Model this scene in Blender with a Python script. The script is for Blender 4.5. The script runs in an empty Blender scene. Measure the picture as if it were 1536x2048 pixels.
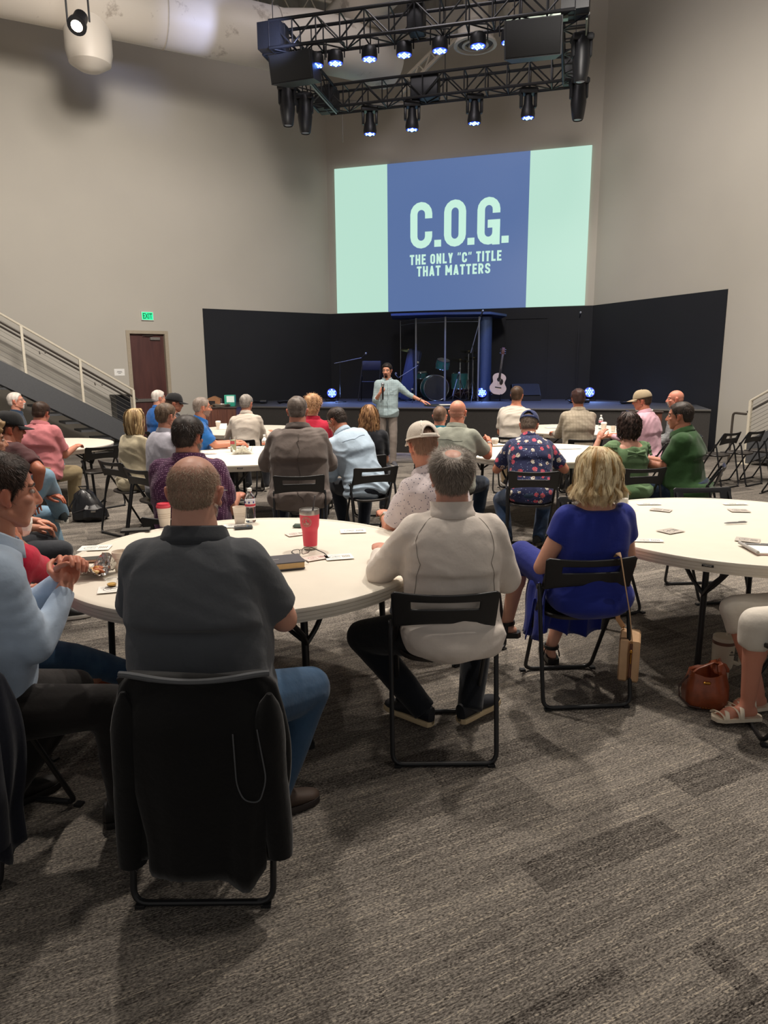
import bpy, bmesh, math, random
import numpy as np
from mathutils import Vector, Matrix, Euler
PI = math.pi
random.seed(7); rng = np.random.default_rng(7)
C = bpy.context.scene.collection
SC = bpy.context.scene

# ------------------------------------------------------------------ camera
cam = bpy.data.cameras.new('camera'); cam.sensor_fit = 'VERTICAL'
cam.sensor_height = 36.0; cam.lens = 1400.0 / 2048.0 * 36.0
cam.clip_start = 0.05; cam.clip_end = 100
camo = bpy.data.objects.new('camera', cam); C.objects.link(camo)
_p = math.atan(286 / 1400); _r = math.radians(0.5)
fw = Vector((0, math.cos(_p), -math.sin(_p))); rt = Vector((1, 0, 0)); up = rt.cross(fw)
r2 = math.cos(_r) * rt - math.sin(_r) * up; u2 = math.sin(_r) * rt + math.cos(_r) * up
M = Matrix((r2, u2, -fw)).transposed().to_4x4(); M.translation = Vector((0, 0, 1.67))
camo.matrix_world = M; SC.camera = camo

# ------------------------------------------------------------------ world, lights, exposure
SC.view_settings.view_transform = 'Standard'; SC.view_settings.look = 'None'
SC.view_settings.gamma = 1.0; SC.view_settings.use_curve_mapping = False
SC.view_settings.exposure = 0.16
W = bpy.data.worlds.new('room_air'); SC.world = W; W.use_nodes = True
W.node_tree.nodes['Background'].inputs[0].default_value = (1.0, 0.95, 0.9, 1)
W.node_tree.nodes['Background'].inputs[1].default_value = 0.24

def light(kind, name, loc, energy, color=(1, .9, .76), aim=None, size=.3, angle=60, blend=.6):
    l = bpy.data.lights.new(name, kind); l.energy = energy; l.color = color
    if kind == 'SPOT':
        l.spot_size = math.radians(angle); l.spot_blend = blend; l.shadow_soft_size = size
    elif kind == 'AREA':
        l.shape = 'DISK'; l.size = size
    else:
        l.shadow_soft_size = size
    o = bpy.data.objects.new(name, l); C.objects.link(o); o.location = loc
    if aim is not None:
        d = Vector(aim) - Vector(loc); o.rotation_euler = d.to_track_quat('-Z', 'Y').to_euler()
    return o
# house downlights hung high over the seats
WARM = (1, .90, .79)
for i, (x, y, e) in enumerate([(2.6, 6.4, 1700), (-2.2, 6.8, 1500), (0.4, 9.9, 2000), (-5.2, 9.5, 1300), (4.9, 8.8, 1300), (1.2, 2.6, 230), (-4.0, 3.8, 260), (4.6, 4.2, 430)]):
    light('SPOT', 'house_downlight', (x, y, 8.6), e, WARM, aim=(x * .98, y - .25, 0), size=.16, angle=96, blend=.9)
light('SPOT', 'speaker_face_fill', (1.2, 3.5, 7.6), 900, (1, .92, .82), aim=(.1, 12.4, 1.3), size=.12, angle=20, blend=.9)  # unseen lamp, added to lighten the standing speaker's face from the front
# added fill lamps with no visible fixture, brightening the walls
light('SPOT', 'wall_fill', (-1.0, 5.0, 6.4), 3900, (1, .93, .86), aim=(-6.2, 15.8, 3.2), size=.8, angle=62, blend=1)
light('SPOT', 'wall_fill', (1.6, 5.5, 8.2), 3300, (1, .93, .86), aim=(6.6, 13.8, 3.0), size=.8, angle=66, blend=1)
light('AREA', 'wall_fill', (0.6, 11.0, 9.4), 130, (.95, .88, .92), aim=(1.8, 18.0, 8.0), size=2.0)

# ------------------------------------------------------------------ materials
def srgb(c):
    if isinstance(c, str):
        c = [int(c[i:i + 2], 16) / 255 for i in (0, 2, 4)]
    return tuple((x / 12.92 if x <= .04045 else ((x + .055) / 1.055) ** 2.4) for x in c) + (1,)
class NT:
    def __init__(s, name):
        s.m = bpy.data.materials.new(name); s.m.use_nodes = True; s.t = s.m.node_tree
        s.b = s.t.nodes['Principled BSDF']; s.out = s.t.nodes['Material Output']
    def n(s, typ, **kw):
        o = s.t.nodes.new('ShaderNode' + typ)
        for k, v in kw.items():
            if k.startswith('i_'): 
                key = k[2:]; key = int(key) if key.isdigit() else key.replace('_', ' ')
                s.set(o.inputs[key], v)
            else: setattr(o, k, v)
        return o
    def set(s, inp, v):
        if isinstance(v, bpy.types.NodeSocket): s.t.links.new(v, inp)
        elif isinstance(v, bpy.types.Node): s.t.links.new(v.outputs[0], inp)
        else: inp.default_value = v
    def coord(s, which='Object', scale=(1, 1, 1), rot=(0, 0, 0), loc=(0, 0, 0)):
        tc = s.n('TexCoord'); mp = s.n('Mapping'); s.t.links.new(tc.outputs[which], mp.inputs[0])
        mp.inputs['Scale'].default_value = scale; mp.inputs['Rotation'].default_value = rot; mp.inputs['Location'].default_value = loc
        return mp.outputs[0]
    def noise(s, vec, scale, detail=3, rough=.55):
        o = s.n('TexNoise'); s.t.links.new(vec, o.inputs['Vector']); o.inputs['Scale'].default_value = scale
        o.inputs['Detail'].default_value = detail; o.inputs['Roughness'].default_value = rough
        return o.outputs['Fac']
    def ramp(s, fac, stops, interp='LINEAR'):
        o = s.n('ValToRGB'); s.t.links.new(fac, o.inputs[0]); e = o.color_ramp; e.interpolation = interp
        while len(e.elements) < len(stops): e.elements.new(.5)
        for el, (p, c) in zip(e.elements, stops): el.position = p; el.color = c if len(c) == 4 else tuple(c) + (1,)
        return o.outputs[0]
    def mix(s, fac, a, b, mode='MIX'):
        o = s.n('Mix', data_type='RGBA', blend_type=mode)
        s.set(o.inputs[0], fac); s.set(o.inputs[6], a); s.set(o.inputs[7], b); return o.outputs[2]
    def math(s, op, a, b=0.0, c=0.0):
        o = s.n('Math', operation=op); s.set(o.inputs[0], a); s.set(o.inputs[1], b); s.set(o.inputs[2], c); return o.outputs[0]
    def bump(s, h, strength=.3, dist=.01):
        o = s.n('Bump'); s.set(o.inputs['Height'], h); o.inputs['Strength'].default_value = strength; o.inputs['Distance'].default_value = dist
        s.t.links.new(o.outputs[0], s.b.inputs['Normal'])
    def base(s, c): s.set(s.b.inputs['Base Color'], c)
    def rough(s, v): s.set(s.b.inputs['Roughness'], v)
    def fin(s, **kw):
        for k, v in kw.items(): s.b.inputs[k.replace('_', ' ')].default_value = v
        return s.m
_mc = {}
def plain(name, c, rough=.5, metal=0, spec=.5, var=.06, vs=30, bump=0, bs=200, coat=0):
    if name in _mc: return _mc[name]
    t = NT(name); col = srgb(c) if len(c) != 4 or isinstance(c, str) else c
    v = t.coord(); n = t.noise(v, vs, 3)
    lo = tuple(x * (1 - var) for x in col[:3]) + (1,); hi = tuple(min(1, x * (1 + var)) for x in col[:3]) + (1,)
    t.base(t.ramp(n, [(.3, lo), (.7, hi)])); t.rough(rough)
    t.b.inputs['Metallic'].default_value = metal; t.b.inputs['Specular IOR Level'].default_value = spec
    if coat: t.b.inputs['Coat Weight'].default_value = coat
    if bump: t.bump(t.noise(v, bs, 4), bump, .002)
    _mc[name] = t.m; return t.m
def fabric(name, c, pat=None, rough=.85, sheen=.15):
    if name in _mc: return _mc[name]
    t = NT(name); v = t.coord(); col = srgb(c)
    n = t.noise(v, 9, 4); lo = tuple(x * .93 for x in col[:3]) + (1,); hi = tuple(min(1, x * 1.05) for x in col[:3]) + (1,)
    base = t.ramp(n, [(.3, lo), (.7, hi)])
    def lines(axis, freq, width):
        sep = t.n('SeparateXYZ'); t.t.links.new(v, sep.inputs[0])
        return t.math('LESS_THAN', t.math('FRACT', t.math('MULTIPLY', sep.outputs[axis], freq)), width)
    if pat:
        k = pat[0]
        if k == 'dots':      # (dots, colour, spacing freq, radius)
            vo = t.n('TexVoronoi'); t.t.links.new(v, vo.inputs['Vector']); vo.inputs['Scale'].default_value = pat[2]; vo.inputs['Randomness'].default_value = pat[4] if len(pat) > 4 else .05
            base = t.mix(t.math('LESS_THAN', vo.outputs['Distance'], pat[3]), base, srgb(pat[1]))
        elif k == 'plaid':
            a = lines('X', pat[2], .18); b = lines('Z', pat[2], .18)
            f = t.math('MULTIPLY', t.math('ADD', a, b), .35); base = t.mix(f, base, srgb(pat[1]))
        elif k == 'grid':
            a = lines('X', pat[2], .22); b = lines('Z', pat[2], .22)
            f = t.math('MULTIPLY', t.math('MAXIMUM', a, b), .6); base = t.mix(f, base, srgb(pat[1]))
        elif k == 'floral':
            vo = t.n('TexVoronoi'); t.t.links.new(v, vo.inputs['Vector']); vo.inputs['Scale'].default_value = 15; vo.inputs['Randomness'].default_value = .55
            d = t.math('ADD', vo.outputs['Distance'], t.math('MULTIPLY', t.math('SUBTRACT', t.noise(v, 60, 2), .5), .28))
            sp = t.n('SeparateColor'); t.t.links.new(vo.outputs['Color'], sp.inputs[0])
            pick = t.math('GREATER_THAN', sp.outputs[0], .62)
            m1 = t.mix(pick, srgb('ddd6c8'), srgb('d4516a'))
            m1 = t.mix(t.math('GREATER_THAN', t.noise(v, 75, 1), .56), m1, srgb('8a5f56'))
            base = t.mix(t.math('MULTIPLY', t.math('LESS_THAN', d, .36), t.math('GREATER_THAN', sp.outputs[1], .18)), base, m1)
            vo2 = t.n('TexVoronoi'); t.t.links.new(v, vo2.inputs['Vector']); vo2.inputs['Scale'].default_value = 45
            base = t.mix(t.math('LESS_THAN', vo2.outputs['Distance'], .16), base, srgb('8fa0c8'))
        elif k == 'denim':
            nn = t.noise(v, 5, 3); base = t.mix(t.ramp(nn, [(.4, (0, 0, 0)), (.7, (1, 1, 1))]), base, srgb(pat[1]))
        elif k == 'stripe':
            f = t.math('MULTIPLY', lines('Z', pat[2], .3), .5); base = t.mix(f, base, srgb(pat[1]))
    t.base(base); t.rough(rough); t.b.inputs['Sheen Weight'].default_value = sheen; t.b.inputs['Specular IOR Level'].default_value = .25
    w = t.coord(scale=(1, 1, 1)); h = t.math('ADD', t.math('MULTIPLY', t.noise(w, 14, 3, .6), 1.0), t.math('MULTIPLY', t.noise(w, 500, 2), .08))
    t.bump(h, .35, .012)
    _mc[name] = t.m; return t.m
def skin_mat():
    t = NT('skin'); a = t.n('Attribute', attribute_name='tone'); v = t.coord()
    n = t.noise(v, 60, 3); c = t.mix(.5, a.outputs['Color'], t.mix(n, srgb('ffffff'), srgb('e0a898')), 'MULTIPLY')
    m = t.mix(.35, a.outputs['Color'], c); t.base(m); t.rough(.48)
    t.b.inputs['Subsurface Weight'].default_value = .12; t.b.inputs['Subsurface Radius'].default_value = (.012, .005, .003); t.b.inputs['Subsurface Scale'].default_value = 1
    t.b.inputs['Specular IOR Level'].default_value = .4; t.bump(t.noise(v, 350, 3), .12, .002)
    return t.m
SKIN = skin_mat()
def hair_mat(name, c1, c2):
    if name in _mc: return _mc[name]
    t = NT(name); v = t.coord(); n = t.noise(v, 45, 3)
    a = t.n('Attribute', attribute_name='strand')
    f = t.math('ADD', t.math('MULTIPLY', n, .35), t.math('MULTIPLY', a.outputs['Fac'], .65))
    t.base(t.ramp(f, [(.22, srgb(c1)), (.72, srgb(c2))])); t.rough(.5); t.b.inputs['Specular IOR Level'].default_value = .3
    _mc[name] = t.m; return t.m
def emis(name, c, strength):
    if name in _mc: return _mc[name]
    t = NT(name); t.base((.02, .02, .02, 1) if name.startswith('slide') else srgb(c)); t.b.inputs['Emission Color'].default_value = srgb(c); t.b.inputs['Emission Strength'].default_value = strength
    _mc[name] = t.m; return t.m
def glass(name, c=(1, 1, 1, 1), rough=.02, ior=1.45, trans=1.0, alpha=1.0):
    if name in _mc: return _mc[name]
    t = NT(name); t.base(c); t.rough(rough); t.b.inputs['Transmission Weight'].default_value = trans; t.b.inputs['IOR'].default_value = ior; t.b.inputs['Alpha'].default_value = alpha
    _mc[name] = t.m; return t.m

BLK = plain('black_powder_coat', '17181b', .42, var=.1)
BLKP = plain('black_plastic', '1b1c1f', .45, var=.12, bump=.1)
SEATM = plain('dark_plastic_seat', '2b2725', .38, var=.15, bump=.15)
WHT = plain('table_plastic', 'e2dacb', .5, var=.02, vs=8, bump=.12, bs=300)
STEEL = plain('brushed_steel', 'b8b4ae', .3, metal=1)
CHROME = plain('chrome', 'c8c8c8', .15, metal=1)
PAPER = plain('white_paper', 'f2efe8', .8, var=.02)

# ------------------------------------------------------------------ geometry helpers (numpy)
class Geo:
    def __init__(s): s.v = []; s.f = []; s.n = 0
    def add(s, v, f):
        s.v.append(np.asarray(v, float)); s.f += [tuple(i + s.n for i in q) for q in f]; s.n += len(v); return s
    def V(s): return np.vstack(s.v) if s.v else np.zeros((0, 3))
def _frame(d):
    d = np.asarray(d, float); d = d / (np.linalg.norm(d) + 1e-12)
    a = np.array([0, 0, 1.]) if abs(d[2]) < .9 else np.array([1., 0, 0])
    x = np.cross(a, d); x /= np.linalg.norm(x); return x, np.cross(d, x), d
def loft(g, rings, cap=True, closed=False):
    """rings: list of (n,3) arrays of equal n"""
    n = len(rings[0]); v = np.vstack(rings); f = []
    m = len(rings)
    for i in range(m if closed else m - 1):
        for j in range(n):
            a = i * n + j; b = i * n + (j + 1) % n; i2 = (i + 1) % m
            f.append((a, b, i2 * n + (j + 1) % n, i2 * n + j))
    if cap and not closed:
        f.append(tuple(range(n))[::-1]); f.append(tuple((m - 1) * n + j for j in range(n)))
    return g.add(v, f)
def cone(g, p0, r0, p1, r1, n=14, round0=True, round1=True, flat=(1, 1)):
    p0 = np.asarray(p0, float); p1 = np.asarray(p1, float); x, y, d = _frame(p1 - p0); t = np.linspace(0, 2 * PI, n, endpoint=False)
    cs = np.outer(np.cos(t), x * flat[0]) + np.outer(np.sin(t), y * flat[1]); R = []
    if round0:
        for a in (80, 55, 28): R.append(p0 - d * r0 * math.sin(math.radians(a)) + cs * r0 * math.cos(math.radians(a)))
    R.append(p0 + cs * r0); R.append(p1 + cs * r1)
    if round1:
        for a in (28, 55, 80): R.append(p1 + d * r1 * math.sin(math.radians(a)) + cs * r1 * math.cos(math.radians(a)))
    return loft(g, R)
def chain(g, pts, rs, n=14, **k):
    for i in range(len(pts) - 1): cone(g, pts[i], rs[i], pts[i + 1], rs[i + 1], n, **k)
    return g
def ell(g, c, r, R=None, n=18):
    R = np.eye(3) if R is None else R; rings = []
    for a in np.linspace(-88, 88, n // 2 + 2):
        a = math.radians(a); t = np.linspace(0, 2 * PI, n, endpoint=False)
        p = np.stack([np.cos(t) * math.cos(a) * r[0], np.sin(t) * math.cos(a) * r[1], np.full(n, math.sin(a)) * r[2]], 1)
        rings.append(p @ np.asarray(R).T + np.asarray(c))
    return loft(g, rings)
def box(g, c, s, rz=0, R=None, bev=0):
    x, y, z = [q / 2 for q in s]
    if bev:
        b = min(bev, x * .9, y * .9, z * .9); rings = []
        def rr(ex, ey, zz):
            return np.array([(ex, -ey + b, zz), (ex, ey - b, zz), (ex - b, ey, zz), (-ex + b, ey, zz), (-ex, ey - b, zz), (-ex, -ey + b, zz), (-ex + b, -ey, zz), (ex - b, -ey, zz)])
        def ri(zz): return rr(x - b * .7, y - b * .7, zz)
        rings = [ri(-z), rr(x, y, -z + b), rr(x, y, z - b), ri(z)]
        gg = Geo(); loft(gg, rings); v = gg.V(); f = gg.f
    else:
        v = np.array([(-x, -y, -z), (x, -y, -z), (x, y, -z), (-x, y, -z), (-x, -y, z), (x, -y, z), (x, y, z), (-x, y, z)])
        f = [(0, 3, 2, 1), (4, 5, 6, 7), (0, 1, 5, 4), (1, 2, 6, 5), (2, 3, 7, 6), (3, 0, 4, 7)]
    if R is None:
        cc, ss = math.cos(rz), math.sin(rz); R = np.array([[cc, -ss, 0], [ss, cc, 0], [0, 0, 1]])
    return g.add(v @ np.asarray(R).T + np.asarray(c), f)
def tube(g, pts, r, n=8, closed=False, radii=None, flat=(1, 1)):
    P = [np.asarray(p, float) for p in pts]; m = len(P); T = []
    for i in range(m):
        a = P[(i - 1) % m] if (closed or i > 0) else P[i]; b = P[(i + 1) % m] if (closed or i < m - 1) else P[i]
        T.append((b - a) / (np.linalg.norm(b - a) + 1e-9))
    x, y, _ = _frame(T[0]); rings = []; t = np.linspace(0, 2 * PI, n, endpoint=False)
    for i in range(m):
        x = x - T[i] * (x @ T[i]); x /= np.linalg.norm(x); y = np.cross(T[i], x); rr = radii[i] if radii is not None else r
        rings.append(P[i] + rr * (np.outer(np.cos(t) * flat[0], x) + np.outer(np.sin(t) * flat[1], y)))
    return loft(g, rings, closed=closed)
def fillet(pts, rad=.05, n=5, closed=False):
    out = []; m = len(pts); P = [np.asarray(p, float) for p in pts]
    for i in range(m):
        if not closed and i in (0, m - 1): out.append(P[i]); continue
        a, b, c = P[(i - 1) % m], P[i], P[(i + 1) % m]; da = a - b; dc = c - b
        r = min(rad, np.linalg.norm(da) * .45, np.linalg.norm(dc) * .45)
        s = b + da / np.linalg.norm(da) * r; e = b + dc / np.linalg.norm(dc) * r
        for k in range(n + 1):
            t = k / n; out.append((1 - t) ** 2 * s + 2 * t * (1 - t) * b + t * t * e)
    return out
def lathe(g, prof, c=(0, 0, 0), n=24, R=None):
    """prof: list of (r,z)"""
    t = np.linspace(0, 2 * PI, n, endpoint=False); R = np.eye(3) if R is None else np.asarray(R)
    return loft(g, [np.stack([np.cos(t) * max(r, 1e-4), np.sin(t) * max(r, 1e-4), np.full(n, z)], 1) @ R.T + np.asarray(c) for r, z in prof])
def sheet(g, grid):
    """grid (a,b,3) open surface"""
    a, b, _ = grid.shape
    f = [(i * b + j, i * b + j + 1, (i + 1) * b + j + 1, (i + 1) * b + j) for i in range(a - 1) for j in range(b - 1)]
    return g.add(grid.reshape(-1, 3), f)
def mesh_of(g, name='m', smooth=True, V=None, F=None):
    me = bpy.data.meshes.new(name); V = g.V() if V is None else V; F = g.f if F is None else F
    if isinstance(F, np.ndarray): F = F.tolist()
    me.from_pydata(V.tolist(), [], F); me.validate(); 
    if smooth: me.polygons.foreach_set('use_smooth', [True] * len(me.polygons))
    me.update(); return me
def fixn(me):
    bm = bmesh.new(); bm.from_mesh(me); bmesh.ops.recalc_face_normals(bm, faces=bm.faces); bm.to_mesh(me); bm.free()
def obj(name, g, m, parent=None, smooth=True, auto=35, solid=0, sub=0, bevel=0, loc=None):
    me = mesh_of(g, name, smooth) if isinstance(g, Geo) else g
    if isinstance(g, Geo): fixn(me)
    o = bpy.data.objects.new(name, me); C.objects.link(o)
    if m is not None and not me.materials: me.materials.append(m)
    if parent is not None: o.parent = parent
    if loc is not None: o.location = loc
    if smooth and auto and isinstance(g, Geo): me.set_sharp_from_angle(angle=math.radians(auto))
    if solid: md = o.modifiers.new('s', 'SOLIDIFY'); md.thickness = solid; md.offset = 0
    if sub: md = o.modifiers.new('d', 'SUBSURF'); md.levels = sub; md.render_levels = sub
    if bevel: md = o.modifiers.new('b', 'BEVEL'); md.width = bevel; md.segments = 2; md.limit_method = 'ANGLE'
    return o
def tag(o, label=None, cat=None, group=None, kind=None):
    if label: o['label'] = label
    if cat: o['category'] = cat
    if group: o['group'] = group
    if kind: o['kind'] = kind
    return o
def thing(name, label, cat, loc=(0, 0, 0), rz=0, group=None):
    o = bpy.data.objects.new(name, None); C.objects.link(o); o.location = loc; o.rotation_euler = (0, 0, rz); o.empty_display_size = .1
    return tag(o, label, cat, group)
def struct(name, g, m, **k):
    return tag(obj(name, g, m, **k), kind='structure')
def copy_tree(o, parent=None, label=None):
    c = o.copy(); C.objects.link(c); c.parent = parent
    if label: c['label'] = label
    for ch in list(o.children): copy_tree(ch, c)
    return c
def text_geo(body, size, depth=.002, bold=False, xs=1.0, align='CENTER', offset=0.0):
    cu = bpy.data.curves.new('t', 'FONT'); cu.body = body; cu.size = size; cu.extrude = depth; cu.align_x = align; cu.align_y = 'CENTER'; cu.offset = offset; cu.resolution_u = 3
    o = bpy.data.objects.new('t', cu); C.objects.link(o); dg = bpy.context.evaluated_depsgraph_get()
    me = bpy.data.meshes.new_from_object(o.evaluated_get(dg)); bpy.data.objects.remove(o)
    V = np.zeros(len(me.vertices) * 3); me.vertices.foreach_get('co', V); V = V.reshape(-1, 3); V[:, 0] *= xs
    F = [tuple(p.vertices) for p in me.polygons]; g = Geo(); g.add(V, F); bpy.data.meshes.remove(me); return g
def xform(g, R, t):
    g.v = [v @ np.asarray(R).T + np.asarray(t) for v in g.v]; return g
def rotm(rx=0, ry=0, rz=0): return np.array(Euler((rx, ry, rz)).to_matrix())
def remesh(g, voxel, it=4, fac=.5):
    me = mesh_of(g, 'tmp', False); fixn(me); o = bpy.data.objects.new('tmp', me); C.objects.link(o)
    md = o.modifiers.new('r', 'REMESH'); md.mode = 'VOXEL'; md.voxel_size = voxel; md.adaptivity = 0
    if it: ms = o.modifiers.new('s', 'SMOOTH'); ms.factor = fac; ms.iterations = it
    dg = bpy.context.evaluated_depsgraph_get(); r = bpy.data.meshes.new_from_object(o.evaluated_get(dg))
    V = np.zeros(len(r.vertices) * 3); r.vertices.foreach_get('co', V); V = V.reshape(-1, 3)
    N = np.zeros(len(r.vertices) * 3); r.vertex_normals.foreach_get('vector', N); N = N.reshape(-1, 3)
    F = np.zeros(len(r.loops), int); r.loops.foreach_get('vertex_index', F); F = F.reshape(-1, 4)
    bpy.data.objects.remove(o); bpy.data.meshes.remove(me); bpy.data.meshes.remove(r); return V, N, F
def vnoise(P, seed, freq=(6, 6, 6), oct=3):
    r = np.random.default_rng(seed); out = np.zeros(len(P)); amp = 1; f = np.array(freq, float)
    Q = P + .05 * np.sin(P[:, [1, 2, 0]] * 9 + r.uniform(0, 6, 3))
    for o in range(oct):
        for k in range(3):
            d = r.normal(size=3) * f; out += amp / 3 * np.sin(Q @ d + r.uniform(0, 6.28))
        amp *= .55; f = f * 1.9
    return out

# ------------------------------------------------------------------ people
from mathutils.bvhtree import BVHTree
def nrm(v): v = np.asarray(v, float); return v / (np.linalg.norm(v) + 1e-9)
def ik(a, b, l1, l2, pole):
    a = np.asarray(a, float); b = np.asarray(b, float); d = b - a; L = np.linalg.norm(d); L = min(max(L, abs(l1 - l2) + .01), l1 + l2 - .004)
    d = nrm(d); e = a + d * L; x = (l1 * l1 - l2 * l2 + L * L) / (2 * L); h = math.sqrt(max(l1 * l1 - x * x, 0))
    p = np.asarray(pole, float); p = nrm(p - d * (p @ d)); return a + d * x + p * h, e
def sm(x, a, b): t = np.clip((x - a) / (b - a), 0, 1); return t * t * (3 - 2 * t)
HLA = [0, .45, .75, 1.0, 1.2, 1.38, 1.5, 1.95, 2.15, 2.5, 3.15]; HLZ = [.078, .076, .062, .030, .018, -.02, .022, .028, -.035, -.062, -.070]
def head_geo(female=False, nose=1.0, jaw=1.0):
    g = Geo()
    ell(g, (0, -.014, .034), (.077, .098, .086), n=24); ell(g, (0, -.03, .0), (.070, .078, .062), n=20)
    ell(g, (0, .030, -.028), (.060 * jaw, .066, .078), n=22)
    ell(g, (0, .056, -.080), (.034 * jaw, .030, .026), n=14)
    cone(g, (.048 * jaw, .0, -.050), .022, (.018, .062, -.086), .018); cone(g, (-.048 * jaw, .0, -.050), .022, (-.018, .062, -.086), .018)
    cone(g, (0, .088, .018), .0085, (0, .108 * (.985 + .015 * nose), -.020), .0125 * nose)
    ell(g, (.011, .098, -.024), (.009, .010, .008), n=10); ell(g, (-.011, .098, -.024), (.009, .010, .008), n=10)
    ell(g, (0, .070, .036), (.052, .022, .012), n=16)
    for s in (-1, 1):
        ell(g, (s * .040, .062, -.014), (.020, .022, .018), n=12)
        R = rotm(.15, s * .35, 0) @ rotm(0, 0, s * .35)
        ell(g, (s * .079, -.008, .000), (.008, .019, .032), R=R, n=16)
        ell(g, (s * .075, .004, -.024), (.008, .010, .012), n=10)
    ell(g, (0, .089, -.046), (.023, .012, .0055), n=14); ell(g, (0, .086, -.056), (.020, .013, .007), n=14)
    return g
_headcache = {}
def head_mesh(vox, jaw):
    k = (vox, jaw)
    if k not in _headcache: _headcache[k] = remesh(head_geo(jaw=jaw), vox, 2, .5)
    return _headcache[k]
def scalp(V, style):
    a = np.arctan2(np.abs(V[:, 0]), V[:, 1] + .005); hl = np.interp(a, HLA, HLZ)
    if style in ('receding', 'thin'): hl = hl + .022 * (a < .9) * 1.0
    m = sm(V[:, 2] - hl, -.004, .010)
    ear = (np.abs(V[:, 0]) > .072) & (V[:, 2] < .030) & (V[:, 1] > -.035) & (V[:, 1] < .03); m = m * (~ear)
    if style == 'crown':
        d = np.sqrt((V[:, 0] / .044) ** 2 + ((V[:, 1] + .052) / .052) ** 2); m = m * np.where(V[:, 2] > .03, sm(d, .6, 1.35), 1)
    if style in ('fringe', 'bald'):
        top = np.interp(a, [0, 1.0, 1.6, 2.4, 3.15], [-.2, .02, .058, .066, .06]); m = m * (1 - sm(V[:, 2], top - .035, top + .035))
    return m
def hand(g, w, d, nrmal, side, curl=.5, size=1.0, spread=.0, tcurl=.4):
    """w wrist, d direction, nrmal palm side normal, side=+1 thumb towards +cross"""
    w = np.asarray(w, float); d = nrm(d); n = nrm(np.asarray(nrmal, float) - d * (np.asarray(nrmal, float) @ d)); x = np.cross(d, n) * side
    R = np.stack([x, d, n], 1); s = size
    ell(g, w + d * .050 * s, (.041 * s, .055 * s, .0165 * s), R=R, n=18)
    ell(g, w + d * .072 * s, (.041 * s, .028 * s, .014 * s), R=R, n=16)
    cone(g, w - d * .02, .025 * s, w + d * .025 * s, .024 * s, flat=(1, 1))
    L = (.074, .082, .077, .060); off = (.031, .0105, -.0105, -.030); rr = (.0092, .0094, .009, .0080)
    for i in range(4):
        b = w + d * (.088 - .004 * abs(i - 1.2)) * s + x * off[i] * s; dirv = nrm(d + x * off[i] * (3 * spread)); ang = 0; pts = [b - dirv * .012 * s, b]
        c = curl[i] if isinstance(curl, (list, tuple)) else curl * (1 + .10 * (i - 1))
        for k, fr in enumerate((.46, .30, .24)):
            ang += c * (1.15, 1.35, .8)[k]; v = dirv * math.cos(ang) + n * math.sin(ang); pts.append(pts[-1] + v * L[i] * fr * s)
        chain(g, pts, [rr[i] * s * q for q in (1.05, 1.05, .98, .9, .80)], n=10)
    b = w + d * .022 * s + x * .030 * s + n * .006 * s; v1 = nrm(d * .72 + x * .62 + n * .35 * tcurl * 2); v2 = nrm(d * .9 + x * (.25 - .3 * tcurl) + n * .5 * tcurl * 1.6); v3 = nrm(d * .85 + x * (-.1 - .5 * tcurl) + n * .5 * tcurl)
    chain(g, [b, b + v1 * .042 * s, b + v1 * .042 * s + v2 * .034 * s, b + v1 * .042 * s + v2 * .034 * s + v3 * .026 * s], [.0145 * s, .0115 * s, .0105 * s, .0088 * s], n=10)
def shoe_geo(ank, fdir, up=(0, 0, 1), s=1.0):
    ank = np.asarray(ank, float); d = nrm(fdir); u = nrm(np.asarray(up, float) - d * (np.asarray(up, float) @ d)); x = np.cross(d, u); R = np.stack([x, d, u], 1); b = ank - u * .085 * s
    up_ = Geo(); prof = [(-.085, .014, .030, .05), (-.075, .030, .036, .085), (-.04, .035, .042, .095), (0, .037, .046, .100), (.05, .040, .038, .086), (.10, .045, .030, .058), (.15, .043, .024, .042), (.180, .030, .018, .032), (.190, .012, .012, .024)]
    t = np.linspace(0, 2 * PI, 16, endpoint=False); rings = []
    for y, a, bb, top in prof:
        zc = top / 2 + .008; rz = top / 2; rings.append(np.stack([np.cos(t) * a * s, np.full(16, y * s), (zc + np.sin(t) * rz) * s], 1) @ R.T + b)
    loft(up_, rings); sole = Geo(); pts = []
    for y, a, bb, top in prof: pts.append((a * 1.08, y))
    out = [(a, y) for a, y in pts] + [(-a, y) for a, y in pts[::-1]]
    loft(sole, [np.array([(p[0] * s * k, p[1] * s, z * s) for p in out]) @ R.T + b for z, k in ((0, .95), (.006, 1), (.020, 1), (.026, .97))])
    return up_, sole
def ribbons(P0, dirs, L, w, seg, curve, rnd):
    """P0 (n,3), list of direction fields -> ribbons geometry arrays"""
    n = len(P0); pts = [P0]; d = dirs.copy()
    for k in range(seg):
        pts.append(pts[-1] + d * (L / seg)[:, None]); d = d + curve(k, pts[-1], d); d /= np.linalg.norm(d, axis=1)[:, None]
    return pts
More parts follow.
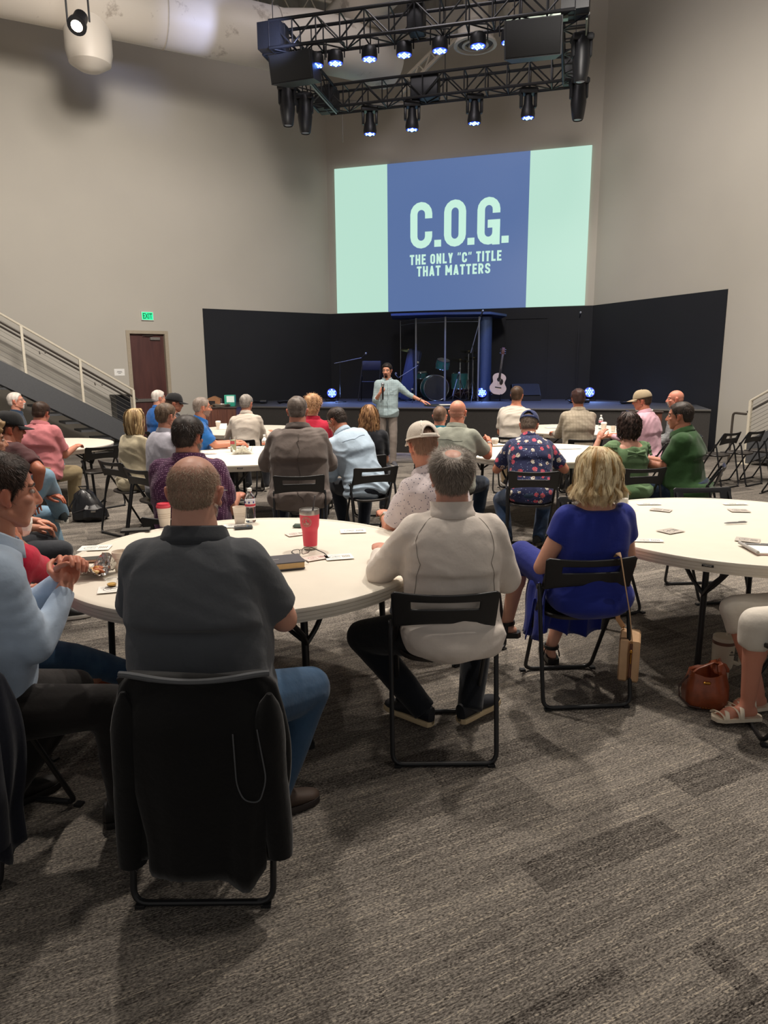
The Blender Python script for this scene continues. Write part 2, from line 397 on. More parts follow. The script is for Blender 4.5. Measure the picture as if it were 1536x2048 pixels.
def ribbon_mesh(pts, w, rnd, name, m, parent, side=None):
    n = len(pts[0]); s = len(pts); V = []; 
    for k in range(s):
        a = pts[min(k + 1, s - 1)] - pts[max(k - 1, 0)]; ref = pts[k] - pts[k].mean(0) if side is None else side
        x = np.cross(a, ref); x /= (np.linalg.norm(x, axis=1)[:, None] + 1e-9); ww = w * (1 - .75 * (k / (s - 1)) ** 2)
        V.append(pts[k] - x * ww); V.append(pts[k] + x * ww)
    V = np.stack(V, 1).reshape(-1, 3); base = np.arange(n)[:, None] * (2 * s); F = []
    for k in range(s - 1): F.append(base + np.array([[2 * k, 2 * k + 1, 2 * k + 3, 2 * k + 2]]))
    F = np.vstack(F); me = bpy.data.meshes.new(name); me.from_pydata(V.tolist(), [], F.tolist()); me.polygons.foreach_set('use_smooth', [True] * len(me.polygons))
    at = me.attributes.new('strand', 'FLOAT', 'POINT'); at.data.foreach_set('value', np.repeat(rnd, 2 * s)); me.materials.append(m)
    o = bpy.data.objects.new(name, me); C.objects.link(o); o.parent = parent; return o

def person(label, head, az=0, lean=6, side=0, twist=0, girth=1.0, shw=1.0, sc=1.0, female=False, haz=None, pitch=4, roll=0, near=0,
           skin='c99a82', top=('b0b0b0', None), sleeve='short', collar=True, hem=0.0, bottom=('26282c', None), shorts=False, shoe=('1c1c1e', 'e8e4dc'),
           hands=None, feet=None, hair=('full', '3a2c22', '54402f', .012), beard=None, glasses=None, stand=False, hz=None, group=None, jaw=1.0,
           neckcut=.95, poles=None, handspec=None, footdir=None, seams=False, amp=1.0, topname='shirt', seatz=None, footup=None, sandals=False, bust=0, lumpy=1, hscale=1.0, skipbody=False):
    P = {}; haz = az if haz is None else haz
    hz = (hz if hz is not None else (.95 if stand else .535 + .02 * (girth - 1))) ; LT = .54 * sc
    # spine
    def spine(LT):
        pts = [np.array([0, 0, hz])]; n = 12; dirs = []
        for i in range(n):
            t = (i + .5) / n; a = math.radians(lean * (.55 + .9 * t)); b = math.radians(side * (.4 + 1.2 * t)); d = nrm([math.sin(b), math.sin(a), math.cos(a) * math.cos(b)]); dirs.append(d); pts.append(pts[-1] + d * LT / n)
        return pts, dirs
    hp = math.radians(pitch); neckv = lambda d: nrm(d * .75 + np.array([0, .22, 1]) * .6 + np.array([0, math.sin(hp), math.cos(hp)]) * .45)
    # scale the spine so that the head comes to its height
    for _ in range(6):
        pts, dirs = spine(LT); nb = pts[-1]; nd = neckv(dirs[-1]); hc = nb + nd * (.120 - .014 * (girth > 1.2)) * (.5 + .5 * sc) * hscale
        dz = head[2] - hc[2]; LT += dz / max(.35, dirs[6][2])
        LT = min(max(LT, .36), .76)
    pts, dirs = spine(LT); nb = pts[-1]; nd = neckv(dirs[-1]); hc = nb + nd * (.120 - .014 * (girth > 1.2)) * (.5 + .5 * sc) * hscale
    rz = -math.radians(az); Rr = rotm(0, 0, rz); root_xy = np.array(head[:2]) - (Rr @ hc)[:2]
    root = thing('person', label, 'person', (root_xy[0], root_xy[1], 0), rz, group); P['root'] = root
    vb, vh, vs = ((.018, .010, .018), (.013, .0065, .013), (.011, .0048, .0105))[near]
    HR = rotm(0, 0, -math.radians(haz - az)) @ rotm(-hp, 0, 0) @ rotm(0, math.radians(roll), 0)
    sw = (.92 if female else 1.0) * shw; gi = girth
    T = [(-.17, .120, .095, .01), (-.07, .172, .130, .012), (.06, .178, .136, .012), (.20, .166, .132, .02), (.38, .168, .128, .014), (.56, .180, .124, .002), (.72, .187, .116, -.008), (.84, .172, .100, -.012), (.93, .118, .080, -.008), (1.0, .066, .064, 0)]
    if female: T = [(t, a * (1.03 if t < .1 else .90), b * (1 if t < .5 else .92), y) for t, a, b, y in T]
    T = [(t, a * (1.10 if (t < .5 and girth > 1.2) else 1), b_, y) for t, a, b_, y in T]
    _t = np.linspace(T[0][0], 1.0, 44); _c = [np.interp(_t, [q[0] for q in T], [q[k] for q in T]) for k in (1, 2, 3)]
    for _ in range(6): _c = [np.concatenate([c[:1], (c[:-2] + 2 * c[1:-1] + c[2:]) / 4, c[-1:]]) for c in _c]
    T = list(zip(_t, *_c)); tw = math.radians(twist)
    def at(t):
        f = t * 12; i = int(min(max(math.floor(f), 0), 11)); p = pts[i] + (pts[i + 1] - pts[i]) * (f - i); return p, dirs[i]
    def fr(t):
        p, d = at(t); a = -tw * min(max(t, 0), 1); x = np.array([math.cos(a), math.sin(a), 0]); x = nrm(x - d * (x @ d)); return p, x, np.cross(d, x), d
    NR = 26; th = np.linspace(0, 2 * PI, NR, endpoint=False)
    def tring(t, a, b, yo):
        p, x, y, d = fr(t); e = .82; cx = np.sign(np.cos(th)) * np.abs(np.cos(th)) ** e; sy = np.sign(np.sin(th)) * np.abs(np.sin(th)) ** e
        return p + np.outer(cx * a, x) + np.outer(sy * b + yo, y)
    def tr(g, inf=0.0, t0=-1, t1=2, flare=0):
        R = []
        for t, a, b, yo in T:
            if t < t0 - 1e-6 or t > t1: continue
            q_ = float(sm(np.array(t), .35, .95)); k = gi * (1 - q_) + (1 + (gi - 1) * .38) * q_; sh = 1 + (sw - 1) * float(sm(np.array(t), .35, .65))
            R.append(tring(t, a * k * sh + inf + flare * max(0, .1 - t), b * (1 + (gi - 1) * 1.25 * (1 - .7 * q_)) + inf + flare * max(0, .1 - t), yo + (.03 * (gi - 1) * 5 * (.1 < t < .5))))
        loft(g, R)
    p, x, y, d = fr(.83); SJ = {}
    for s in (-1, 1):
        SJ[s] = p + x * s * (.150 * sw * (1 + (gi - 1) * .42)) - d * .010
    up_l, fo_l = .29 * sc, .25 * sc
    ag = (1 + (gi - 1) * .8) * (.88 if female else 1)
    hands = hands or {}; poles = poles or {}; hs = handspec or {}; EL = {}; WR = {}
    for s in (-1, 1):
        tgt = hands.get(s, (s * .15, .36, .66 if not stand else .85)); pole = poles.get(s, (s * .45, -.45, -1)); pole = (pole[0] * .62, pole[1], pole[2] - .45)
        EL[s], WR[s] = ik(SJ[s], tgt, up_l, fo_l, pole)
    feet = feet or {}; HJ = {}; KN = {}; AN = {}; th_l, sh_l = (.43 * sc, .41 * sc); FD = {}
    for s in (-1, 1):
        HJ[s] = np.array([s * .088, .01, hz - .005]); tgt = feet.get(s, (s * .13, .40, .09) if not stand else (s * .11, .02, .09))
        kp = poles.get(('k', s), (s * .25, 1, .6)); KN[s], AN[s] = ik(HJ[s], tgt, th_l if not stand else (hz - .085) / 2, sh_l if not stand else (hz - .085) / 2, kp)
        FD[s] = (footdir or {}).get(s, (s * .25, 1, 0))
    # ---------------- body
    b = Geo(); tr(b, -.006)
    ell(b, (0, -.012, hz - .015), (.150 * gi, .108 * gi, .075), n=20)
    for s in (-1, 1):
        cone(b, SJ[s], .060 * ag, EL[s], .042 * ag); cone(b, EL[s], .041 * ag, WR[s], .0265 * ag)
        cone(b, nb - dirs[-1] * .006, .036, SJ[s] - dirs[-1] * .004, .038)
        cone(b, HJ[s], .082 * gi, KN[s], .056 * gi); cone(b, KN[s], .055 * gi, AN[s], .034)
        calf = (KN[s] * .68 + AN[s] * .32); ell(b, calf + np.array([0, -.012, 0]), (.05, .05, .09), n=14)
        if sandals:
            fd = nrm(FD[s]); fu = np.array((footup or {}).get(s, (0, 0, 1)), float); fu = nrm(fu - fd * (fu @ fd)); fx = np.cross(fd, fu)
            cone(b, AN[s] - fu * .05 - fd * .03, .026, AN[s] - fu * .055 + fd * .09, .030, flat=(1, 1)); cone(b, AN[s], .032, AN[s] - fu * .05 + fd * .02, .03)
            for i in range(5): cone(b, AN[s] - fu * .065 + fd * .09 + fx * (i - 2) * .014, .012, AN[s] - fu * .07 + fd * (.135 - .006 * abs(i - (1 if s > 0 else 3))) + fx * (i - 2) * .015, .009, n=8)
        else: cone(b, AN[s], .030, AN[s] + nrm(FD[s]) * .11 - np.array([0, 0, .060]), .022)
    cone(b, nb - dirs[-1] * .06, .070 * (1 + (gi - 1) * .8), hc + HR @ np.array([0, -.022, -.030]), .058 * (1 + (gi - 1) * .7) * (.86 if female else 1))
    V1, N1, F1 = remesh(b, vb, 5, .5)
    Vh, Nh, Fh = head_mesh(vh, jaw); hsz = hscale * (.95 if female else 1.0)
    Vhl = Vh * hsz; Vw = Vhl @ HR.T + hc
    col = np.array(srgb(skin)[:3]); c1 = np.tile(col, (len(V1), 1)); ch = np.tile(col, (len(Vh), 1))
    hcol = np.array(srgb(hair[1])[:3]) if hair else col; hsty = hair[0] if hair else 'bald'
    # ears and nose redder, lips, brows, shaved scalp
    red = col * np.array([1.08, .78, .74]); X, Y, Z = Vh[:, 0], Vh[:, 1], Vh[:, 2]
    w = ((np.abs(X) > .075) * .7 + sm(Y, .096, .108) * .4); ch += (red - ch) * w[:, None]
    lip = (np.abs(X) < .022) & (Y > .08) & (np.abs(Z + .051) < .0085); ch[lip] = col * np.array([.82, .5, .5])
    bm_ = hsty in ('shaved', 'fringe', 'bald', 'crown', 'thin', 'receding') or True
    ms = scalp(Vh, hsty if hsty != 'shaved' else 'full'); stub = {'shaved': .8, 'bald': .3, 'fringe': .42}.get(hsty, .75)
    if hsty not in ('none',): ch += (hcol - ch) * (ms * stub)[:, None]
    if hsty == 'crown': ch += (hcol - ch) * (sm(Z, .04, .06) * .12)[:, None]
    brow = (np.abs(np.abs(X) - .031) < .017) & (np.abs(Z - .036 + .12 * (np.abs(X) - .03)) < .0055) & (Y > .06); ch[brow] = hcol * .8
    if beard:
        bc = np.array(srgb(beard[0])[:3]); aa = np.arctan2(np.abs(X), Y); mb = sm(-Z, .022, .036) * sm(Y, -.012, .006) * (~lip) * (1 - ((np.abs(X) < .008) & (Z > -.040)) * .0)
        if beard[1] == 'goatee': mb = mb * (np.abs(X) < .026) * (Y > .07)
        ch += (bc - ch) * (mb * (.75 if beard[2] > 0 else .4))[:, None]
    G = [(V1, F1, c1), (Vw, Fh, ch)]
    for s in (-1, 1):
        q = hs.get(s, {}); hg = Geo(); fd = nrm(WR[s] - EL[s]); hd = nrm(np.asarray(q.get('dir', fd), float)); hn = q.get('n', (0, 0, -1))
        hand(hg, WR[s], hd, hn, q.get('ts', s), q.get('curl', .35), (.92 if female else 1.0) * (1 + (ag - 1) * .4), q.get('spread', .2), q.get('tc', .4))
        if near == 2:
            V, N, F = remesh(hg, .0032, 2, .5)
        else: V = hg.V(); F = hg.f
        G.append((V, F, np.tile(col * np.array([1.02, .92, .9]), (len(V), 1))))
    vs_, fs_, cs_ = [], [], []; o_ = 0
    for V, F, c in G:
        vs_.append(V); cs_.append(c); fs_ += [tuple(i + o_ for i in f) for f in (F.tolist() if isinstance(F, np.ndarray) else F)]; o_ += len(V)
    me = bpy.data.meshes.new('body'); me.from_pydata(np.vstack(vs_).tolist(), [], fs_); me.polygons.foreach_set('use_smooth', [True] * len(me.polygons))
    at_ = me.color_attributes.new('tone', 'FLOAT_COLOR', 'POINT'); cc = np.ones((o_, 4)); cc[:, :3] = np.clip(np.vstack(cs_), 0, 1); at_.data.foreach_set('color', cc.ravel()); me.materials.append(SKIN)
    body = bpy.data.objects.new('body', me); C.objects.link(body); body.parent = root; P['body'] = body
    # eyes
    eg = Geo(); ig = Geo()
    for s in (-1, 1):
        ell(eg, HR @ (np.array([s * .031, .0760, .014]) * hsz) + hc, (.0115, .0105, .0085), n=12)
        ell(ig, HR @ (np.array([s * .031, .0835, .013]) * hsz) + hc, (.0055, .0042, .0055), n=10)
    e = obj('eyes', eg, plain('eye_white', 'bfaea4', .4), root, auto=0); obj('iris', ig, plain('eye_dark', '2a1f1a', .2), e, auto=0)
    # ---------------- trousers
    tname = 'trousers_' + bottom[0] + (bottom[1][0] if bottom[1] else ''); tm = fabric(tname, bottom[0], bottom[1])
    g = Geo(); R_ = []
    loose = .014
    ell(g, (0, -.022, hz - .010), (.172 * gi, .134 * gi, .094), n=20)
    T_ = [q for q in T if -.1 <= q[0] < (.06 if hem > .06 else .15)]
    for s in (-1, 1):
        ke = KN[s]; an = AN[s] + nrm(KN[s] - AN[s]) * (-.045 if not shorts else .30)
        cone(g, HJ[s], .092 * gi + .006, ke, .066 * gi + .004)
        if shorts == 'short': pass
        else: cone(g, ke, .066 * gi + .004, an, .060 if not shorts else .068, round1=False)
    p0, x0, y0, d0 = fr(.02); rr = [tring(t, a * gi + (-.001 if hem else .006), b * gi + (-.001 if hem else .008), yo) for t, a, b, yo in T_]; loft(g, rr)
    V, N, F = remesh(g, vs, 4, .5); kd = np.minimum(np.linalg.norm(V - KN[1], axis=1), np.linalg.norm(V - KN[-1], axis=1)); lowz = sm(-V[:, 2], -.25, -.1)
    V = V + N * ((.0035 * vnoise(V, 3, (9, 9, 9)) + .006 * np.abs(vnoise(V, 5, (10, 16, 16), 2)) * np.exp(-(kd / .12) ** 2)) * amp)[:, None]
    me = mesh_of(None, 'trousers', V=V, F=F); o = obj('trousers', me, tm, root); P['trousers'] = o
    # ---------------- top
    mname = 'cloth_' + top[0] + (top[1][0] if top[1] else ''); ttm = fabric(mname, top[0], top[1])
    g = Geo(); inf = (.016 if collar != 'suit' else .026) + (.012 if stand else 0)
    tr(g, inf, t0=-.08 - hem, t1=neckcut, flare=.12 if hem else 0)
    for s in (-1, 1):
        el = EL[s]; r0 = .068 * ag + inf * .5
        if neckcut > .94: cone(g, nb - dirs[-1] * .022, .052, SJ[s] + dirs[-1] * .002, .056 * ag)
        if sleeve == 'short': e1 = SJ[s] + (el - SJ[s]) * .82; cone(g, SJ[s], r0, e1, .062 * ag + .006, round1=False)
        elif sleeve == 'cap': e1 = SJ[s] + (el - SJ[s]) * .45; cone(g, SJ[s], r0, e1, .075 * ag, round1=False)
        elif sleeve == 'rolled': cone(g, SJ[s], r0, el, .054 * ag); cone(g, el, .054 * ag, el + (WR[s] - el) * (.35 if s == 1 or stand is False else .35), .050 * ag, round1=False)
        else:
            cone(g, SJ[s], r0, el, .055 * ag + inf * .4); cone(g, el, .055 * ag + inf * .4, el + (WR[s] - el) * .95, .038 + inf * .3, round1=False)
    if hem and not stand:
        ell(g, (0, -.010, hz - .025), (.190 * gi, .150 * gi, .090), n=20)
    V, N, F = remesh(g, vs, (4, 6, 12)[near], .5)
    ds = np.minimum(np.linalg.norm(V - SJ[1], axis=1), np.linalg.norm(V - SJ[-1], axis=1)); de = np.minimum(np.linalg.norm(V - EL[1], axis=1), np.linalg.norm(V - EL[-1], axis=1))
    low = sm(-V[:, 2], -(hz + .28), -(hz - .02)); f1 = vnoise(V, 211 + int(head[0] * 10), (5, 5, 17), 2); f2 = vnoise(V, 17, (17, 17, 8), 2)
    dsp = .0022 * vnoise(V, 23, (8, 8, 8)) + .012 * low * (1 - 1.6 * np.abs(f1)) + .0060 * (1 - 2.2 * np.abs(vnoise(V + .06 * np.sin(V[:, [2, 0, 1]] * 14), 29 + int(abs(head[1]) * 7), (8, 8, 12), 3))) + .007 * np.exp(-(de / .1) ** 2) * f2 + .006 * np.exp(-(ds / .12) ** 2) * (1 - np.abs(f2)) - .004
    V = V + N * (dsp * amp * lumpy)[:, None]
    # back spine hollow
    me = mesh_of(None, topname, V=V, F=F); o = obj(topname, me, ttm, root); P['top'] = o
    bvh = BVHTree.FromPolygons([Vector(v) for v in V], F.tolist()); P['bvh'] = bvh
    # ---------------- collar
    if collar:
        g = Geo(); p, x, y, d = fr(.955); n = 30; grid = []
        hgt = .040 if collar != 'high' else .055; nr = .066 * (1 + (gi - 1) * .9) * (.86 if female else 1)
        for k, (rr_, zz) in enumerate([(1.46, -.018), (1.36, .008), (1.22, .90 * hgt), (1.12, hgt), (1.05, .7 * hgt)] if collar != 'high' else [(1.5, -.015), (1.25, .015), (1.18, .035), (1.22, hgt), (1.12, hgt - .004)]):
            row = []
            for i in range(n + 1):
                a = PI / 2 + .35 + (2 * PI - .7) * i / n
                row.append(p + nd * zz + x * math.cos(a) * nr * rr_ + y * (math.sin(a) * nr * rr_ * .98 + .004) - nd * (.022 * max(0, math.sin(a))))
            grid.append(row)
        sheet(g, np.array(grid)); obj('collar', g, fabric(mname + 'c', top[2], None) if len(top) > 2 else ttm, root, solid=.003)
    if seams:
        g = Geo()
        def snap(q): r = bvh.find_nearest(Vector(q)); return np.array(r[0]) + np.array(r[1]) * .0008
        for s in (-1, 1):
            pn, x, y, d = fr(.97); pts_ = []
            a0 = pn + x * s * .05 - y * .05; a1 = SJ[s] - y * .11 - d * .12 + x * s * (-.01)
            for k in range(15):
                t = k / 14; q = a0 * (1 - t) + a1 * t + x * s * .045 * math.sin(PI * t); pts_.append(snap(q))
            for k in range(1, 9): q = a1 - d * .022 * k + x * s * .012 * k; pts_.append(snap(q))
            tube(g, pts_, .0014, 5)
        obj('seam', g, plain('seam_dark', '8d857c', .8), root)
    # ---------------- shoes
    for s in (-1, 1):
        if not sandals:
            u_, so = shoe_geo(AN[s], FD[s], (footup or {}).get(s, (0, 0, 1)), sc * 1.0 if not female else .9)
            so_ = obj('shoe', u_, plain('shoe_' + shoe[0], shoe[0], .6), root); obj('sole', so, plain('sole_' + shoe[1], shoe[1], .6), so_, auto=30)
    # ---------------- hair
    if hair and hair[0] not in ('none',):
        sty, hc1, hc2, thk = hair[:4]; hm = hair_mat('hair_' + hc1 + hc2, hc1, hc2); opt = hair[4] if len(hair) > 4 else {}
        if thk > 0:
            m = scalp(Vh, 'full' if sty in ('shaved', 'long') else sty)
            curlz = opt.get('curl', 0); rough_ = vnoise(Vh, 31, (45, 45, 45), 2) * .25 + (vnoise(Vh, 37, (110, 110, 110), 2) * curlz if curlz else 0)
            topw = 1 + opt.get('top', .8) * sm(Z, .02, .09)
            Vs = Vhl + Nh * (thk * m * topw * (1 + rough_) - .0015 * (1 - m))[:, None]; keep = m[Fh].max(1) > .08; Fk = Fh[keep]
            used = np.unique(Fk); mp = -np.ones(len(Vh), int); mp[used] = np.arange(len(used)); Vk = Vs[used] @ HR.T + hc
            me = bpy.data.meshes.new('hair'); me.from_pydata(Vk.tolist(), [], mp[Fk].tolist()); me.polygons.foreach_set('use_smooth', [True] * len(me.polygons))
            a_ = me.attributes.new('strand', 'FLOAT', 'POINT'); a_.data.foreach_set('value', np.clip(.45 + .35 * vnoise(Vk, 41, (60, 60, 25), 2), 0, 1)); me.materials.append(hm)
            ho = bpy.data.objects.new('hair', me); C.objects.link(ho); ho.parent = root
        else: ho = root
        ns = opt.get('n', (300, 1500, 7000)[near])
        if ns and sty != 'long':
            m = scalp(Vh, 'full' if sty == 'shaved' else sty); wts = m * (m > (.3 if sty != 'fringe' else .03)); wts = wts / (wts.sum() + 1e-9); idx = rng.choice(len(Vh), ns, p=wts)
            p_ = Vhl[idx] + rng.normal(0, .0018, (ns, 3)); n_ = Nh[idx]; crown = np.array([0, -.045, .11]); fl = p_ - crown; fl[:, 2] *= .6; fl = fl * (1 - 1.5 * sm(p_[:, 1], .015, .06))[:, None]; fl[:, 0] += .02 * sm(p_[:, 1], .015, .06); _sb = (p_[:, 2] < .035) & (p_[:, 1] > -.01); fl[_sb] = [0, -.3, -1]
            fl = fl - n_ * (fl * n_).sum(1)[:, None]; fl /= (np.linalg.norm(fl, axis=1)[:, None] + 1e-6)
            lift = opt.get('lift', .35); dd = fl + n_ * lift + rng.normal(0, opt.get('mess', .22), (ns, 3)); dd /= np.linalg.norm(dd, axis=1)[:, None]
            Ls = opt.get('len', .022) * rng.uniform(.6, 1.2, ns) * (1 + opt.get('topl', .3) * sm(p_[:, 2], .03, .09)) * (1 - .6 * sm(p_[:, 1], .02, .07)); p_ = p_ + n_ * (thk * .75)
            nn_ = n_; pt = ribbons(p_, dd, Ls, .001, 3, lambda k, q, d_: -nn_ * .18 + rng.normal(0, opt.get('wav', .05), d_.shape), None)
            pt = [q @ HR.T + hc for q in pt]; ribbon_mesh(pt, opt.get('w', (.0016, .0010, .00065)[near]), np.clip(rng.normal(.5, .3, ns), 0, 1), 'hair_strands', hm, ho, side=nn_ @ HR.T)
        if sty == 'long':
            prof = opt['prof']; n_az = 40; gg = Geo(); rings = []    # prof: (z, radius side, radius back)
            for z, ra, rb in prof:
                row = []
                for i in range(n_az):
                    a = 2 * PI * i / n_az; fx, fy = math.sin(a), math.cos(a); face = (1 - sm(np.array(abs(((a + PI) % (2 * PI)) - PI)), .75, 1.25)) if z < .065 else 0
                    r_y = rb if fy < 0 else (.085 if z > .0 else .06); k = 1 - float(face) * .55
                    row.append((fx * ra * k * .96, (fy * r_y * k - .012) * .98, z))
                rings.append(np.array(row))
            loft(gg, rings); Vg = gg.V(); _an = np.arctan2(Vg[:, 0], Vg[:, 1]); Vg[:, :2] *= (1 + .035 * np.sin(_an * 13 + Vg[:, 2] * 20) * np.sin(_an * 5 + 1) + .02 * np.sin(_an * 29 + Vg[:, 2] * 31))[:, None]; gg.v = [Vg @ HR.T + hc]
            me = mesh_of(gg, 'hair'); fixn(me); a_ = me.attributes.new('strand', 'FLOAT', 'POINT'); a_.data.foreach_set('value', np.clip(.42 + .3 * vnoise(Vg, 43, (90, 90, 8), 2), 0, 1)); me.materials.append(hm)
            hb = bpy.data.objects.new('hair_mass', me); C.objects.link(hb); hb.parent = root
            zs = np.array([q[0] for q in prof]); ra = np.array([q[1] for q in prof]); rb = np.array([q[2] for q in prof]); o1 = np.argsort(zs); N_ = opt.get('ns', 1500)
            nc = max(30, N_ // opt.get('per', 32)); ci = rng.integers(0, nc, N_); ac = rng.uniform(.80, 2 * PI - .80, nc); a = np.clip(ac[ci] + rng.normal(0, .035, N_), .78, 2 * PI - .78)
            zt = zs.max() - .001; z0 = np.where(rng.random(nc) < .45, rng.uniform(.05, zt, nc), rng.uniform(-.05, zt, nc))[ci] + rng.normal(0, .004, N_); z0 = np.minimum(z0, zt); endz = rng.uniform(zs.min() - .02, zs.min() + opt.get('ragged', .05), nc)[ci] + rng.normal(0, .006, N_); cval = np.clip(rng.normal(.5, .30, nc), 0, 1)[ci] + rng.normal(0, .12, N_); coff = np.abs(rng.normal(0, .0045, nc))[ci]; cph = rng.uniform(0, 6.28, nc)[ci]; casp = rng.normal(0, .16, nc)[ci]; cfl = rng.uniform(.1, 1.7, nc)[ci]
            K = 11; ptl = []; ph = cph + rng.normal(0, .25, N_); jit = rng.normal(0, .0016, N_) + coff; wv = opt.get('wave', .004); asp = casp
            for k in range(K):
                t = k / (K - 1); z = z0 * (1 - t) + endz * t; rx = np.interp(z, zs[o1], ra[o1]) + jit + .003; ry = np.interp(z, zs[o1], rb[o1]) + jit + .003
                aa = a + asp * t + np.sin(t * opt.get('wf', 7) + ph) * wv * 8; flip = opt.get('flip', .02) * sm(np.full(N_, t), .75, 1.0) * cfl
                fy = np.cos(aa); R_y = np.where(fy < 0, ry, .088 * np.interp(z, [-.2, .0, .08, .12], [.8, .95, 1, .4])); wvv = np.sin(t * opt.get('wf', 7) * 1.3 + ph) * wv
                x_ = np.sin(aa) * (rx + flip + wvv); y_ = fy * (R_y + flip + wvv) - .012; ptl.append(np.stack([x_, y_, z], 1) @ HR.T + hc)
            sd = (np.stack([np.sin(a), np.cos(a), 0 * a], 1)) @ HR.T; ribbon_mesh(ptl, opt.get('w', .0016), np.clip(cval, 0, 1), 'hair_strands', hm, hb, side=sd)
    if beard and beard[2] > 0:
        bmx = hair_mat('beard_' + beard[0], beard[0], beard[0]); m = mb * (mb > .3); wts = m / (m.sum() + 1e-9); ns = (200, 600, 1500)[near]; idx = rng.choice(len(Vh), ns, p=wts); p_ = Vhl[idx]; n_ = Nh[idx]
        dd = n_ * .8 + np.array([0, .1, -1.0]) + rng.normal(0, .2, (ns, 3)); dd /= np.linalg.norm(dd, axis=1)[:, None]; pt = ribbons(p_, dd, beard[2] * rng.uniform(.6, 1.2, ns), .001, 2, lambda k, q, d_: 0 * d_, None)
        ribbon_mesh([q @ HR.T + hc for q in pt], .0014, rng.uniform(0, 1, ns), 'beard', bmx, root, side=n_ @ HR.T)
    if glasses:
        g = Geo(); 
        for s in (-1, 1):
            ring = [np.array([s * .032 + .023 * math.cos(a), .099 - .004 * abs(math.cos(a)), .012 + .0155 * math.sin(a)]) for a in np.linspace(0, 2 * PI, 18, endpoint=False)]
            tube(g, ring, .0014, 5, closed=True); tube(g, [(s * .055, .094, .018), (s * .079, .080, .018), (s * .083, .0, .016), (s * .082, -.018, .004)], .0014, 5)
        tube(g, [(-.009, .101, .014), (0, .105, .017), (.009, .101, .014)], .0012, 5); xform(g, HR * hsz, hc); obj('glasses', g, plain('frame_' + glasses, glasses, .3), root)
    P.update(hc=hc, HR=HR, EL=EL, WR=WR, SJ=SJ, KN=KN, AN=AN, fr=fr, nd=nd, nb=nb, hsz=hsz, FD=FD, hz=hz, Vh=Vhl); return P

def cap_on(P, c, back=None, brimc=None, opening=True, mesh=False, tilt=.12):
    """baseball cap worn: crown of six panels, brim, back strap, button"""
    root = P['root']; HR = P['HR'] @ rotm(-tilt, 0, 0); hc = P['hc']; k = P['hsz']; g = Geo(); na, nz = 48, 12; cm = fabric('cap_' + c, c, ('dots', brimc or c, 260, .3) if mesh else None)
    def pt(a, t, o=0):   # t 0 rim .. 1 top ; a=0 front
        h = math.sin(t * PI / 2); r = math.cos(t * PI / 2) ** .8; front = max(0, math.cos(a)); seam = .0015 * (abs(math.cos(3 * a)) ** 18)
        return np.array([math.sin(a) * (.0885 * r + o + seam), math.cos(a) * (.110 * r + o + seam) - .014 + .006 * front * (1 - t), .042 + h * (.101 + .010 * front * math.sin(t * 3)) + o * h]) * k
    v = []; f = []
    for j in range(nz + 1):
        for i in range(na): v.append(HR @ pt(2 * PI * i / na, j / nz) + hc)
    for j in range(nz):
        for i in range(na):
            a = 2 * PI * (i + .5) / na; t = (j + .5) / nz; da = abs(a - PI)
            if opening and (da / .50) ** 2 + ((t - .06) / .40) ** 2 < 1: continue
            f.append((j * na + i, j * na + (i + 1) % na, (j + 1) * na + (i + 1) % na, (j + 1) * na + i))
    g.add(v, f); crown = obj('cap', g, cm, root, solid=.003, auto=0)
    bg = Geo(); grid = []
    for i in range(17):
        a = -1.05 + 2.1 * i / 16; row = []
        for j in range(5):
            t = j / 4; w = math.cos(a * 1.45) ** .55 if abs(a * 1.45) < PI / 2 else 0
            p = pt(a, 0); q = p + np.array([0, .078 * w * t, -.012 * t - .020 * (a / 1.05) ** 2 * t]) ; row.append(HR @ q + hc)
        grid.append(row)
    sheet(bg, np.array(grid)); obj('brim', bg, fabric('brim_' + (brimc or c), brimc or c), crown, solid=.004, auto=0)
    sg = Geo(); 
    if opening: sheet(sg, np.array([[HR @ (pt(PI - .6 + 1.2 * i / 12, 0, .002) + np.array([0, 0, z])) + hc for z in (-.002, .009, .020)] for i in range(13)])); obj('strap', sg, fabric('brim_' + (brimc or c), brimc or c), crown, solid=.003)
    bt = Geo(); ell(bt, HR @ pt(0, 1, .001) + hc, (.008, .008, .005), n=10); obj('button', bt, fabric('brim_' + (brimc or c), brimc or c), crown)
    if mesh:
        sm_ = Geo()
        for i in range(6):
            a = PI / 6 + i * PI / 3; tube(sm_, [HR @ pt(a, t, .001) + hc for t in np.linspace(0.0 if abs(a - PI) > .6 else .45, 1, 9)], .0032, 6, flat=(1, 1))
        rim = [HR @ pt(a, .03, .0015) + hc for a in np.linspace(PI + .55, 3 * PI - .55, 36)]; tube(sm_, rim, .006, 6)
        arc = [HR @ pt(PI + .50 * math.cos(q), .06 + .40 * math.sin(q), .001) + hc for q in np.linspace(0, PI, 16)]; tube(sm_, arc, .005, 6)
        obj('seam_tape', sm_, fabric('brim_' + brimc, brimc), crown)
    return crown

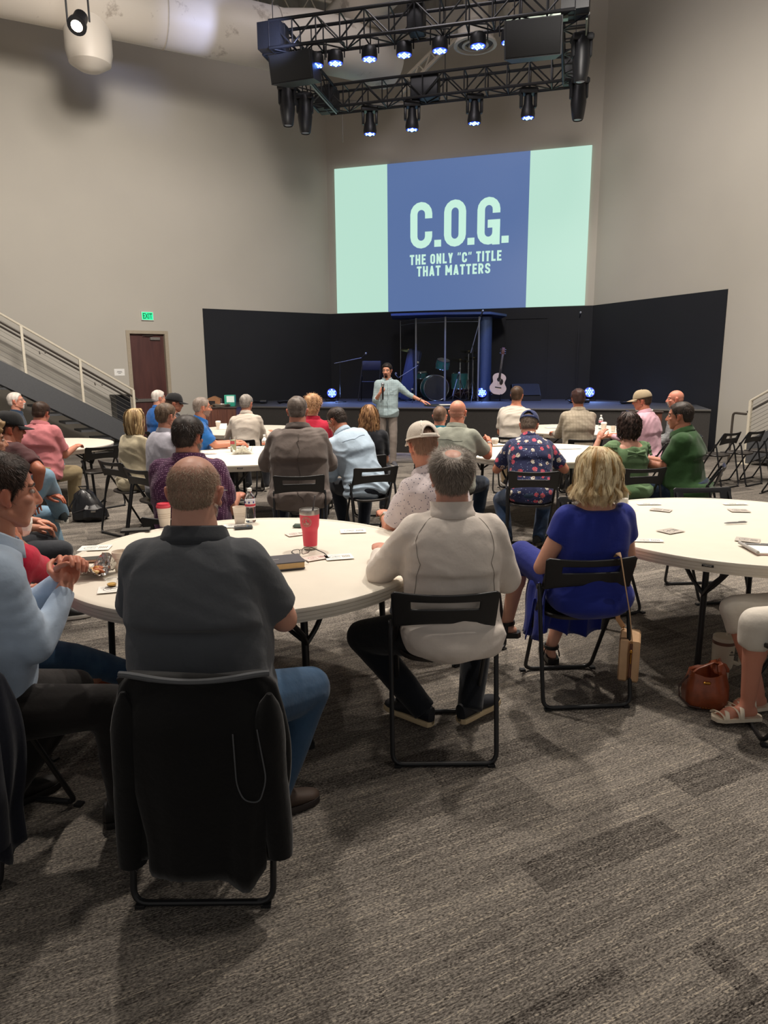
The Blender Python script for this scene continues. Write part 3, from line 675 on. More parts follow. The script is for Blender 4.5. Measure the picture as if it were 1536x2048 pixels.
# ------------------------------------------------------------------ folding chair
def make_chair(label, seatm=None):
    t = thing('folding_chair', label, 'chair')
    # main frame: backrest top -> front foot
    w = .197; A = lambda s: [(s * .205, -.225, .745), (s * .200, -.05, .42), (s * .190, .19, .04)]
    g = Geo(); pts = [(-.203, -.215, .74), (-.200, -.02, .43), (-.188, .205, .012), (.188, .205, .012), (.200, -.02, .43), (.203, -.215, .74)]
    tube(g, fillet(pts, .05, 5), .0105, 10); obj('front_frame', g, BLK, t)
    g = Geo(); pts = [(-.222, -.125, .615), (-.226, -.150, .56), (-.222, -.265, .012), (.222, -.265, .012), (.226, -.150, .56), (.222, -.125, .615)]
    tube(g, fillet(pts, .05, 5), .0105, 10); obj('rear_frame', g, BLK, t)
    for s in (-1, 1):
        g = Geo(); cone(g, (s * .198, -.128, .600), .012, (s * .236, -.128, .600), .012, round0=False, round1=False); obj('hinge', g, BLKP, t)
        for y in (.205, -.265): g = Geo(); box(g, (s * .2, y, .006), (.03, .03, .010)); obj('foot_cap', g, BLKP, t, smooth=False)
    # seat: rounded plate
    g = Geo(); out = []
    for i in range(36):
        a = 2 * PI * i / 36; ex = .55; x = np.sign(math.cos(a)) * abs(math.cos(a)) ** ex * .195; y = np.sign(math.sin(a)) * abs(math.sin(a)) ** ex * .19 + .03
        out.append((x * (1 + .0 * y), y))
    R = []
    for z, k, in ((-.014, .93), (-.010, .99), (.004, 1.0), (.010, .975), (.006, .88), (.0, .5), (-.001, .05)):
        R.append(np.array([(x * k, (y - .03) * k + .03, .438 + z + .012 * (x / .2) ** 2) for x, y in out]))
    loft(g, R); obj('seat', g, seatm or SEATM, t)
    # backrest: curved panel with slot
    nx, nz = 29, 9; g = Geo(); v = []; f = []; keep = {}
    for j in range(nz):
        for i in range(nx):
            u = i / (nx - 1) * 2 - 1; q = j / (nz - 1); wid = .226 - .010 * (1 - q); ed = .012 * max(0, abs(u) - .9) * 10 * (q > .85)
            z = .606 + q * .170 - .010 * (u * u < .0) - (.020 * (1 - u * u)) * q * .6 + (1 - q) * (.022 * (1 - u * u) - .004); yb = -.178 - q * .055 - .028 * (1 - u * u)
            if q > .99 and abs(u) > .93: z -= .012
            v.append((u * wid, yb, z))
    for j in range(nz - 1):
        for i in range(nx - 1):
            u = (i + .5) / (nx - 1) * 2 - 1; 
            if j in (4, 5) and abs(u) < .66: continue
            f.append((j * nx + i, j * nx + i + 1, (j + 1) * nx + i + 1, (j + 1) * nx + i))
    g.add(v, f); o = obj('backrest', g, BLKP, t, solid=.012, auto=0)
    md = o.modifiers.new('b', 'BEVEL'); md.width = .004; md.segments = 2; md.limit_method = 'ANGLE'
    return t
CH0 = None
def chair(x, y, az, label, group='black folding chairs'):
    global CH0
    if CH0 is None: c = CH0 = make_chair(label)
    else: c = copy_tree(CH0, label=label)
    c.location = (x, y, 0); c.rotation_euler = (0, 0, -math.radians(az)); c['group'] = group; c['category'] = 'chair'; return c
def chair_under(P, label, back=.05, group='black folding chairs', daz=0):
    r = P['root']; rz = r.rotation_euler[2]; az = -math.degrees(rz) + daz; o = Vector((0, -.03 + back - .05, 0)); o.rotate(Euler((0, 0, rz)))
    return chair(r.location.x + o.x, r.location.y + o.y, az, label, group)
# ------------------------------------------------------------------ round table
TB0 = None
def make_table(label):
    t = thing('round_table', label, 'table'); g = Geo(); R = .914
    lathe(g, [(.02, .735), (R - .035, .735), (R - .030, .7395), (R - .012, .7395), (R - .003, .735), (R, .727), (R - .001, .719), (R - .007, .714), (R - .007, .700), (R - .011, .696), (R - .011, .684), (R - .016, .680), (R - .018, .670), (R - .032, .668), (.02, .690)], n=96); obj('tabletop', g, WHT, t, auto=40)
    for sx in (-1, 1):
        for sy in (-1, 1):
            g = Geo(); x, y = sx * .58, sy * .42
            tube(g, [(x * .96, y * .96, .69), (x, y, .02)], .0165, 12); lg = obj('leg', g, BLK, t)
            f = Geo(); cone(f, (x, y, .03), .020, (x, y, .002), .021, round0=False, round1=False); obj('foot_cap', f, BLKP, lg)
            for k in (-1, 1):
                b = Geo(); tube(b, fillet([(x, y, .50), (x + .02 * sx, y + k * .06, .56), (x + .015 * sx, y + k * .19, .685)], .06, 5), .0115, 8); obj('brace', b, BLK, lg)
            b = Geo(); tube(b, fillet([(x, y, .50), (x - .09 * sx, y, .55), (x - .26 * sx, y, .69)], .06, 5), .010, 8); obj('brace', b, BLK, lg)
    for sx in (-1, 1):
        g = Geo(); box(g, (sx * .56, 0, .682), (.05, .92, .022)); obj('under_rail', g, BLK, t)
    g = Geo(); A = -.09
    for k in range(9):
        pass
    pts = [[(( R + .0015) * math.sin(a), -(R + .0015) * math.cos(a), z) for z in (.701, .713)] for a in np.linspace(-.92, -.86, 6)]
    sheet(g, np.array(pts)); bd = obj('badge', g, plain('badge_black', '1a1a1c', .4), t, solid=.001)
    tg = text_geo('LIFETIME', .0095, .0003, xs=1.0); xform(tg, rotm(0, 0, -.89) @ rotm(PI / 2, 0, 0), ((R + .0028) * math.sin(-.89), -(R + .0028) * math.cos(-.89), .707)); obj('badge_lettering', tg, plain('badge_letter', 'd8d4cc', .4), bd, smooth=False)
    return t
def table(x, y, rz, label):
    global TB0
    if TB0 is None: t = TB0 = make_table(label)
    else: t = copy_tree(TB0, label=label)
    t.location = (x, y, 0); t.rotation_euler = (0, 0, rz); t['group'] = 'round white folding tables'; t['category'] = 'table'; return t

# ------------------------------------------------------------------ the room
pL = np.array([-1.369, 19.0]); pR = np.array([4.977, 17.119])
dL = np.array([-.8182, -.5749]); nL = np.array([.575, -.818]); dR = np.array([.4220, -.9066]); nR_ = np.array([-.9066, -.4220]); dS = np.array([.9588, -.2842]); nS = np.array([-.2842, -.9588])
def wp(A, d, n, s, off, z): q = A + d * s + n * off; return np.array([q[0], q[1], z])
def wbox(g, A, d, n, s0, s1, o0, o1, z0, z1):
    v = [wp(A, d, n, s, o, z) for z in (z0, z1) for s, o in ((s0, o0), (s1, o0), (s1, o1), (s0, o1))]
    g.add(v, [(0, 1, 2, 3), (4, 7, 6, 5), (0, 4, 5, 1), (1, 5, 6, 2), (2, 6, 7, 3), (3, 7, 4, 0)]); return g
def wall_mat(name, c1, c2):
    t = NT(name); v = t.coord(); n = t.noise(v, .5, 3); t.base(t.ramp(n, [(.3, srgb(c1)), (.7, srgb(c2))])); t.rough(.75); t.b.inputs['Specular IOR Level'].default_value = .2
    t.bump(t.noise(v, 160, 3), .12, .003); return t.m
WALL = wall_mat('wall_paint', 'b8b2a7', 'beb8ac'); BLACKW = wall_mat('black_wall_paint', '232428', '292a2e')
g = Geo(); H_ = 10.2
wbox(g, pL, dL, nL, -.3, 4.33, 0, -.3, 0, H_); wbox(g, pL, dL, nL, 5.27, 16, 0, -.3, 0, H_); wbox(g, pL, dL, nL, 4.33, 5.27, 0, -.3, 2.56, H_)
struct('wall_left', g, WALL, smooth=False)
g = Geo(); wbox(g, pL, dS, nS, -.2, 6.82, 0, -.3, 0, H_); struct('wall_back', g, WALL, smooth=False)
g = Geo(); wbox(g, pR, dR, nR_, -.3, 16, 0, -.3, 0, H_); struct('wall_right', g, WALL, smooth=False)
g = Geo(); wbox(g, pL, dL, nL, 0, 3.47, .02, 0, 0, 3.093); struct('trim_1', g, BLACKW, smooth=False)
g = Geo(); wbox(g, pL, dS, nS, 0, 6.62, .02, 0, 0, 3.093); tp = struct('trim_2', g, BLACKW, smooth=False)
g = Geo(); wbox(g, pR, dR, nR_, 0, 3.69, .02, 0, 0, 3.093); struct('trim_3', g, BLACKW, smooth=False)
# concealed black door on the back wall
g = Geo(); 
for s0, s1, z0, z1 in ((4.55, 4.58, .91, 2.83), (5.57, 5.60, .91, 2.83), (4.55, 5.60, 2.83, 2.86)): wbox(g, pL, dS, nS, s0, s1, .045, .02, z0, z1)
struct('door_2', g, BLACKW, smooth=False)
# door in the left wall
WOOD = NT('mahogany_door'); v = WOOD.coord(scale=(1, 1, .12)); WOOD.base(WOOD.ramp(WOOD.noise(v, 12, 4), [(.3, srgb('46231f')), (.7, srgb('57302a'))])); WOOD.rough(.45); WOOD = WOOD.m
g = Geo(); wbox(g, pL, dL, nL, 4.40, 5.20, -.10, -.15, .01, 2.49); dr_ = struct('door_1', g, WOOD, smooth=False)
g = Geo()
for a in ((4.33, 4.41, .02, -.16, 0, 2.56), (5.19, 5.27, .02, -.16, 0, 2.56), (4.41, 5.19, .02, -.16, 2.49, 2.56)): wbox(g, pL, dL, nL, *a)
struct('trim_4', g, plain('door_frame_paint', 'a89b86', .5), smooth=False)
g = Geo(); wbox(g, pL, dL, nL, 4.50, 4.72, -.04, -.10, 2.36, 2.42); tube(g, [wp(pL, dL, nL, 4.72, -.07, 2.43), wp(pL, dL, nL, 4.9, -.02, 2.45), wp(pL, dL, nL, 4.66, -.05, 2.46)], .008, 6); obj('door_closer', g, STEEL, dr_, smooth=False)
g = Geo(); wbox(g, pL, dL, nL, 4.44, 5.16, -.05, -.10, .98, 1.05); obj('push_bar', g, STEEL, dr_, smooth=False)
# carpet
t = NT('striped_carpet_tiles'); A = math.radians(26)
v = t.coord('Object', rot=(0, 0, -A))      # x runs along the stripes
def stretch(sx, sy, sc, det=3):
    mp = t.n('Mapping'); t.t.links.new(v, mp.inputs[0]); mp.inputs['Scale'].default_value = (sx, sy, 1); return t.noise(mp.outputs[0], sc, det, .6)
fine = stretch(1.0, 9, 26, 3); mid = stretch(.25, 5, 5, 3)
def tiles(w, h, off, freq):
    b = t.n('TexBrick'); mp = t.n('Mapping'); t.t.links.new(v, mp.inputs[0]); mp.inputs['Location'].default_value = (off, off * 1.7, 0); t.t.links.new(mp.outputs[0], b.inputs['Vector'])
    b.inputs['Color1'].default_value = (0, 0, 0, 1); b.inputs['Color2'].default_value = (1, 1, 1, 1); b.inputs['Mortar Size'].default_value = 0; b.inputs['Scale'].default_value = 1; b.inputs['Brick Width'].default_value = w; b.inputs['Row Height'].default_value = h
    b.offset = .37; b.offset_frequency = freq; return b.outputs[0]
T1_ = tiles(.62, .17, .3, 2); T2_ = tiles(.95, .31, 3.1, 3)
dark = t.math('MULTIPLY', t.math('GREATER_THAN', T1_, .70), t.math('GREATER_THAN', T2_, .45))
speck = stretch(1.0, 2.0, 95, 2); line = t.math('GREATER_THAN', stretch(.45, 12, 12, 1), .60)
val = t.math('ADD', t.math('MULTIPLY', fine, .34), t.math('ADD', t.math('MULTIPLY', speck, .50), t.math('MULTIPLY', mid, .19)))
val = t.math('ADD', val, t.math('MULTIPLY', dark, -.06)); val = t.math('ADD', val, t.math('MULTIPLY', t.math('SUBTRACT', T2_, .5), .05))
val = t.math('ADD', val, t.math('MULTIPLY', t.math('MULTIPLY', line, t.math('GREATER_THAN', speck, .47)), .09))
t.base(t.ramp(val, [(.35, srgb('25211f')), (.46, srgb('5a5550')), (.56, srgb('837d76')), (.70, srgb('b5aa99'))])); t.rough(.95); t.b.inputs['Specular IOR Level'].default_value = .1
t.bump(t.math('ADD', t.math('MULTIPLY', fine, .6), speck), .9, .006); CARPET = t.m
g = Geo(); g.add([(-14, -4, 0), (13, -4, 0), (13, 21, 0), (-14, 21, 0), (-14, -4, -.2), (13, -4, -.2), (13, 21, -.2), (-14, 21, -.2)], [(0, 1, 2, 3), (4, 7, 6, 5), (0, 4, 5, 1), (1, 5, 6, 2), (2, 6, 7, 3), (3, 7, 4, 0)]); struct('floor', g, CARPET, smooth=False)
# ceiling: corrugated deck
g = Geo(); xs = np.arange(-14, 13.01, .09); z = [9.78, 9.78, 9.84, 9.84] * 200; prof = [(x, zz) for x, zz in zip(xs, z)]
grid = np.array([[(x, y, zz) for y in (-4, 21)] for x, zz in prof]); sheet(g, grid)
CEIL = plain('painted_deck', '8f8a82', .6, var=.1, vs=2); struct('ceiling', g, CEIL, smooth=False)
# ------------------------------------------------------------------ stage
stF = np.array([.34, 14.2]); a_ = np.array([-3.55, 15.35]); b_ = np.array([5.85, 12.6])
poly = [tuple(a_), tuple(b_), tuple(pR + dR * 3.2 + nR_ * .03), tuple(pR + nR_ * .03 + nS * .02), tuple(pL + nS * .03 + nL * .03), tuple(pL + dL * 2.9 + nL * .03)]
STF = plain('stage_carpet', '34312e', .9, var=.15, vs=60); STT = plain('stage_top_carpet', '3c3d42', .85, var=.12, vs=40)
g = Geo(); loft(g, [np.array([(x, y, zz) for x, y in poly]) for zz in (0, .895)]); stg = tag(obj('stage', g, STF, smooth=False), 'long low stage platform with dark carpeted front below the projection screen', 'stage')
g = Geo(); c_ = np.mean(poly, 0); loft(g, [np.array([(x, y, zz) for x, y in poly]) for zz in (.895, .912)]); obj('stage_top', g, STT, stg, smooth=False)
g = Geo(); tube(g, [(a_[0], a_[1] - .01, .893), (b_[0], b_[1] - .01, .893)], .022, 8); obj('nosing', g, plain('nosing', '4a4743', .7), stg)
# projected slide
def sbox(g, s0, s1, z0, z1, o0, o1): return wbox(g, pL, dS, nS, s0, s1, o1, o0, z0, z1)
scr = thing('projection_screen', 'large projection screen showing a blue slide with mint white side bands', 'screen', tuple(wp(pL, dS, nS, 3.3, .02, 3.1)))
ST0 = np.array(scr.location)
def sobj(name, g, m):
    g.v = [v - ST0 for v in g.v]; return obj(name, g, m, scr, smooth=False)
MINT = emis('slide_mint', 'bfe8d6', .82); BLUE = emis('slide_blue', '566f9f', .90)
sobj('side_band', sbox(Geo(), .22, 1.60, 3.10, 6.585, .02, .045), MINT); sobj('side_band', sbox(Geo(), 5.05, 6.42, 3.10, 6.585, .02, .045), MINT)
sobj('slide_panel', sbox(Geo(), 1.60, 5.05, 3.10, 6.585, .02, .046), BLUE)
def fit_text(body, s0, s1, z0, z1, off):
    g = text_geo(body, 1.0, .004, offset=off); V = g.V(); mn = V.min(0); mx = V.max(0)
    u = (V[:, 0] - mn[0]) / (mx[0] - mn[0]) * (s1 - s0) + s0; w = (V[:, 1] - mn[1]) / (mx[1] - mn[1]) * (z1 - z0) + z0
    P_ = np.array([wp(pL, dS, nS, a, .052 + b * .5, c) for a, b, c in zip(u, V[:, 2], w)]); g.v = [P_]; return g
LET = emis('slide_letter', 'c6eedc', .90)
x0 = 2.18
def arc(cx, cy, rx, ry, a0, a1, n=8): return [(cx + rx * math.cos(math.radians(a0 + (a1 - a0) * i / n)), cy + ry * math.sin(math.radians(a0 + (a1 - a0) * i / n))) for i in range(n + 1)]
def glyph(c, w, t):
    a, b, lo, hi = t / 2, w - t / 2, t / 2, 1 - t / 2; r = (b - a) / 2; m = w / 2; q = r * 1.0
    top = arc(m, hi - q, r, q, 0, 180); bot = arc(m, lo + q, r, q, 180, 360)
    G_ = {'C': [[(b, .64)] + top + bot + [(b, .36)]], 'O': [top + bot + [top[0]]], 'G': [[(b, .66)] + top + bot + [(b, .52 - t / 2)], [(m - .02, .52 - t / 2 + t * .05), (w, .52 - t / 2 + t * .05)], [(b, .5), (b, 0)]],
      'T': [[(0, hi), (w, hi)], [(m, 1), (m, 0)]], 'H': [[(a, 0), (a, 1)], [(b, 0), (b, 1)], [(a, .5), (b, .5)]], 'E': [[(a, 0), (a, 1)], [(a, hi), (w, hi)], [(a, lo), (w, lo)], [(a, .51), (w * .9, .51)]],
      'N': [[(a, 0), (a, 1)], [(b, 0), (b, 1)], [(a, 1 - t * .3), (b, t * .3)]], 'L': [[(a, 0), (a, 1)], [(a, lo), (w, lo)]], 'Y': [[(a, 1), (m, .42)], [(b, 1), (m, .42)], [(m, .48), (m, 0)]], 'I': [[(t / 2, 0), (t / 2, 1)]],
      'M': [[(a, 0), (a, 1)], [(b, 0), (b, 1)], [(a, 1 - t * .2), (m, .28)], [(b, 1 - t * .2), (m, .28)]], 'A': [[(a * .8, 0), (m, 1)], [(w - a * .8, 0), (m, 1)], [(w * .22, .26), (w * .78, .26)]],
      'R': [[(a, 0), (a, 1)], [(a, hi)] + arc(m, hi - .21, b - m, .21, 90, -90, 8) + [(a, hi - .42)], [(m, .48), (w - t * .45, 0)]],
      'S': [[(b, .68)] + arc(m, hi - q * .95, r, q * .95, 0, 180) + [(a, .66), (a + .03, .58), (b - .03, .42), (b, .34)] + arc(m, lo + q * .95, r, q * .95, 360, 180) + [(a, .32)]],
      '.': [[(a, 0), (a, t)]], '"': [[(t * .45, 1), (t * .25, .72)], [(t * 1.35, 1), (t * 1.15, .72)]], ' ': []}
    return G_[c]
def strokes(g, text, s0, s1, z0, z1, wid, t=.23, gap=.09):
    ws = []; 
    for c in text: ws.append({'.': t, 'I': t, ' ': .22, '"': t * 1.6, 'M': wid * 1.3, 'L': wid * .85, 'E': wid * .86, 'T': wid * .92}.get(c, wid))
    tot = sum(ws) + gap * (len(text) - 1); k = (s1 - s0) / tot; h = z1 - z0; x = 0; tt = t
    for c, w in zip(text, ws):
        for pl in glyph(c, w, tt if c != '.' else w):
            ty = tt * (1 if c != '"' else .55); n = len(pl); L_, R__ = [], []
            for i, p0 in enumerate(pl):
                P_ = np.array(p0); a = np.array(pl[max(i - 1, 0)]); b = np.array(pl[min(i + 1, n - 1)])
                if n > 3 and pl[0] == pl[-1] and i in (0, n - 1): a, b = np.array(pl[-2]), np.array(pl[1])
                A_ = a * [k, h]; B_ = b * [k, h]; d_ = nrm(B_ - A_); nn = np.array([-d_[1], d_[0]]) * ty / 2 * h * .95
                c0 = (P_ + [x, 0]) * [k, h]; L_.append(c0 + nn); R__.append(c0 - nn)
            v = []
            for o_ in (.046, .052):
                for q in L_: v.append(wp(pL, dS, nS, s0 + q[0], o_, z0 + min(max(q[1], 0), h)))
                for q in R__: v.append(wp(pL, dS, nS, s0 + q[0], o_, z0 + min(max(q[1], 0), h)))
            f = []
            for i in range(n - 1): f += [(2 * n + i, 2 * n + i + 1, 3 * n + i + 1, 3 * n + i), (i, i + 1, 2 * n + i + 1, 2 * n + i), (n + i, 3 * n + i, 3 * n + i + 1, n + i + 1)]
            g.add(np.array(v), f)
        x += w + gap
    return g
for ch_, (a0, a1), (zz0, zz1) in (('C', (2.18, 2.74), (4.575, 5.66)), ('.', (2.79, 2.96), (4.60, 4.76)), ('O', (3.03, 3.57), (4.575, 5.66)), ('.', (3.61, 3.78), (4.60, 4.76)), ('G', (3.84, 4.39), (4.575, 5.66)), ('.', (4.43, 4.60), (4.60, 4.76))):
    sobj('letter', strokes(Geo(), ch_, a0, a1, zz0, zz1, .52, .175) if ch_ != '.' else sbox(Geo(), a0, a1, zz0, zz1, .046, .052), LET)
sobj('lettering', strokes(Geo(), 'THE ONLY "C" TITLE', 2.17, 4.44, 4.20, 4.44, .50, .20, .11), LET); sobj('lettering', strokes(Geo(), 'THAT MATTERS', 2.35, 4.18, 3.92, 4.16, .50, .20, .11), LET)
# exit sign and notice
ex = thing('exit_sign', 'green lit exit sign above the brown door', 'sign', tuple(wp(pL, dL, nL, 4.78, .0, 2.88)))
def eobj(o0, name, g, m, par): g.v = [v - np.array(o0.location) for v in g.v]; return obj(name, g, m, par, smooth=False)
eobj(ex, 'housing', wbox(Geo(), pL, dL, nL, 4.64, 4.91, .0, .05, 2.78, 2.97), plain('sign_housing', 'cfd0c8', .5), ex)
eobj(ex, 'lit_panel', wbox(Geo(), pL, dL, nL, 4.655, 4.895, .05, .056, 2.795, 2.955), emis('exit_green', '18c880', 1.3), ex)
g = text_geo('EXIT', .15, .001, offset=.004); V = g.V(); mn, mx = V.min(0), V.max(0); g.v = [np.array([wp(pL, dL, nL, 4.88 - (a - mn[0]) / (mx[0] - mn[0]) * .21, .058 + c, 2.815 + (b - mn[1]) / (mx[1] - mn[1]) * .12) for a, b, c in V])]
eobj(ex, 'lettering', g, plain('exit_dark', '0a6a45', .5), ex)
nt = thing('paper_notice', 'small white paper notice on the wall left of the brown door', 'notice', tuple(wp(pL, dL, nL, 5.47, .0, 1.57)))
eobj(nt, 'sheet', wbox(Geo(), pL, dL, nL, 5.36, 5.58, .0, .006, 1.575, 1.725), PAPER, nt)
g = Geo()
for k, w in enumerate((.05, .06, .03)): wbox(g, pL, dL, nL, 5.47 - w, 5.47 + w, .006, .008, 1.665 - k * .022, 1.673 - k * .022)
eobj(nt, 'print', g, plain('ink', '4a4a4a', .8), nt)
# ------------------------------------------------------------------ stairs
RAILP = plain('cream_rail_paint', 'cfc6b2', .45); DARKST = plain('dark_stringer', '4a4b4d', .55); CABLE = plain('steel_cable', '8d8a84', .4, metal=.6); HANDR = plain('dark_handrail', '4d463f', .4, metal=.3)
def stair(A, d, n, off, sb, zb, st, label, post_s, slope, rail_h, wid=1.15, sgn=1, cables=10):
    o0 = wp(A, d, n, sb, off, 0); r = thing('staircase', label, 'staircase', tuple(o0))
    def L_(g): g.v = [v - o0 for v in g.v]; return g
    zz = lambda s: zb + (s - sb) * slope
    for k, of in enumerate((off, off - wid)):
        g = Geo(); v = []
        for o_ in (of, of - .06):
            for s, z0, z1 in ((sb, 0 if k == 0 else 0, .42), (st, zz(st) - .10, zz(st) + .42)): v += [wp(A, d, n, s, o_, max(z0, 0)), wp(A, d, n, s, o_, z1)]
        g.add(v, [(0, 1, 3, 2), (4, 6, 7, 5), (0, 4, 5, 1), (2, 3, 7, 6), (1, 5, 7, 3), (0, 2, 6, 4)]); obj('stringer', L_(g), DARKST, r, smooth=False)
    nst = int((st - sb) / .28)
    for i in range(nst):
        s = sb + .05 + i * .28; g = Geo(); wbox(g, A, d, n, s, s + .30, off - .06, off - wid, zz(s) + .16, zz(s) + .20); obj('tread', L_(g), DARKST, r, smooth=False)
    tp = lambda s: zb + rail_h + (s - sb) * slope
    g = Geo(); a0 = wp(A, d, n, post_s[0], off - .03, tp(post_s[0])); a1 = wp(A, d, n, st, off - .03, tp(st)); tube(g, [a0, a1], .022, 8, flat=(1, 1)); obj('top_rail', L_(g), RAILP, r)
    for s in post_s:
        g = Geo(); wbox(g, A, d, n, s - .022, s + .022, off - .01, off - .06, max(0, zz(s) + (.35 if s > post_s[0] + .3 else -1)), tp(s)); obj('post', L_(g), RAILP, r, smooth=False)
    for k in range(cables):
        g = Geo(); h = .11 + k * (rail_h - .52) / cables * 1.0; s0 = post_s[0]
        tube(g, [wp(A, d, n, s0, off - .035, zz(s0) + .38 + h), wp(A, d, n, st, off - .035, zz(st) + .38 + h)], .0035, 5); obj('cable', L_(g), CABLE, r)
    for of in (off - .10, off - wid + .05):
        g = Geo(); tube(g, [wp(A, d, n, post_s[0] - .1, of, tp(post_s[0]) - .20), wp(A, d, n, st, of, tp(st) - .18)], .020, 8); hr = obj('handrail', L_(g), HANDR, r)
        g = Geo()
        for s in np.arange(post_s[0] + .6, st, 1.0): tube(g, [wp(A, d, n, s, of, tp(s) - .22), wp(A, d, n, s, of + .02, tp(s) - .27), wp(A, d, n, s, of + .07, tp(s) - .27)], .010, 6)
        obj('bracket', L_(g), HANDR, hr)
    return r, L_
r, L_ = stair(pL, dL, nL, 1.3, 5.45, -.25, 11.5, 'long staircase with cream cable railing rising to the left', [5.56, 6.55, 7.54, 8.6, 9.7], .628, 1.47, wid=.72)
r, L_ = stair(pR, dR, nR_, 1.0, 5.16, -.12, 9.5, 'staircase with cream cable railing at the right edge rising to the right', [5.14, 6.2, 7.3, 8.4], .56, 1.22, wid=.95)
g = Geo(); pts = [wp(pR, dR, nR_, 5.10, 1.0, .86), wp(pR, dR, nR_, 4.84, 1.0, .87), wp(pR, dR, nR_, 4.83, 1.0, .0)]; tube(g, fillet(pts, .06), .02, 8); obj('loop_rail', L_(g), HANDR, r)
g = Geo(); wbox(g, pR, dR, nR_, 5.05, 5.25, 1.06, .88, 0, .02); obj('base_plate', L_(g), RAILP, r, smooth=False)
# black equipment cabinet at the stair foot
bc = thing('equipment_cabinet', 'black cabinet at the foot of the left staircase beside the door', 'cabinet', tuple(wp(pL, dL, nL, 5.55, .35, 0)))
eobj(bc, 'body', wbox(Geo(), pL, dL, nL, 5.42, 5.72, .06, .5, 0, 1.14), BLKP, bc); eobj(bc, 'lid', wbox(Geo(), pL, dL, nL, 5.40, 5.74, .05, .52, 1.14, 1.17), BLK, bc)

# ------------------------------------------------------------------ truss rig
TB = {}
TA = np.array((-1.768, 12.976, 6.850)); TBp = np.array((2.931, 11.780, 6.850)); TC = np.array((-1.084, 15.672, 6.850)); TD = np.array((3.602, 14.343, 6.850))
tr_ = thing('lighting_truss', 'black rectangular lighting truss hanging above the front of the stage', 'truss', (0, 13.3, 6.6)); T0 = np.array([0, 13.3, 6.6])
def truss(A, B, h=.40, w=.38, bays=12):
    d = nrm(B - A); x = nrm(np.cross(d, [0, 0, 1.])); L = np.linalg.norm(B - A); cs = [A + x * sx * w / 2 + np.array([0, 0, z]) for sx in (-1, 1) for z in (0, h)]
    for c in cs: g = Geo(); tube(g, [c - T0, c + d * L - T0], .028, 8); obj('chord', g, BLK, tr_)
    g = Geo()
    for i in range(bays + 1):
        q = d * L * i / bays
        for a, b in ((0, 1), (2, 3), (0, 2), (1, 3)): tube(g, [cs[a] + q - T0, cs[b] + q - T0], .014, 6)
        if i < bays:
            q2 = d * L * (i + 1) / bays
            for a, b in ((0, 1), (2, 3)): tube(g, [cs[a if i % 2 else b] + q - T0, cs[b if i % 2 else a] + q2 - T0], .014, 6)
            tube(g, [cs[0 if i % 2 else 2] + q - T0, cs[2 if i % 2 else 0] + q2 - T0], .012, 6)
    obj('lattice', g, BLK, tr_)
truss(TA, TBp); truss(TC, TD); truss(TA, TC, bays=6); truss(TBp, TD, bays=6)
for c in (TA, TBp, TC, TD): g = Geo(); box(g, c + np.array([0, 0, .20]) - T0, (.40, .40, .40), rz=-.28); obj('corner_block', g, BLKP, tr_, smooth=False)
for f_, (A, B) in ((.5, (TA, TBp)), (.42, (TC, TD))):
    q = A + (B - A) * f_; g = Geo(); box(g, q + np.array([0, 0, .22]) - T0, (.26 if A is TA else .55, .30, .42), rz=-.25, bev=.02); obj('chain_motor', g, BLKP, tr_)
for c in (TA, TBp, TC, TD, (TA + TBp) / 2, (TC + TD) / 2): g = Geo(); tube(g, [c + np.array([0, 0, .5]) - T0, c + np.array([0, 0, 3.15]) - T0], .008, 6); obj('hanging_cable', g, BLK, tr_)
LEDB = emis('led_blue', '78b4ff', 6.0); LEDW = emis('led_ring', '2a3cf0', 3.0)
def led_face(parent, c, R, r, nled=3):
    g = Geo(); k = 0; cone(g, c - R @ np.array([0, 0, .004]), r, c - R @ np.array([0, 0, .010]), r, round0=False, round1=False, n=20); f = obj('lens_plate', g, LEDW, parent)
    g = Geo()
    for i in range(-2, 3):
        for j in range(-2, 3):
            x, y = (i + .5 * (j % 2)) * r * .44, j * r * .38
            if x * x + y * y < (r * .86) ** 2: ell(g, c + R @ np.array([x, y, -.014]), (r * .16, r * .16, r * .09), R=R, n=8)
    obj('led_cluster', g, LEDB, f)
def par_can(p, label, i):
    t = thing('led_par_light', label, 'stage light', tuple(p), 0, 'LED wash lights on the front truss'); g = Geo()
    lathe(g, [(.05, .10), (.10, .095), (.125, .06), (.13, -.02), (.128, -.08), (.12, -.085), (.118, -.02)], n=20); obj('housing', g, BLKP, t)
    g = Geo(); tube(g, fillet([(-.15, 0, 0), (-.15, 0, .23), (.15, 0, .23), (.15, 0, 0)], .03), .012, 6); tube(g, [(0, 0, .23), (0, 0, .26)], .018, 6); obj('yoke', g, BLK, t)
    led_face(t, np.array([0, 0, -.08]), np.eye(3), .115); return t
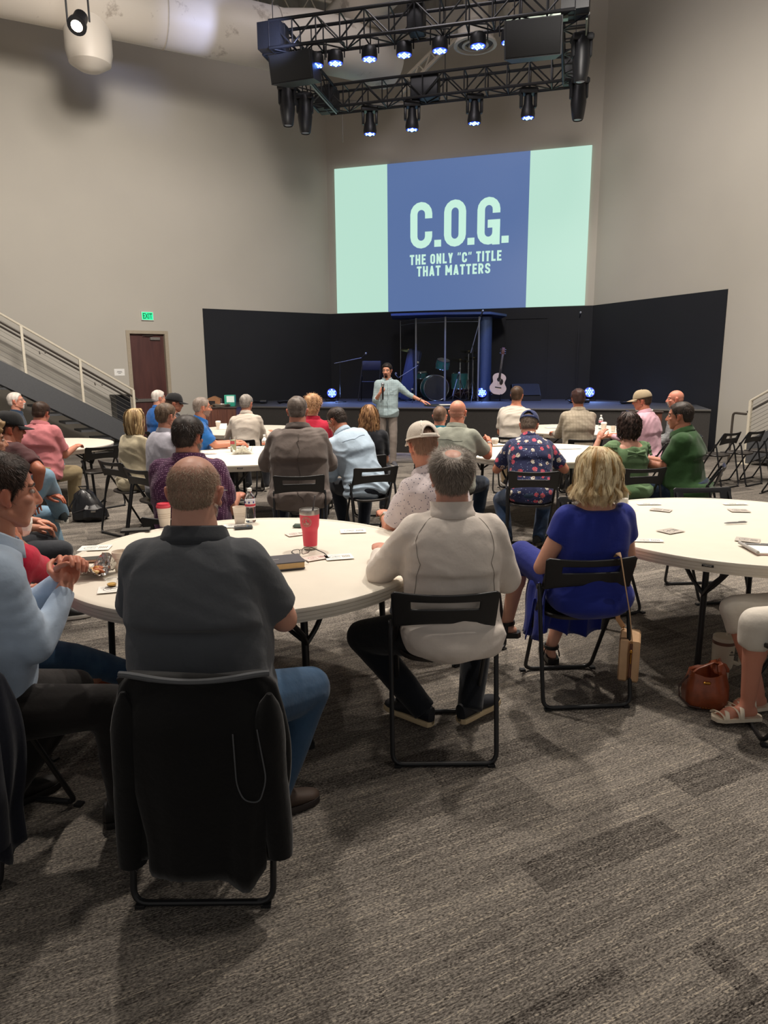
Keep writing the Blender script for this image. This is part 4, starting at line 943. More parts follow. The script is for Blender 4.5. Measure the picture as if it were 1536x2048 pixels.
def moving_head(p, label, lit=True, L=.5, group='moving head lights'):
    t = thing('moving_head_light', label, 'stage light', tuple(p), 0, group); g = Geo()
    box(g, (0, 0, .10), (.34, .22, .10), bev=.02); obj('base', g, BLKP, t)
    for sx in (-1, 1): g = Geo(); box(g, (sx * .135, 0, -.05), (.05, .12, .26), bev=.015); obj('yoke_arm', g, BLKP, t)
    g = Geo()
    if lit: lathe(g, [(.045, .06), (.075, .02), (.085, -.12), (.12, -.20), (.135, -.30), (.125, -.36), (.115, -.355)], n=20)
    else: lathe(g, [(.08, .18), (.12, .10), (.13, -.10), (.14, -.25), (.115, -.44), (.10, -.52), (.085, -.54), (.08, -.52)], n=20)
    h = obj('head', g, BLKP, t)
    if lit: led_face(t, np.array([0, 0, -.345]), np.eye(3), .112)
    else: g = Geo(); lathe(g, [(.075, -.525), (.04, -.535), (.001, -.538)], n=16); obj('lens', g, plain('lens_grey', 'aab2bc', .1), t)
    return t
front = lambda f, z=0: TA + (TBp - TA) * f + np.array([0, 0, z])
places = ['first', 'second', 'third', 'fourth', 'fifth', 'sixth', 'seventh']
for i, f in enumerate((.145, .215, .335, .455, .575, .700, .80)): par_can(front(f, -.13) + np.array([.02, .12, 0]), 'round blue LED light, %s from the left on the nearer truss beam' % places[i], i)
for i, f in enumerate((.185, .365, .62, .83)): moving_head(TC + (TD - TC) * f + np.array([0, 0, -.16]), 'blue-lit moving head, %s from the left on the farther truss beam' % places[i])
moving_head(TA + (TC - TA) * .45 + np.array([-.26, 0, -.20]), 'unlit long black moving head hanging at the left truss end, upper of two', False)
moving_head(TA + (TC - TA) * .62 + np.array([-.10, -.02, -.20]), 'unlit long black moving head hanging at the left truss end, lower of two', False)
moving_head(TBp + (TD - TBp) * .25 + np.array([.12, 0, -.15]), 'unlit long black moving head at the right truss end, upper of two', False)
moving_head(TBp + (TD - TBp) * .85 + np.array([.10, 0, -.22]), 'unlit long black moving head at the right truss end, lower of two', False)
def speaker_box(p, label, size, rz, rx):
    t = thing('hanging_loudspeaker', label, 'loudspeaker', tuple(p), rz); g = Geo(); R = rotm(rx, 0, 0); x, y, z = size
    v = [(sx * x / 2 * (1 if yy < 0 else .78), yy, sz * z / 2) for sz in (-1, 1) for sx, yy in ((-1, -y / 2), (1, -y / 2), (1, y / 2), (-1, y / 2))]; gg = Geo(); gg.add(v, [(0, 3, 2, 1), (4, 5, 6, 7), (0, 1, 5, 4), (1, 2, 6, 5), (2, 3, 7, 6), (3, 0, 4, 7)]); xform(gg, R, (0, 0, 0)); obj('cabinet', gg, BLKP, t, smooth=False)
    g = Geo(); box(g, (0, -y / 2 - .008, 0), (x * .95, .016, z * .93), bev=.01); xform(g, R, (0, 0, 0)); obj('grille', g, plain('grille_black', '101113', .7), t)
    g = Geo(); 
    for s in (-1, 1): tube(g, [(s * x * .35, 0, z * .4), (s * x * .35, 0, z * .5 + .35)], .010, 6)
    obj('hanger', g, BLK, t); return t
speaker_box(front(.07, -.24) + np.array([0.05, .1, 0]), 'black loudspeaker hanging under the left end of the truss', (.78, .5, .42), -.35, .22)
speaker_box(front(.89, -.26) + np.array([-.05, .1, .02]), 'black loudspeaker hanging under the right end of the truss', (.86, .5, .50), -.22, .25)
speaker_box(np.array([-1.55, 12.05, 8.05]), 'black loudspeaker high in the roof, cut by the top edge', (1.0, .7, .6), -.1, .25)
g = Geo(); box(g, front(.885, .0) - T0, (.92, .10, .09), rz=-.22); obj('rigging_bar', g, plain('galvanised', 'a6b2a6', .4, metal=.5), tr_, smooth=False)
for A, B in ((TA, TC), (TBp, TD)):
    g = Geo(); tube(g, [A - T0 + np.array([.18, 0, -.05]), B - T0 + np.array([.18, 0, -.05])], .014, 6); obj('cable_strip', g, plain('galvanised', 'a6b2a6', .4, metal=.5), tr_)
# ------------------------------------------------------------------ ducts and roof steel
DUCT = NT('white_duct'); v = DUCT.coord(); c_ = DUCT.mix(DUCT.ramp(DUCT.noise(v, 2.2, 5, .7), [(.60, (0, 0, 0)), (.68, (1, 1, 1))]), srgb('cfc8bd'), srgb('a89f94')); DUCT.base(c_); DUCT.rough(.5); DUCT = DUCT.m
du = thing('air_duct', 'fat white round air duct running along the left wall near the roof', 'duct', (-4.5, 14, 8.2)); D0 = np.array([-4.5, 14, 8.2])
dd = nrm(np.array([.8835, .4685, 0])); a0 = np.array([-4.30, 13.55, 7.80]) ; g = Geo(); tube(g, [a0 - dd * 7 - D0, a0 + dd * 2.75 - D0, a0 + dd * 3.3 + np.array([.05, .1, .15]) - D0, a0 + dd * 4.3 + np.array([.1, .7, .35]) - D0, a0 + dd * 4.9 + np.array([.1, 1.0, .4]) - D0], .52, 36); obj('duct_run', g, DUCT, du)
q = a0 - dd * .72
g = Geo(); lathe(g, [(.38, -.35), (.38, -.82), (.34, -1.00), (.18, -1.10), (.01, -1.12)], c=q - D0, n=30); obj('branch_elbow', g, DUCT, du)
for s in (-2.2, .55, 2.6): g = Geo(); tube(g, [a0 + dd * s - D0 + (np.array([-dd[1], dd[0], 0]) * math.cos(k) + np.array([0, 0, 1]) * math.sin(k)) * .527 for k in np.linspace(0, 2 * PI, 30, endpoint=False)], .010, 5, closed=True); obj('duct_band', g, plain('duct_band', 'b9b2a8', .5), du)
d2 = thing('air_duct', 'wide cream duct crossing the roof behind the truss', 'duct', (1.5, 15, 9)); E0 = np.array([1.5, 15, 9.])
g = Geo(); tube(g, [np.array([-.9, 17.0, 8.9]) - E0, np.array([.4, 14.6, 8.95]) - E0, np.array([2.2, 12.2, 9.0]) - E0], .45, 30); obj('duct_run', g, DUCT, d2)
d3 = thing('ceiling_diffuser', 'round white ceiling air diffuser seen through the truss', 'vent', (1.86, 15.2, 7.83)); g = Geo()
lathe(g, [(.40, .06), (.42, .0), (.36, -.01), (.34, .05)], n=36); obj('outer_ring', g, DUCT, d3)
g = Geo(); lathe(g, [(.24, .05), (.26, .0), (.21, -.01), (.20, .05)], n=30); lathe(g, [(.12, .03), (.13, -.01), (.09, -.02), (.01, -.02)], n=24); obj('inner_cones', g, DUCT, d3)
g = Geo(); lathe(g, [(.36, .05), (.34, .04), (.01, .04)], n=30); obj('throat', g, plain('throat_dark', '5b554e', .7), d3)
g = Geo(); lathe(g, [(.24, .05), (.24, 1.9)], n=28); lathe(g, [(.36, .05), (.34, .3), (.24, .4)], n=28); obj('drop_duct', g, DUCT, d3)
d4 = thing('air_duct', 'short white duct stub beside the round ceiling diffuser', 'duct', (2.6, 15.6, 8.6)); g = Geo(); tube(g, [(-.12, -.3, .9), (.02, 0, 0), (.06, .1, -.42)], .17, 20); obj('duct_run', g, DUCT, d4)
JO = plain('cream_steel', 'b3a997', .5); js = thing('roof_beam', 'slanting white steel roof beams behind the truss left end', 'beam', (-1.6, 15, 9)); B0 = np.array([-1.6, 15, 9.])
for off in (0, .16): g = Geo(); box(g, (0, 0, 0), (.09, 2.6, .12)); xform(g, rotm(-.1, 0, -.75), (-.15 + off, .3 - off, .3)); obj('beam_flange', g, JO, js, smooth=False)
j2 = thing('roof_joist', 'steel roof joist with diagonal webs above the duct', 'joist', (-3.2, 15.2, 9.3)); 
def joist(par, A, B, h=.55, n=10):
    A = np.array(A, float); B = np.array(B, float); g = Geo(); up_ = np.array([0, 0, h]); tube(g, [A, B], .04, 6); tube(g, [A + up_, B + up_], .04, 6); obj('joist_chord', g, JO, par)
    g = Geo()
    for i in range(n): p = A + (B - A) * i / n; q = A + (B - A) * (i + 1) / n; m_ = (p + q) / 2 + up_; tube(g, [p, m_, q], .018, 5)
    obj('joist_web', g, JO, par)
joist(j2, (-3.5, -.7, -.25), (2.6, 2.4, -.25)); joist(j2, (-3.5, -2.2, -.2), (3.2, 1.2, -.2))
j3 = thing('roof_joist', 'white lattice steel joist crossing above the far truss', 'joist', (1.3, 15.6, 8.0)); joist(j3, (-.85, .9, -.55), (.55, -.5, .25), .22, 6)
lb = thing('fluorescent_strip', 'long thin bluish white strip light near the top edge', 'strip light', (-2.65, 13.9, 8.75)); g = Geo(); tube(g, [(-1.1, -.6, .05), (.85, .5, -.02)], .035, 8); obj('tube', g, emis('strip_tube', 'a9b8ff', 1.1), lb); g = Geo(); tube(g, [(-1.1, -.58, .11), (.85, .52, .04)], .05, 6); obj('batten', g, JO, lb)
pc = thing('sprinkler_pipe', 'grey pipe slanting across the back wall behind the truss', 'pipe', (0, 16.6, 7.4)); g = Geo(); tube(g, [(-1.5, .6, .18), (.55, -.2, -.22)], .045, 10); obj('pipe_run', g, plain('grey_pipe', '8b8780', .6), pc); g = Geo(); tube(g, [(-.85, .4, .05), (-.85, .4, -.75)], .012, 6); obj('drop', g, plain('grey_pipe', '8b8780', .6), pc)
# spotlight at the upper left
sl = thing('theatre_spotlight', 'black theatre spotlight with glowing warm lens before the left duct', 'stage light', (-4.377, 11.400, 6.648)); g = Geo(); lathe(g, [(.07, .20), (.10, .16), (.105, -.02), (.13, -.06), (.135, -.12), (.12, -.12)], n=20); xform(g, rotm(-.75, 0, 0), (0, 0, 0)); obj('housing', g, BLKP, sl)
g = Geo(); tube(g, fillet([(-.16, 0, 0), (-.16, 0, .34), (.16, 0, .34), (.16, 0, 0)], .03), .014, 6); tube(g, [(0, 0, .34), (0, 0, 2.2)], .022, 8); obj('yoke', g, BLK, sl)
g = Geo(); lathe(g, [(.118, -.11), (.06, -.125), (.001, -.13)], n=20); xform(g, rotm(-.75, 0, 0), (0, 0, 0)); obj('lens', g, emis('hot_lens', 'ffe6c8', 30), sl)
light('SPOT', 'spot_beam', (-4.427, 11.500, 6.574), 260, (1, .85, .7), aim=(-1.5, 15.5, 2.5), size=.05, angle=34, blend=.7)
light('POINT', 'spot_glow', (-4.484, 11.700, 6.633), 12, (1, .8, .62), size=.05)
light('SPOT', 'blue_duct_wash', (-1.2, 12.0, 6.6), 260, (.5, .58, 1), aim=(-3.0, 14.2, 7.8), size=.1, angle=50, blend=.9)

# ------------------------------------------------------------------ stage gear
SZ = .912
TEAL = plain('teal_drum_shell', '2f8f86', .3, coat=.5); DHEAD = plain('drum_head', 'c9c6be', .5); CYM = plain('cymbal_bronze', 'a8905a', .25, metal=1)
# floor washes
def floor_light(x, y, rz, label):
    t = thing('floor_wash_light', label, 'stage light', (x, y, SZ), rz, 'blue floor lights on the stage'); g = Geo(); R = rotm(-PI / 2 - .35, 0, 0)
    lathe(g, [(.05, .10), (.11, .085), (.125, .05), (.13, -.06), (.122, -.075)], c=(0, 0, .17), n=20, R=R); obj('housing', g, BLKP, t)
    g = Geo(); tube(g, fillet([(-.15, 0, .17), (-.15, 0, .01), (.15, 0, .01), (.15, 0, .17)], .03), .012, 6); obj('bracket', g, BLK, t)
    # face towards audience
    led_face(t, np.array([0, 0, .17]) + R @ np.array([0, 0, -.068]) * 1, R, .11)
    return t
floor_light(-1.25, 17.3, .15, 'blue floor light at the left end of the stage'); floor_light(.03, 17.0, .1, 'blue floor light half hidden behind the standing speaker')
floor_light(2.32, 16.75, .1, 'blue floor light just left of the acoustic guitar'); floor_light(4.75, 16.35, -.15, 'blue floor light at the right end of the stage')
for x, y in ((-1.25, 17.3), (.03, 17.0), (2.32, 16.75), (4.75, 16.35)):
    light('SPOT', 'floor_wash', (x, y - .25, SZ + .25), 30, (.25, .42, 1), aim=(x + .2, y - 3, SZ + .1), size=.1, angle=120, blend=1)
light('SPOT', 'stage_blue', (0.2, 14.6, 6.3), 1300, (.16, .28, 1), aim=(0.1, 15.9, SZ), size=.3, angle=62, blend=1)
light('SPOT', 'stage_blue', (3.2, 13.8, 6.3), 1300, (.16, .28, 1), aim=(3.2, 15.0, SZ), size=.3, angle=62, blend=1)
light('SPOT', 'shield_blue', (3.4, 15.2, 5.6), 260, (.25, .45, 1), aim=(2.0, 16.6, 2.6), size=.2, angle=22, blend=.7)
# drum shield
ds = thing('drum_shield', 'clear acrylic drum shield with grey posts and a blue lit roof', 'drum shield', (1.45, 16.75, SZ)); O_ = np.array([1.45, 16.75, SZ])
ACR = glass('acrylic', (.93, .96, .97, 1), .03, 1.2); ALU = plain('shield_post', '8f949c', .35, metal=.5)
P_ = [(-1.0, 1.1), (-.66, .25), (.0, -.10), (.78, -.08), (1.05, .35), (1.15, 1.2)]
H1 = 1.92
for i, (x, y) in enumerate(P_):
    g = Geo(); tube(g, [(x, y, 0), (x, y, H1)], .022 if i else .012, 8); obj('post', g, ALU, ds)
    if i: 
        g = Geo(); a = np.array([*P_[i - 1], 0]); b = np.array([x, y, 0]); m_ = (a + b) / 2; l = np.linalg.norm(b - a); box(g, m_ + np.array([0, 0, H1 / 2 + .01]), (l - .05, .008, H1 - .06), rz=math.atan2((b - a)[1], (b - a)[0])); obj('clear_panel', g, ACR, ds, smooth=False)
        for z in (H1 - .02, H1 - .11): g = Geo(); tube(g, [a + np.array([0, 0, z]), b + np.array([0, 0, z])], .007, 6); obj('top_rail', g, ALU, ds)
g = Geo(); pr = [(-1.25, .0), (-.3, -.28), (1.0, -.30), (1.45, .15), (1.45, 1.3), (-1.2, 1.3)]
loft(g, [np.array([(x, y, H1 + .04 + (.0 if k else 0) + dz - .05 * max(0, x - 1)) for x, y in pr]) for k, dz in ((0, 0), (1, .05))]); obj('roof_panel', g, plain('foam_blue_grey', '3c4f78', .7), ds, smooth=False)
g = Geo(); tube(g, [(.95, .10, .0), (.95, .10, H1)], .16, 20); obj('side_cylinder', g, plain('satin_blue_grey', '46587e', .35, metal=.4), ds)
# drum kit
dk = thing('drum_kit', 'teal drum kit with chrome stands behind the clear shield', 'drum kit', (1.35, 17.2, SZ))
def drum(c, r, d, R, name='drum'):
    g = Geo(); lathe(g, [(r, -d / 2), (r, d / 2)], c=c, n=28, R=R); o = obj(name, g, TEAL, dk)
    g = Geo(); lathe(g, [(r * .99, -d / 2 - .003), (.001, -d / 2 - .003)], c=c, n=28, R=R); lathe(g, [(.001, d / 2 + .003), (r * .99, d / 2 + .003)], c=c, n=28, R=R); obj('drum_head', g, DHEAD if r < .2 else plain('clear_head', '50504e', .15), o)
    g = Geo()
    for s in (-1, 1): tube(g, [np.asarray(c) + R @ np.array([math.cos(a) * r * 1.01, math.sin(a) * r * 1.01, s * d / 2]) for a in np.linspace(0, 2 * PI, 26, endpoint=False)], .011, 6, closed=True)
    for k in range(8): a = 2 * PI * k / 8; cone(g, np.asarray(c) + R @ np.array([math.cos(a) * r * 1.03, math.sin(a) * r * 1.03, -.03]), .009, np.asarray(c) + R @ np.array([math.cos(a) * r * 1.03, math.sin(a) * r * 1.03, .03]), .009, n=6)
    obj('hoop', g, CHROME, o)
drum((-.10, .0, .30), .30, .42, rotm(PI / 2, 0, .15), 'bass_drum'); drum((.10, .05, .86), .16, .2, rotm(.3, .15, 0), 'tom_drum'); drum((.55, .35, .45), .21, .38, rotm(0, 0, 0), 'floor_tom'); drum((-.42, .45, .60), .18, .14, rotm(.1, 0, 0), 'snare_drum')
for x, y, h in ((.50, -.12, .95), (.72, .05, 1.15), (-.70, .2, 1.2), (.85, .2, 1.0)):
    g = Geo(); tube(g, [(x, y, .25), (x, y, h)], .012, 8)
    for k in range(3): a = 2 * PI * k / 3 + .5; tube(g, [(x, y, .48), (x + .2 * math.cos(a), y + .2 * math.sin(a), .02)], .009, 6); tube(g, [(x, y, .2), (x + .12 * math.cos(a), y + .12 * math.sin(a), .16)], .006, 6)
    for z in (.5, .75): cone(g, (x, y, z - .02), .018, (x, y, z + .02), .018, n=8)
    st_ = obj('cymbal_stand', g, CHROME, dk)
    g = Geo(); lathe(g, [(.22, -.012), (.12, .0), (.04, .012), (.03, .03), (.001, .035)], c=(x, y, h), n=26, R=rotm(.2, .1, 0)); obj('cymbal', g, CYM, st_, solid=.002)
# microphone stands
MG = plain('mic_grille', '9a9ca0', .35, metal=.8)
def mic(g, g2, p, d):
    p = np.array(p, float); d = nrm(d); cone(g, p, .011, p + d * .11, .018, n=12, round1=False); ell(g2, p + d * .135, (.026, .026, .030), n=14)
def mic_stand(x, y, label, h, boom=None, z=SZ, tripod=True):
    t = thing('microphone_stand', label, 'microphone stand', (x, y, z)); g = Geo(); tube(g, [(0, 0, .1), (0, 0, h)], .010, 8)
    if tripod:
        for k in range(3): a = 2 * PI * k / 3 + .3; tube(g, [(0, 0, .16), (.26 * math.cos(a), .26 * math.sin(a), .012)], .008, 6)
    else: lathe(g, [(.001, .03), (.13, .02), (.14, 0), (.001, 0)], n=24)
    obj('stand_pole', g, BLK, t); e = np.array([0, 0, h]); d = np.array([0, -.6, .8])
    if boom is not None: g = Geo(); tube(g, [e - np.array(boom) * .25, e + np.array(boom)], .008, 6); obj('boom_arm', g, ALU, t); e = e + np.array(boom); d = nrm(boom) * .5 + np.array([.2, -.3, .6])
    g = Geo(); g2 = Geo(); mic(g, g2, e, d); m_ = obj('microphone', g, BLKP, t); obj('mic_grille', g2, MG, m_); return t
mic_stand(4.45, 16.35, 'microphone on a straight stand in front of the black wall at the right', 1.85)
mic_stand(2.02, 16.1, 'tall microphone stand with raised boom in front of the drum shield', 1.25, (.16, -.05, .62))
mic_stand(-1.0, 16.7, 'microphone stand with a long level boom at the stage left end', .92, (.52, 0, .10), tripod=False)
mic_stand(.72, 16.35, 'small mic boom pointing down beside the left drum shield post', .78, (-.36, 0, -.22))
mic_stand(1.62, 16.3, 'bright metal bass drum microphone on a short boom', .22, (.10, .2, .30))
g = Geo(); 
# guitar
gt = thing('acoustic_guitar', 'pale acoustic guitar standing upright on the stage', 'guitar', (2.62, 16.45, SZ)); R = rotm(-.14, 0, 0) @ rotm(0, .14, 0)
TOPW = plain('spruce_top', 'd8bb98', .35, var=.05); SIDEW = plain('mahogany_side', '5a3226', .35)
ol = []
for i in range(64):
    a = 2 * PI * i / 64; y = -math.cos(a) * .25; yy = (y + .25) / .5; w = .198 * math.sqrt(max(0, 1 - ((yy - .32) / .34) ** 2)) if yy < .32 else (.198 - .062 * sm(np.array(yy), .32, .58) + .022 * sm(np.array(yy), .58, .78)) * (1 if yy < .78 else math.sqrt(max(0, 1 - ((yy - .78) / .225) ** 2)))
    ol.append((math.copysign(1, math.sin(a)) * float(w) if abs(math.sin(a)) > 1e-6 else 0, y + .40))
g = Geo(); loft(g, [np.array([(x * k, dd_, z) for x, z in ol]) @ R.T for dd_, k in ((.05, .98), (-.05, 1.0))]); bo = obj('body', g, SIDEW, gt)
g = Geo(); loft(g, [np.array([(x * k, dd_, .40 + (z - .40) * k) for x, z in ol]) @ R.T for dd_, k in ((-.050, .99), (-.054, .985))]); obj('soundboard', g, TOPW, bo)
g = Geo(); lathe(g, [(.05, 0), (.001, 0)], c=R @ np.array([0, -.056, .50]), n=24, R=R @ rotm(PI / 2, 0, 0)); obj('sound_hole', g, plain('hole_dark', '1a1210', .8), bo)
g = Geo(); lathe(g, [(.001, .001), (.054, .001), (.058, 0)], c=R @ np.array([.055, -.0555, .45]), n=20, R=R @ rotm(PI / 2, 0, 0) @ np.diag([.75, 1.2, 1])); obj('pickguard', g, plain('pickguard', '241814', .2), bo)
g = Geo(); box(g, (0, -.058, .315), (.15, .012, .022), bev=.005); xform(g, R, (0, 0, 0)); obj('bridge', g, plain('ebony', '1d1614', .4), bo)
g = Geo(); box(g, (0, -.062, .80), (.052, .02, .56), bev=.004); xform(g, R, (0, 0, 0)); nk = obj('neck', g, plain('ebony', '1d1614', .4), gt); g = Geo(); box(g, (0, -.058, 1.15), (.075, .018, .17), bev=.006); xform(g, R, (0, 0, 0)); obj('headstock', g, SIDEW, nk)
g = Geo()
for s in (-1, 1):
    for k in range(3): cone(g, R @ np.array([s * .035, -.058, 1.10 + .045 * k]), .005, R @ np.array([s * .065, -.058, 1.10 + .045 * k]), .009, n=8)
obj('tuning_peg', g, CHROME, nk)
g = Geo()
for k in range(6): tube(g, [R @ np.array([-.018 + k * .0072, -.076, 1.08]), R @ np.array([-.030 + k * .012, -.066, .315])], .0009, 4)
obj('strings', g, STEEL, gt)
g = Geo(); tube(g, [(-.12, .16, 0), (-.10, .02, .16), (-.10, -.10, .16)], .01, 6); tube(g, [(.12, .16, 0), (.10, .02, .16), (.10, -.10, .16)], .01, 6); tube(g, [(-.10, .02, .16), (.10, .02, .16)], .01, 6); gs = tag(obj('guitar_stand', g, BLK, loc=gt.location), 'black stand under the acoustic guitar', 'stand')
# instrument case
cs = thing('instrument_case', 'tall dark blue-grey instrument case leaning behind the speaker', 'case', (.52, 17.15, SZ)); g = Geo(); box(g, (0, 0, .62), (.34, .16, 1.24), bev=.05); xform(g, rotm(-.10, .22, 0), (0, 0, 0)); obj('shell', g, plain('case_shell', '2e3a5e', .6), cs)
g = Geo()
for z in (.3, .95): box(g, (.12, -.085, z), (.05, .02, .05), bev=.005)
xform(g, rotm(-.10, .22, 0), (0, 0, 0)); obj('latch', g, STEEL, cs)
# dark stage monitor wedge, amp
sm1 = thing('stage_monitor', 'dark wedge stage monitor lit blue right of the guitar', 'monitor', (3.35, 16.7, SZ)); g = Geo(); loft(g, [np.array([(x, -.25, 0), (x, .2, 0), (x, .2, .36), (x, .02, .38), (x, -.25, .12)]) for x in (-.32, .32)]); obj('cabinet', g, BLKP, sm1, smooth=False)
g = Geo(); box(g, (0, -.135, .26), (.58, .36, .012), R=rotm(.78, 0, 0)); obj('grille', g, plain('grille_black', '101113', .7), sm1, smooth=False)
# cables and small gear on the stage floor at left
for i, (x, y, l) in enumerate(((-2.9, 16.3, .9), (-2.2, 16.2, .6), (4.2, 15.2, .7), (5.1, 14.6, .9))):
    t = thing('cable_coil', ['coiled black cable lying on the stage left of the steps', 'flat coil of black cable nearer the blue light at left', 'black cable coil on the stage near the right blue light', 'black cable heap at the far right of the stage'][i], 'cable', (x, y, SZ)); g = Geo()
    tube(g, [(math.cos(a) * (.18 + .01 * a / 6), math.sin(a) * (.13 + .01 * a / 6), .02 + .01 * math.sin(a * 3) + a * .0015) for a in np.linspace(0, 24, 90)], .010, 6); obj('loops', g, BLKP, t); g = Geo(); box(g, (.15, .0, .045), (.16, .10, .07), bev=.01); obj('plug_box', g, BLKP, t)
# speaker's round stand table
st = thing('pedestal_table', 'small black pedestal table under the speaker\'s hand', 'table', (1.02, 12.35, 0)); g = Geo(); lathe(g, [(.001, 1.03), (.30, 1.03), (.31, 1.04), (.30, 1.05), (.001, 1.05)], n=40); obj('table_top', g, BLKP, st)
g = Geo(); cone(g, (0, 0, .03), .035, (0, 0, 1.03), .035, round0=False, round1=False); obj('column', g, BLK, st); g = Geo(); lathe(g, [(.001, .05), (.04, .045), (.23, .02), (.24, 0), (.001, 0)], n=36); obj('foot', g, BLK, st)
pp = thing('paper_sheet', 'white notes lying on the speaker\'s pedestal table', 'paper', (1.12, 12.32, 1.051)); g = Geo(); box(g, (0, 0, .002), (.28, .20, .004), rz=.1); obj('sheet', g, PAPER, pp, smooth=False)
tp2 = thing('keyboard_stand', 'dark folding frame standing on the stage left of the speaker', 'stand', (-.30, 17.2, SZ)); g = Geo()
for s in (-1, 1): tube(g, [(s * .24 - .06, -.12, 0), (s * .22 + .04, .1, .95)], .014, 8); tube(g, [(s * .24, .3, 0), (s * .22 + .02, .05, .60)], .012, 8)
tube(g, [(-.28, -.12, .01), (.20, -.12, .01)], .014, 8); obj('frame', g, BLK, tp2); g = Geo(); box(g, (.03, .08, .84), (.46, .03, .22), bev=.01); box(g, (0, 0, .46), (.42, .3, .02), bev=.008); obj('panel', g, plain('dark_blue_plastic', '20253a', .5), tp2)
# wooden cabinets in front of the stage
WALN = NT('walnut'); v = WALN.coord(scale=(6, 6, .5)); WALN.base(WALN.ramp(WALN.noise(v, 4, 4), [(.3, srgb('4a2a20')), (.7, srgb('6b4030'))])); WALN.rough(.5); WALN = WALN.m
def cab(x, y, w, d, h, rz, label):
    t = thing('wooden_cabinet', label, 'cabinet', (x, y, 0), rz); g = Geo(); box(g, (0, 0, h / 2), (w, d, h)); obj('body', g, WALN, t, smooth=False); g = Geo(); box(g, (0, 0, h + .012), (w + .04, d + .04, .025), bev=.006); obj('top', g, plain('cab_top', '33241e', .5), t)
    for k in range(4): g = Geo(); box(g, (-w / 2 + w * (k + .5) / 4, -d / 2 - .006, h / 2), (w / 4 - .012, .012, h - .06)); obj('panel', g, WALN, t, smooth=False)
    return t
cab(-3.2, 13.9, .72, .5, .95, .0, 'reddish brown wooden cabinet before the left stage end'); cab(4.35, 11.75, .5, .4, .93, -.2, 'reddish brown wooden cabinet behind the curly-haired woman')
hb_ = thing('wooden_box', 'small wooden box with sloping roof on the left cabinet', 'box', (-3.33, 14.0, .975)); g = Geo(); loft(g, [np.array([(-.13, y, 0), (.13, y, 0), (.13, y, .14), (0, y, .20), (-.13, y, .15)]) for y in (-.09, .09)]); obj('shell', g, plain('oak', '8a6040', .5), hb_, smooth=False); g = Geo(); box(g, (-.03, -.092, .07), (.12, .006, .08)); obj('opening', g, plain('hole_dark', '1a1210', .8), hb_, smooth=False)
gb = thing('tissue_box', 'green and white carton standing on the left cabinet', 'box', (-3.02, 14.0, .975)); g = Geo(); box(g, (0, 0, .11), (.20, .14, .22), bev=.004); obj('carton', g, plain('carton_green', '2f9a80', .5), gb); g = Geo(); box(g, (.02, -.072, .14), (.15, .004, .12)); obj('print_panel', g, plain('carton_white', 'dfeee8', .6), gb, smooth=False)
tr2 = thing('serving_tray', 'low metal tray with lid at the front of the left cabinet', 'tray', (-3.15, 13.78, .975)); g = Geo(); lathe(g, [(.001, 0), (.16, 0), (.18, .05), (.17, .055), (.15, .01), (.001, .01)], n=30); obj('tray', g, STEEL, tr2)
g = Geo()
for k in range(12): a = k * 2.4; ell(g, (.09 * math.cos(a) * (k % 3) / 2, .09 * math.sin(a) * (k % 3) / 2, .03), (.022, .022, .02), n=8)
obj('creamers', g, PAPER, tr2)
bk = thing('paper_sheet', 'white leaflet lying on the cabinet behind the curly-haired woman', 'paper', (4.35, 11.75, .956)); g = Geo(); box(g, (0, 0, .01), (.22, .16, .02), rz=.2); obj('sheet', g, PAPER, bk, smooth=False)

# ------------------------------------------------------------------ tables and people
t1 = table(-.70, 3.50, -.42, 'nearest round white table at the left with coral tumbler and open notebook cards')
t2 = table(2.10, 4.08, .30, 'round white table at the right with grey cards, pens and a notepad')
t3 = table(-1.62, 7.85, 1.09, 'round white table with crumpled wrapper, left of the man in the grey blazer')
t4 = table(-2.15, 11.25, .3, 'far round white table below the left wooden cabinet, with paper cups')
t5 = table(-4.50, 9.15, .5, 'round white table at the far left in front of the man in the pink polo')
t6 = table(1.80, 7.90, .2, 'round white table between the floral shirt man and the green dress woman')
t7 = table(2.95, 10.85, .1, 'far right round white table with water bottle and cup')
J1 = ('2f4a66', ('denim', '3f5f80')); J2 = ('6f90a8', ('denim', '86a5ba')); JD = ('1c2a3c', ('denim', '26384e'))
p = {}
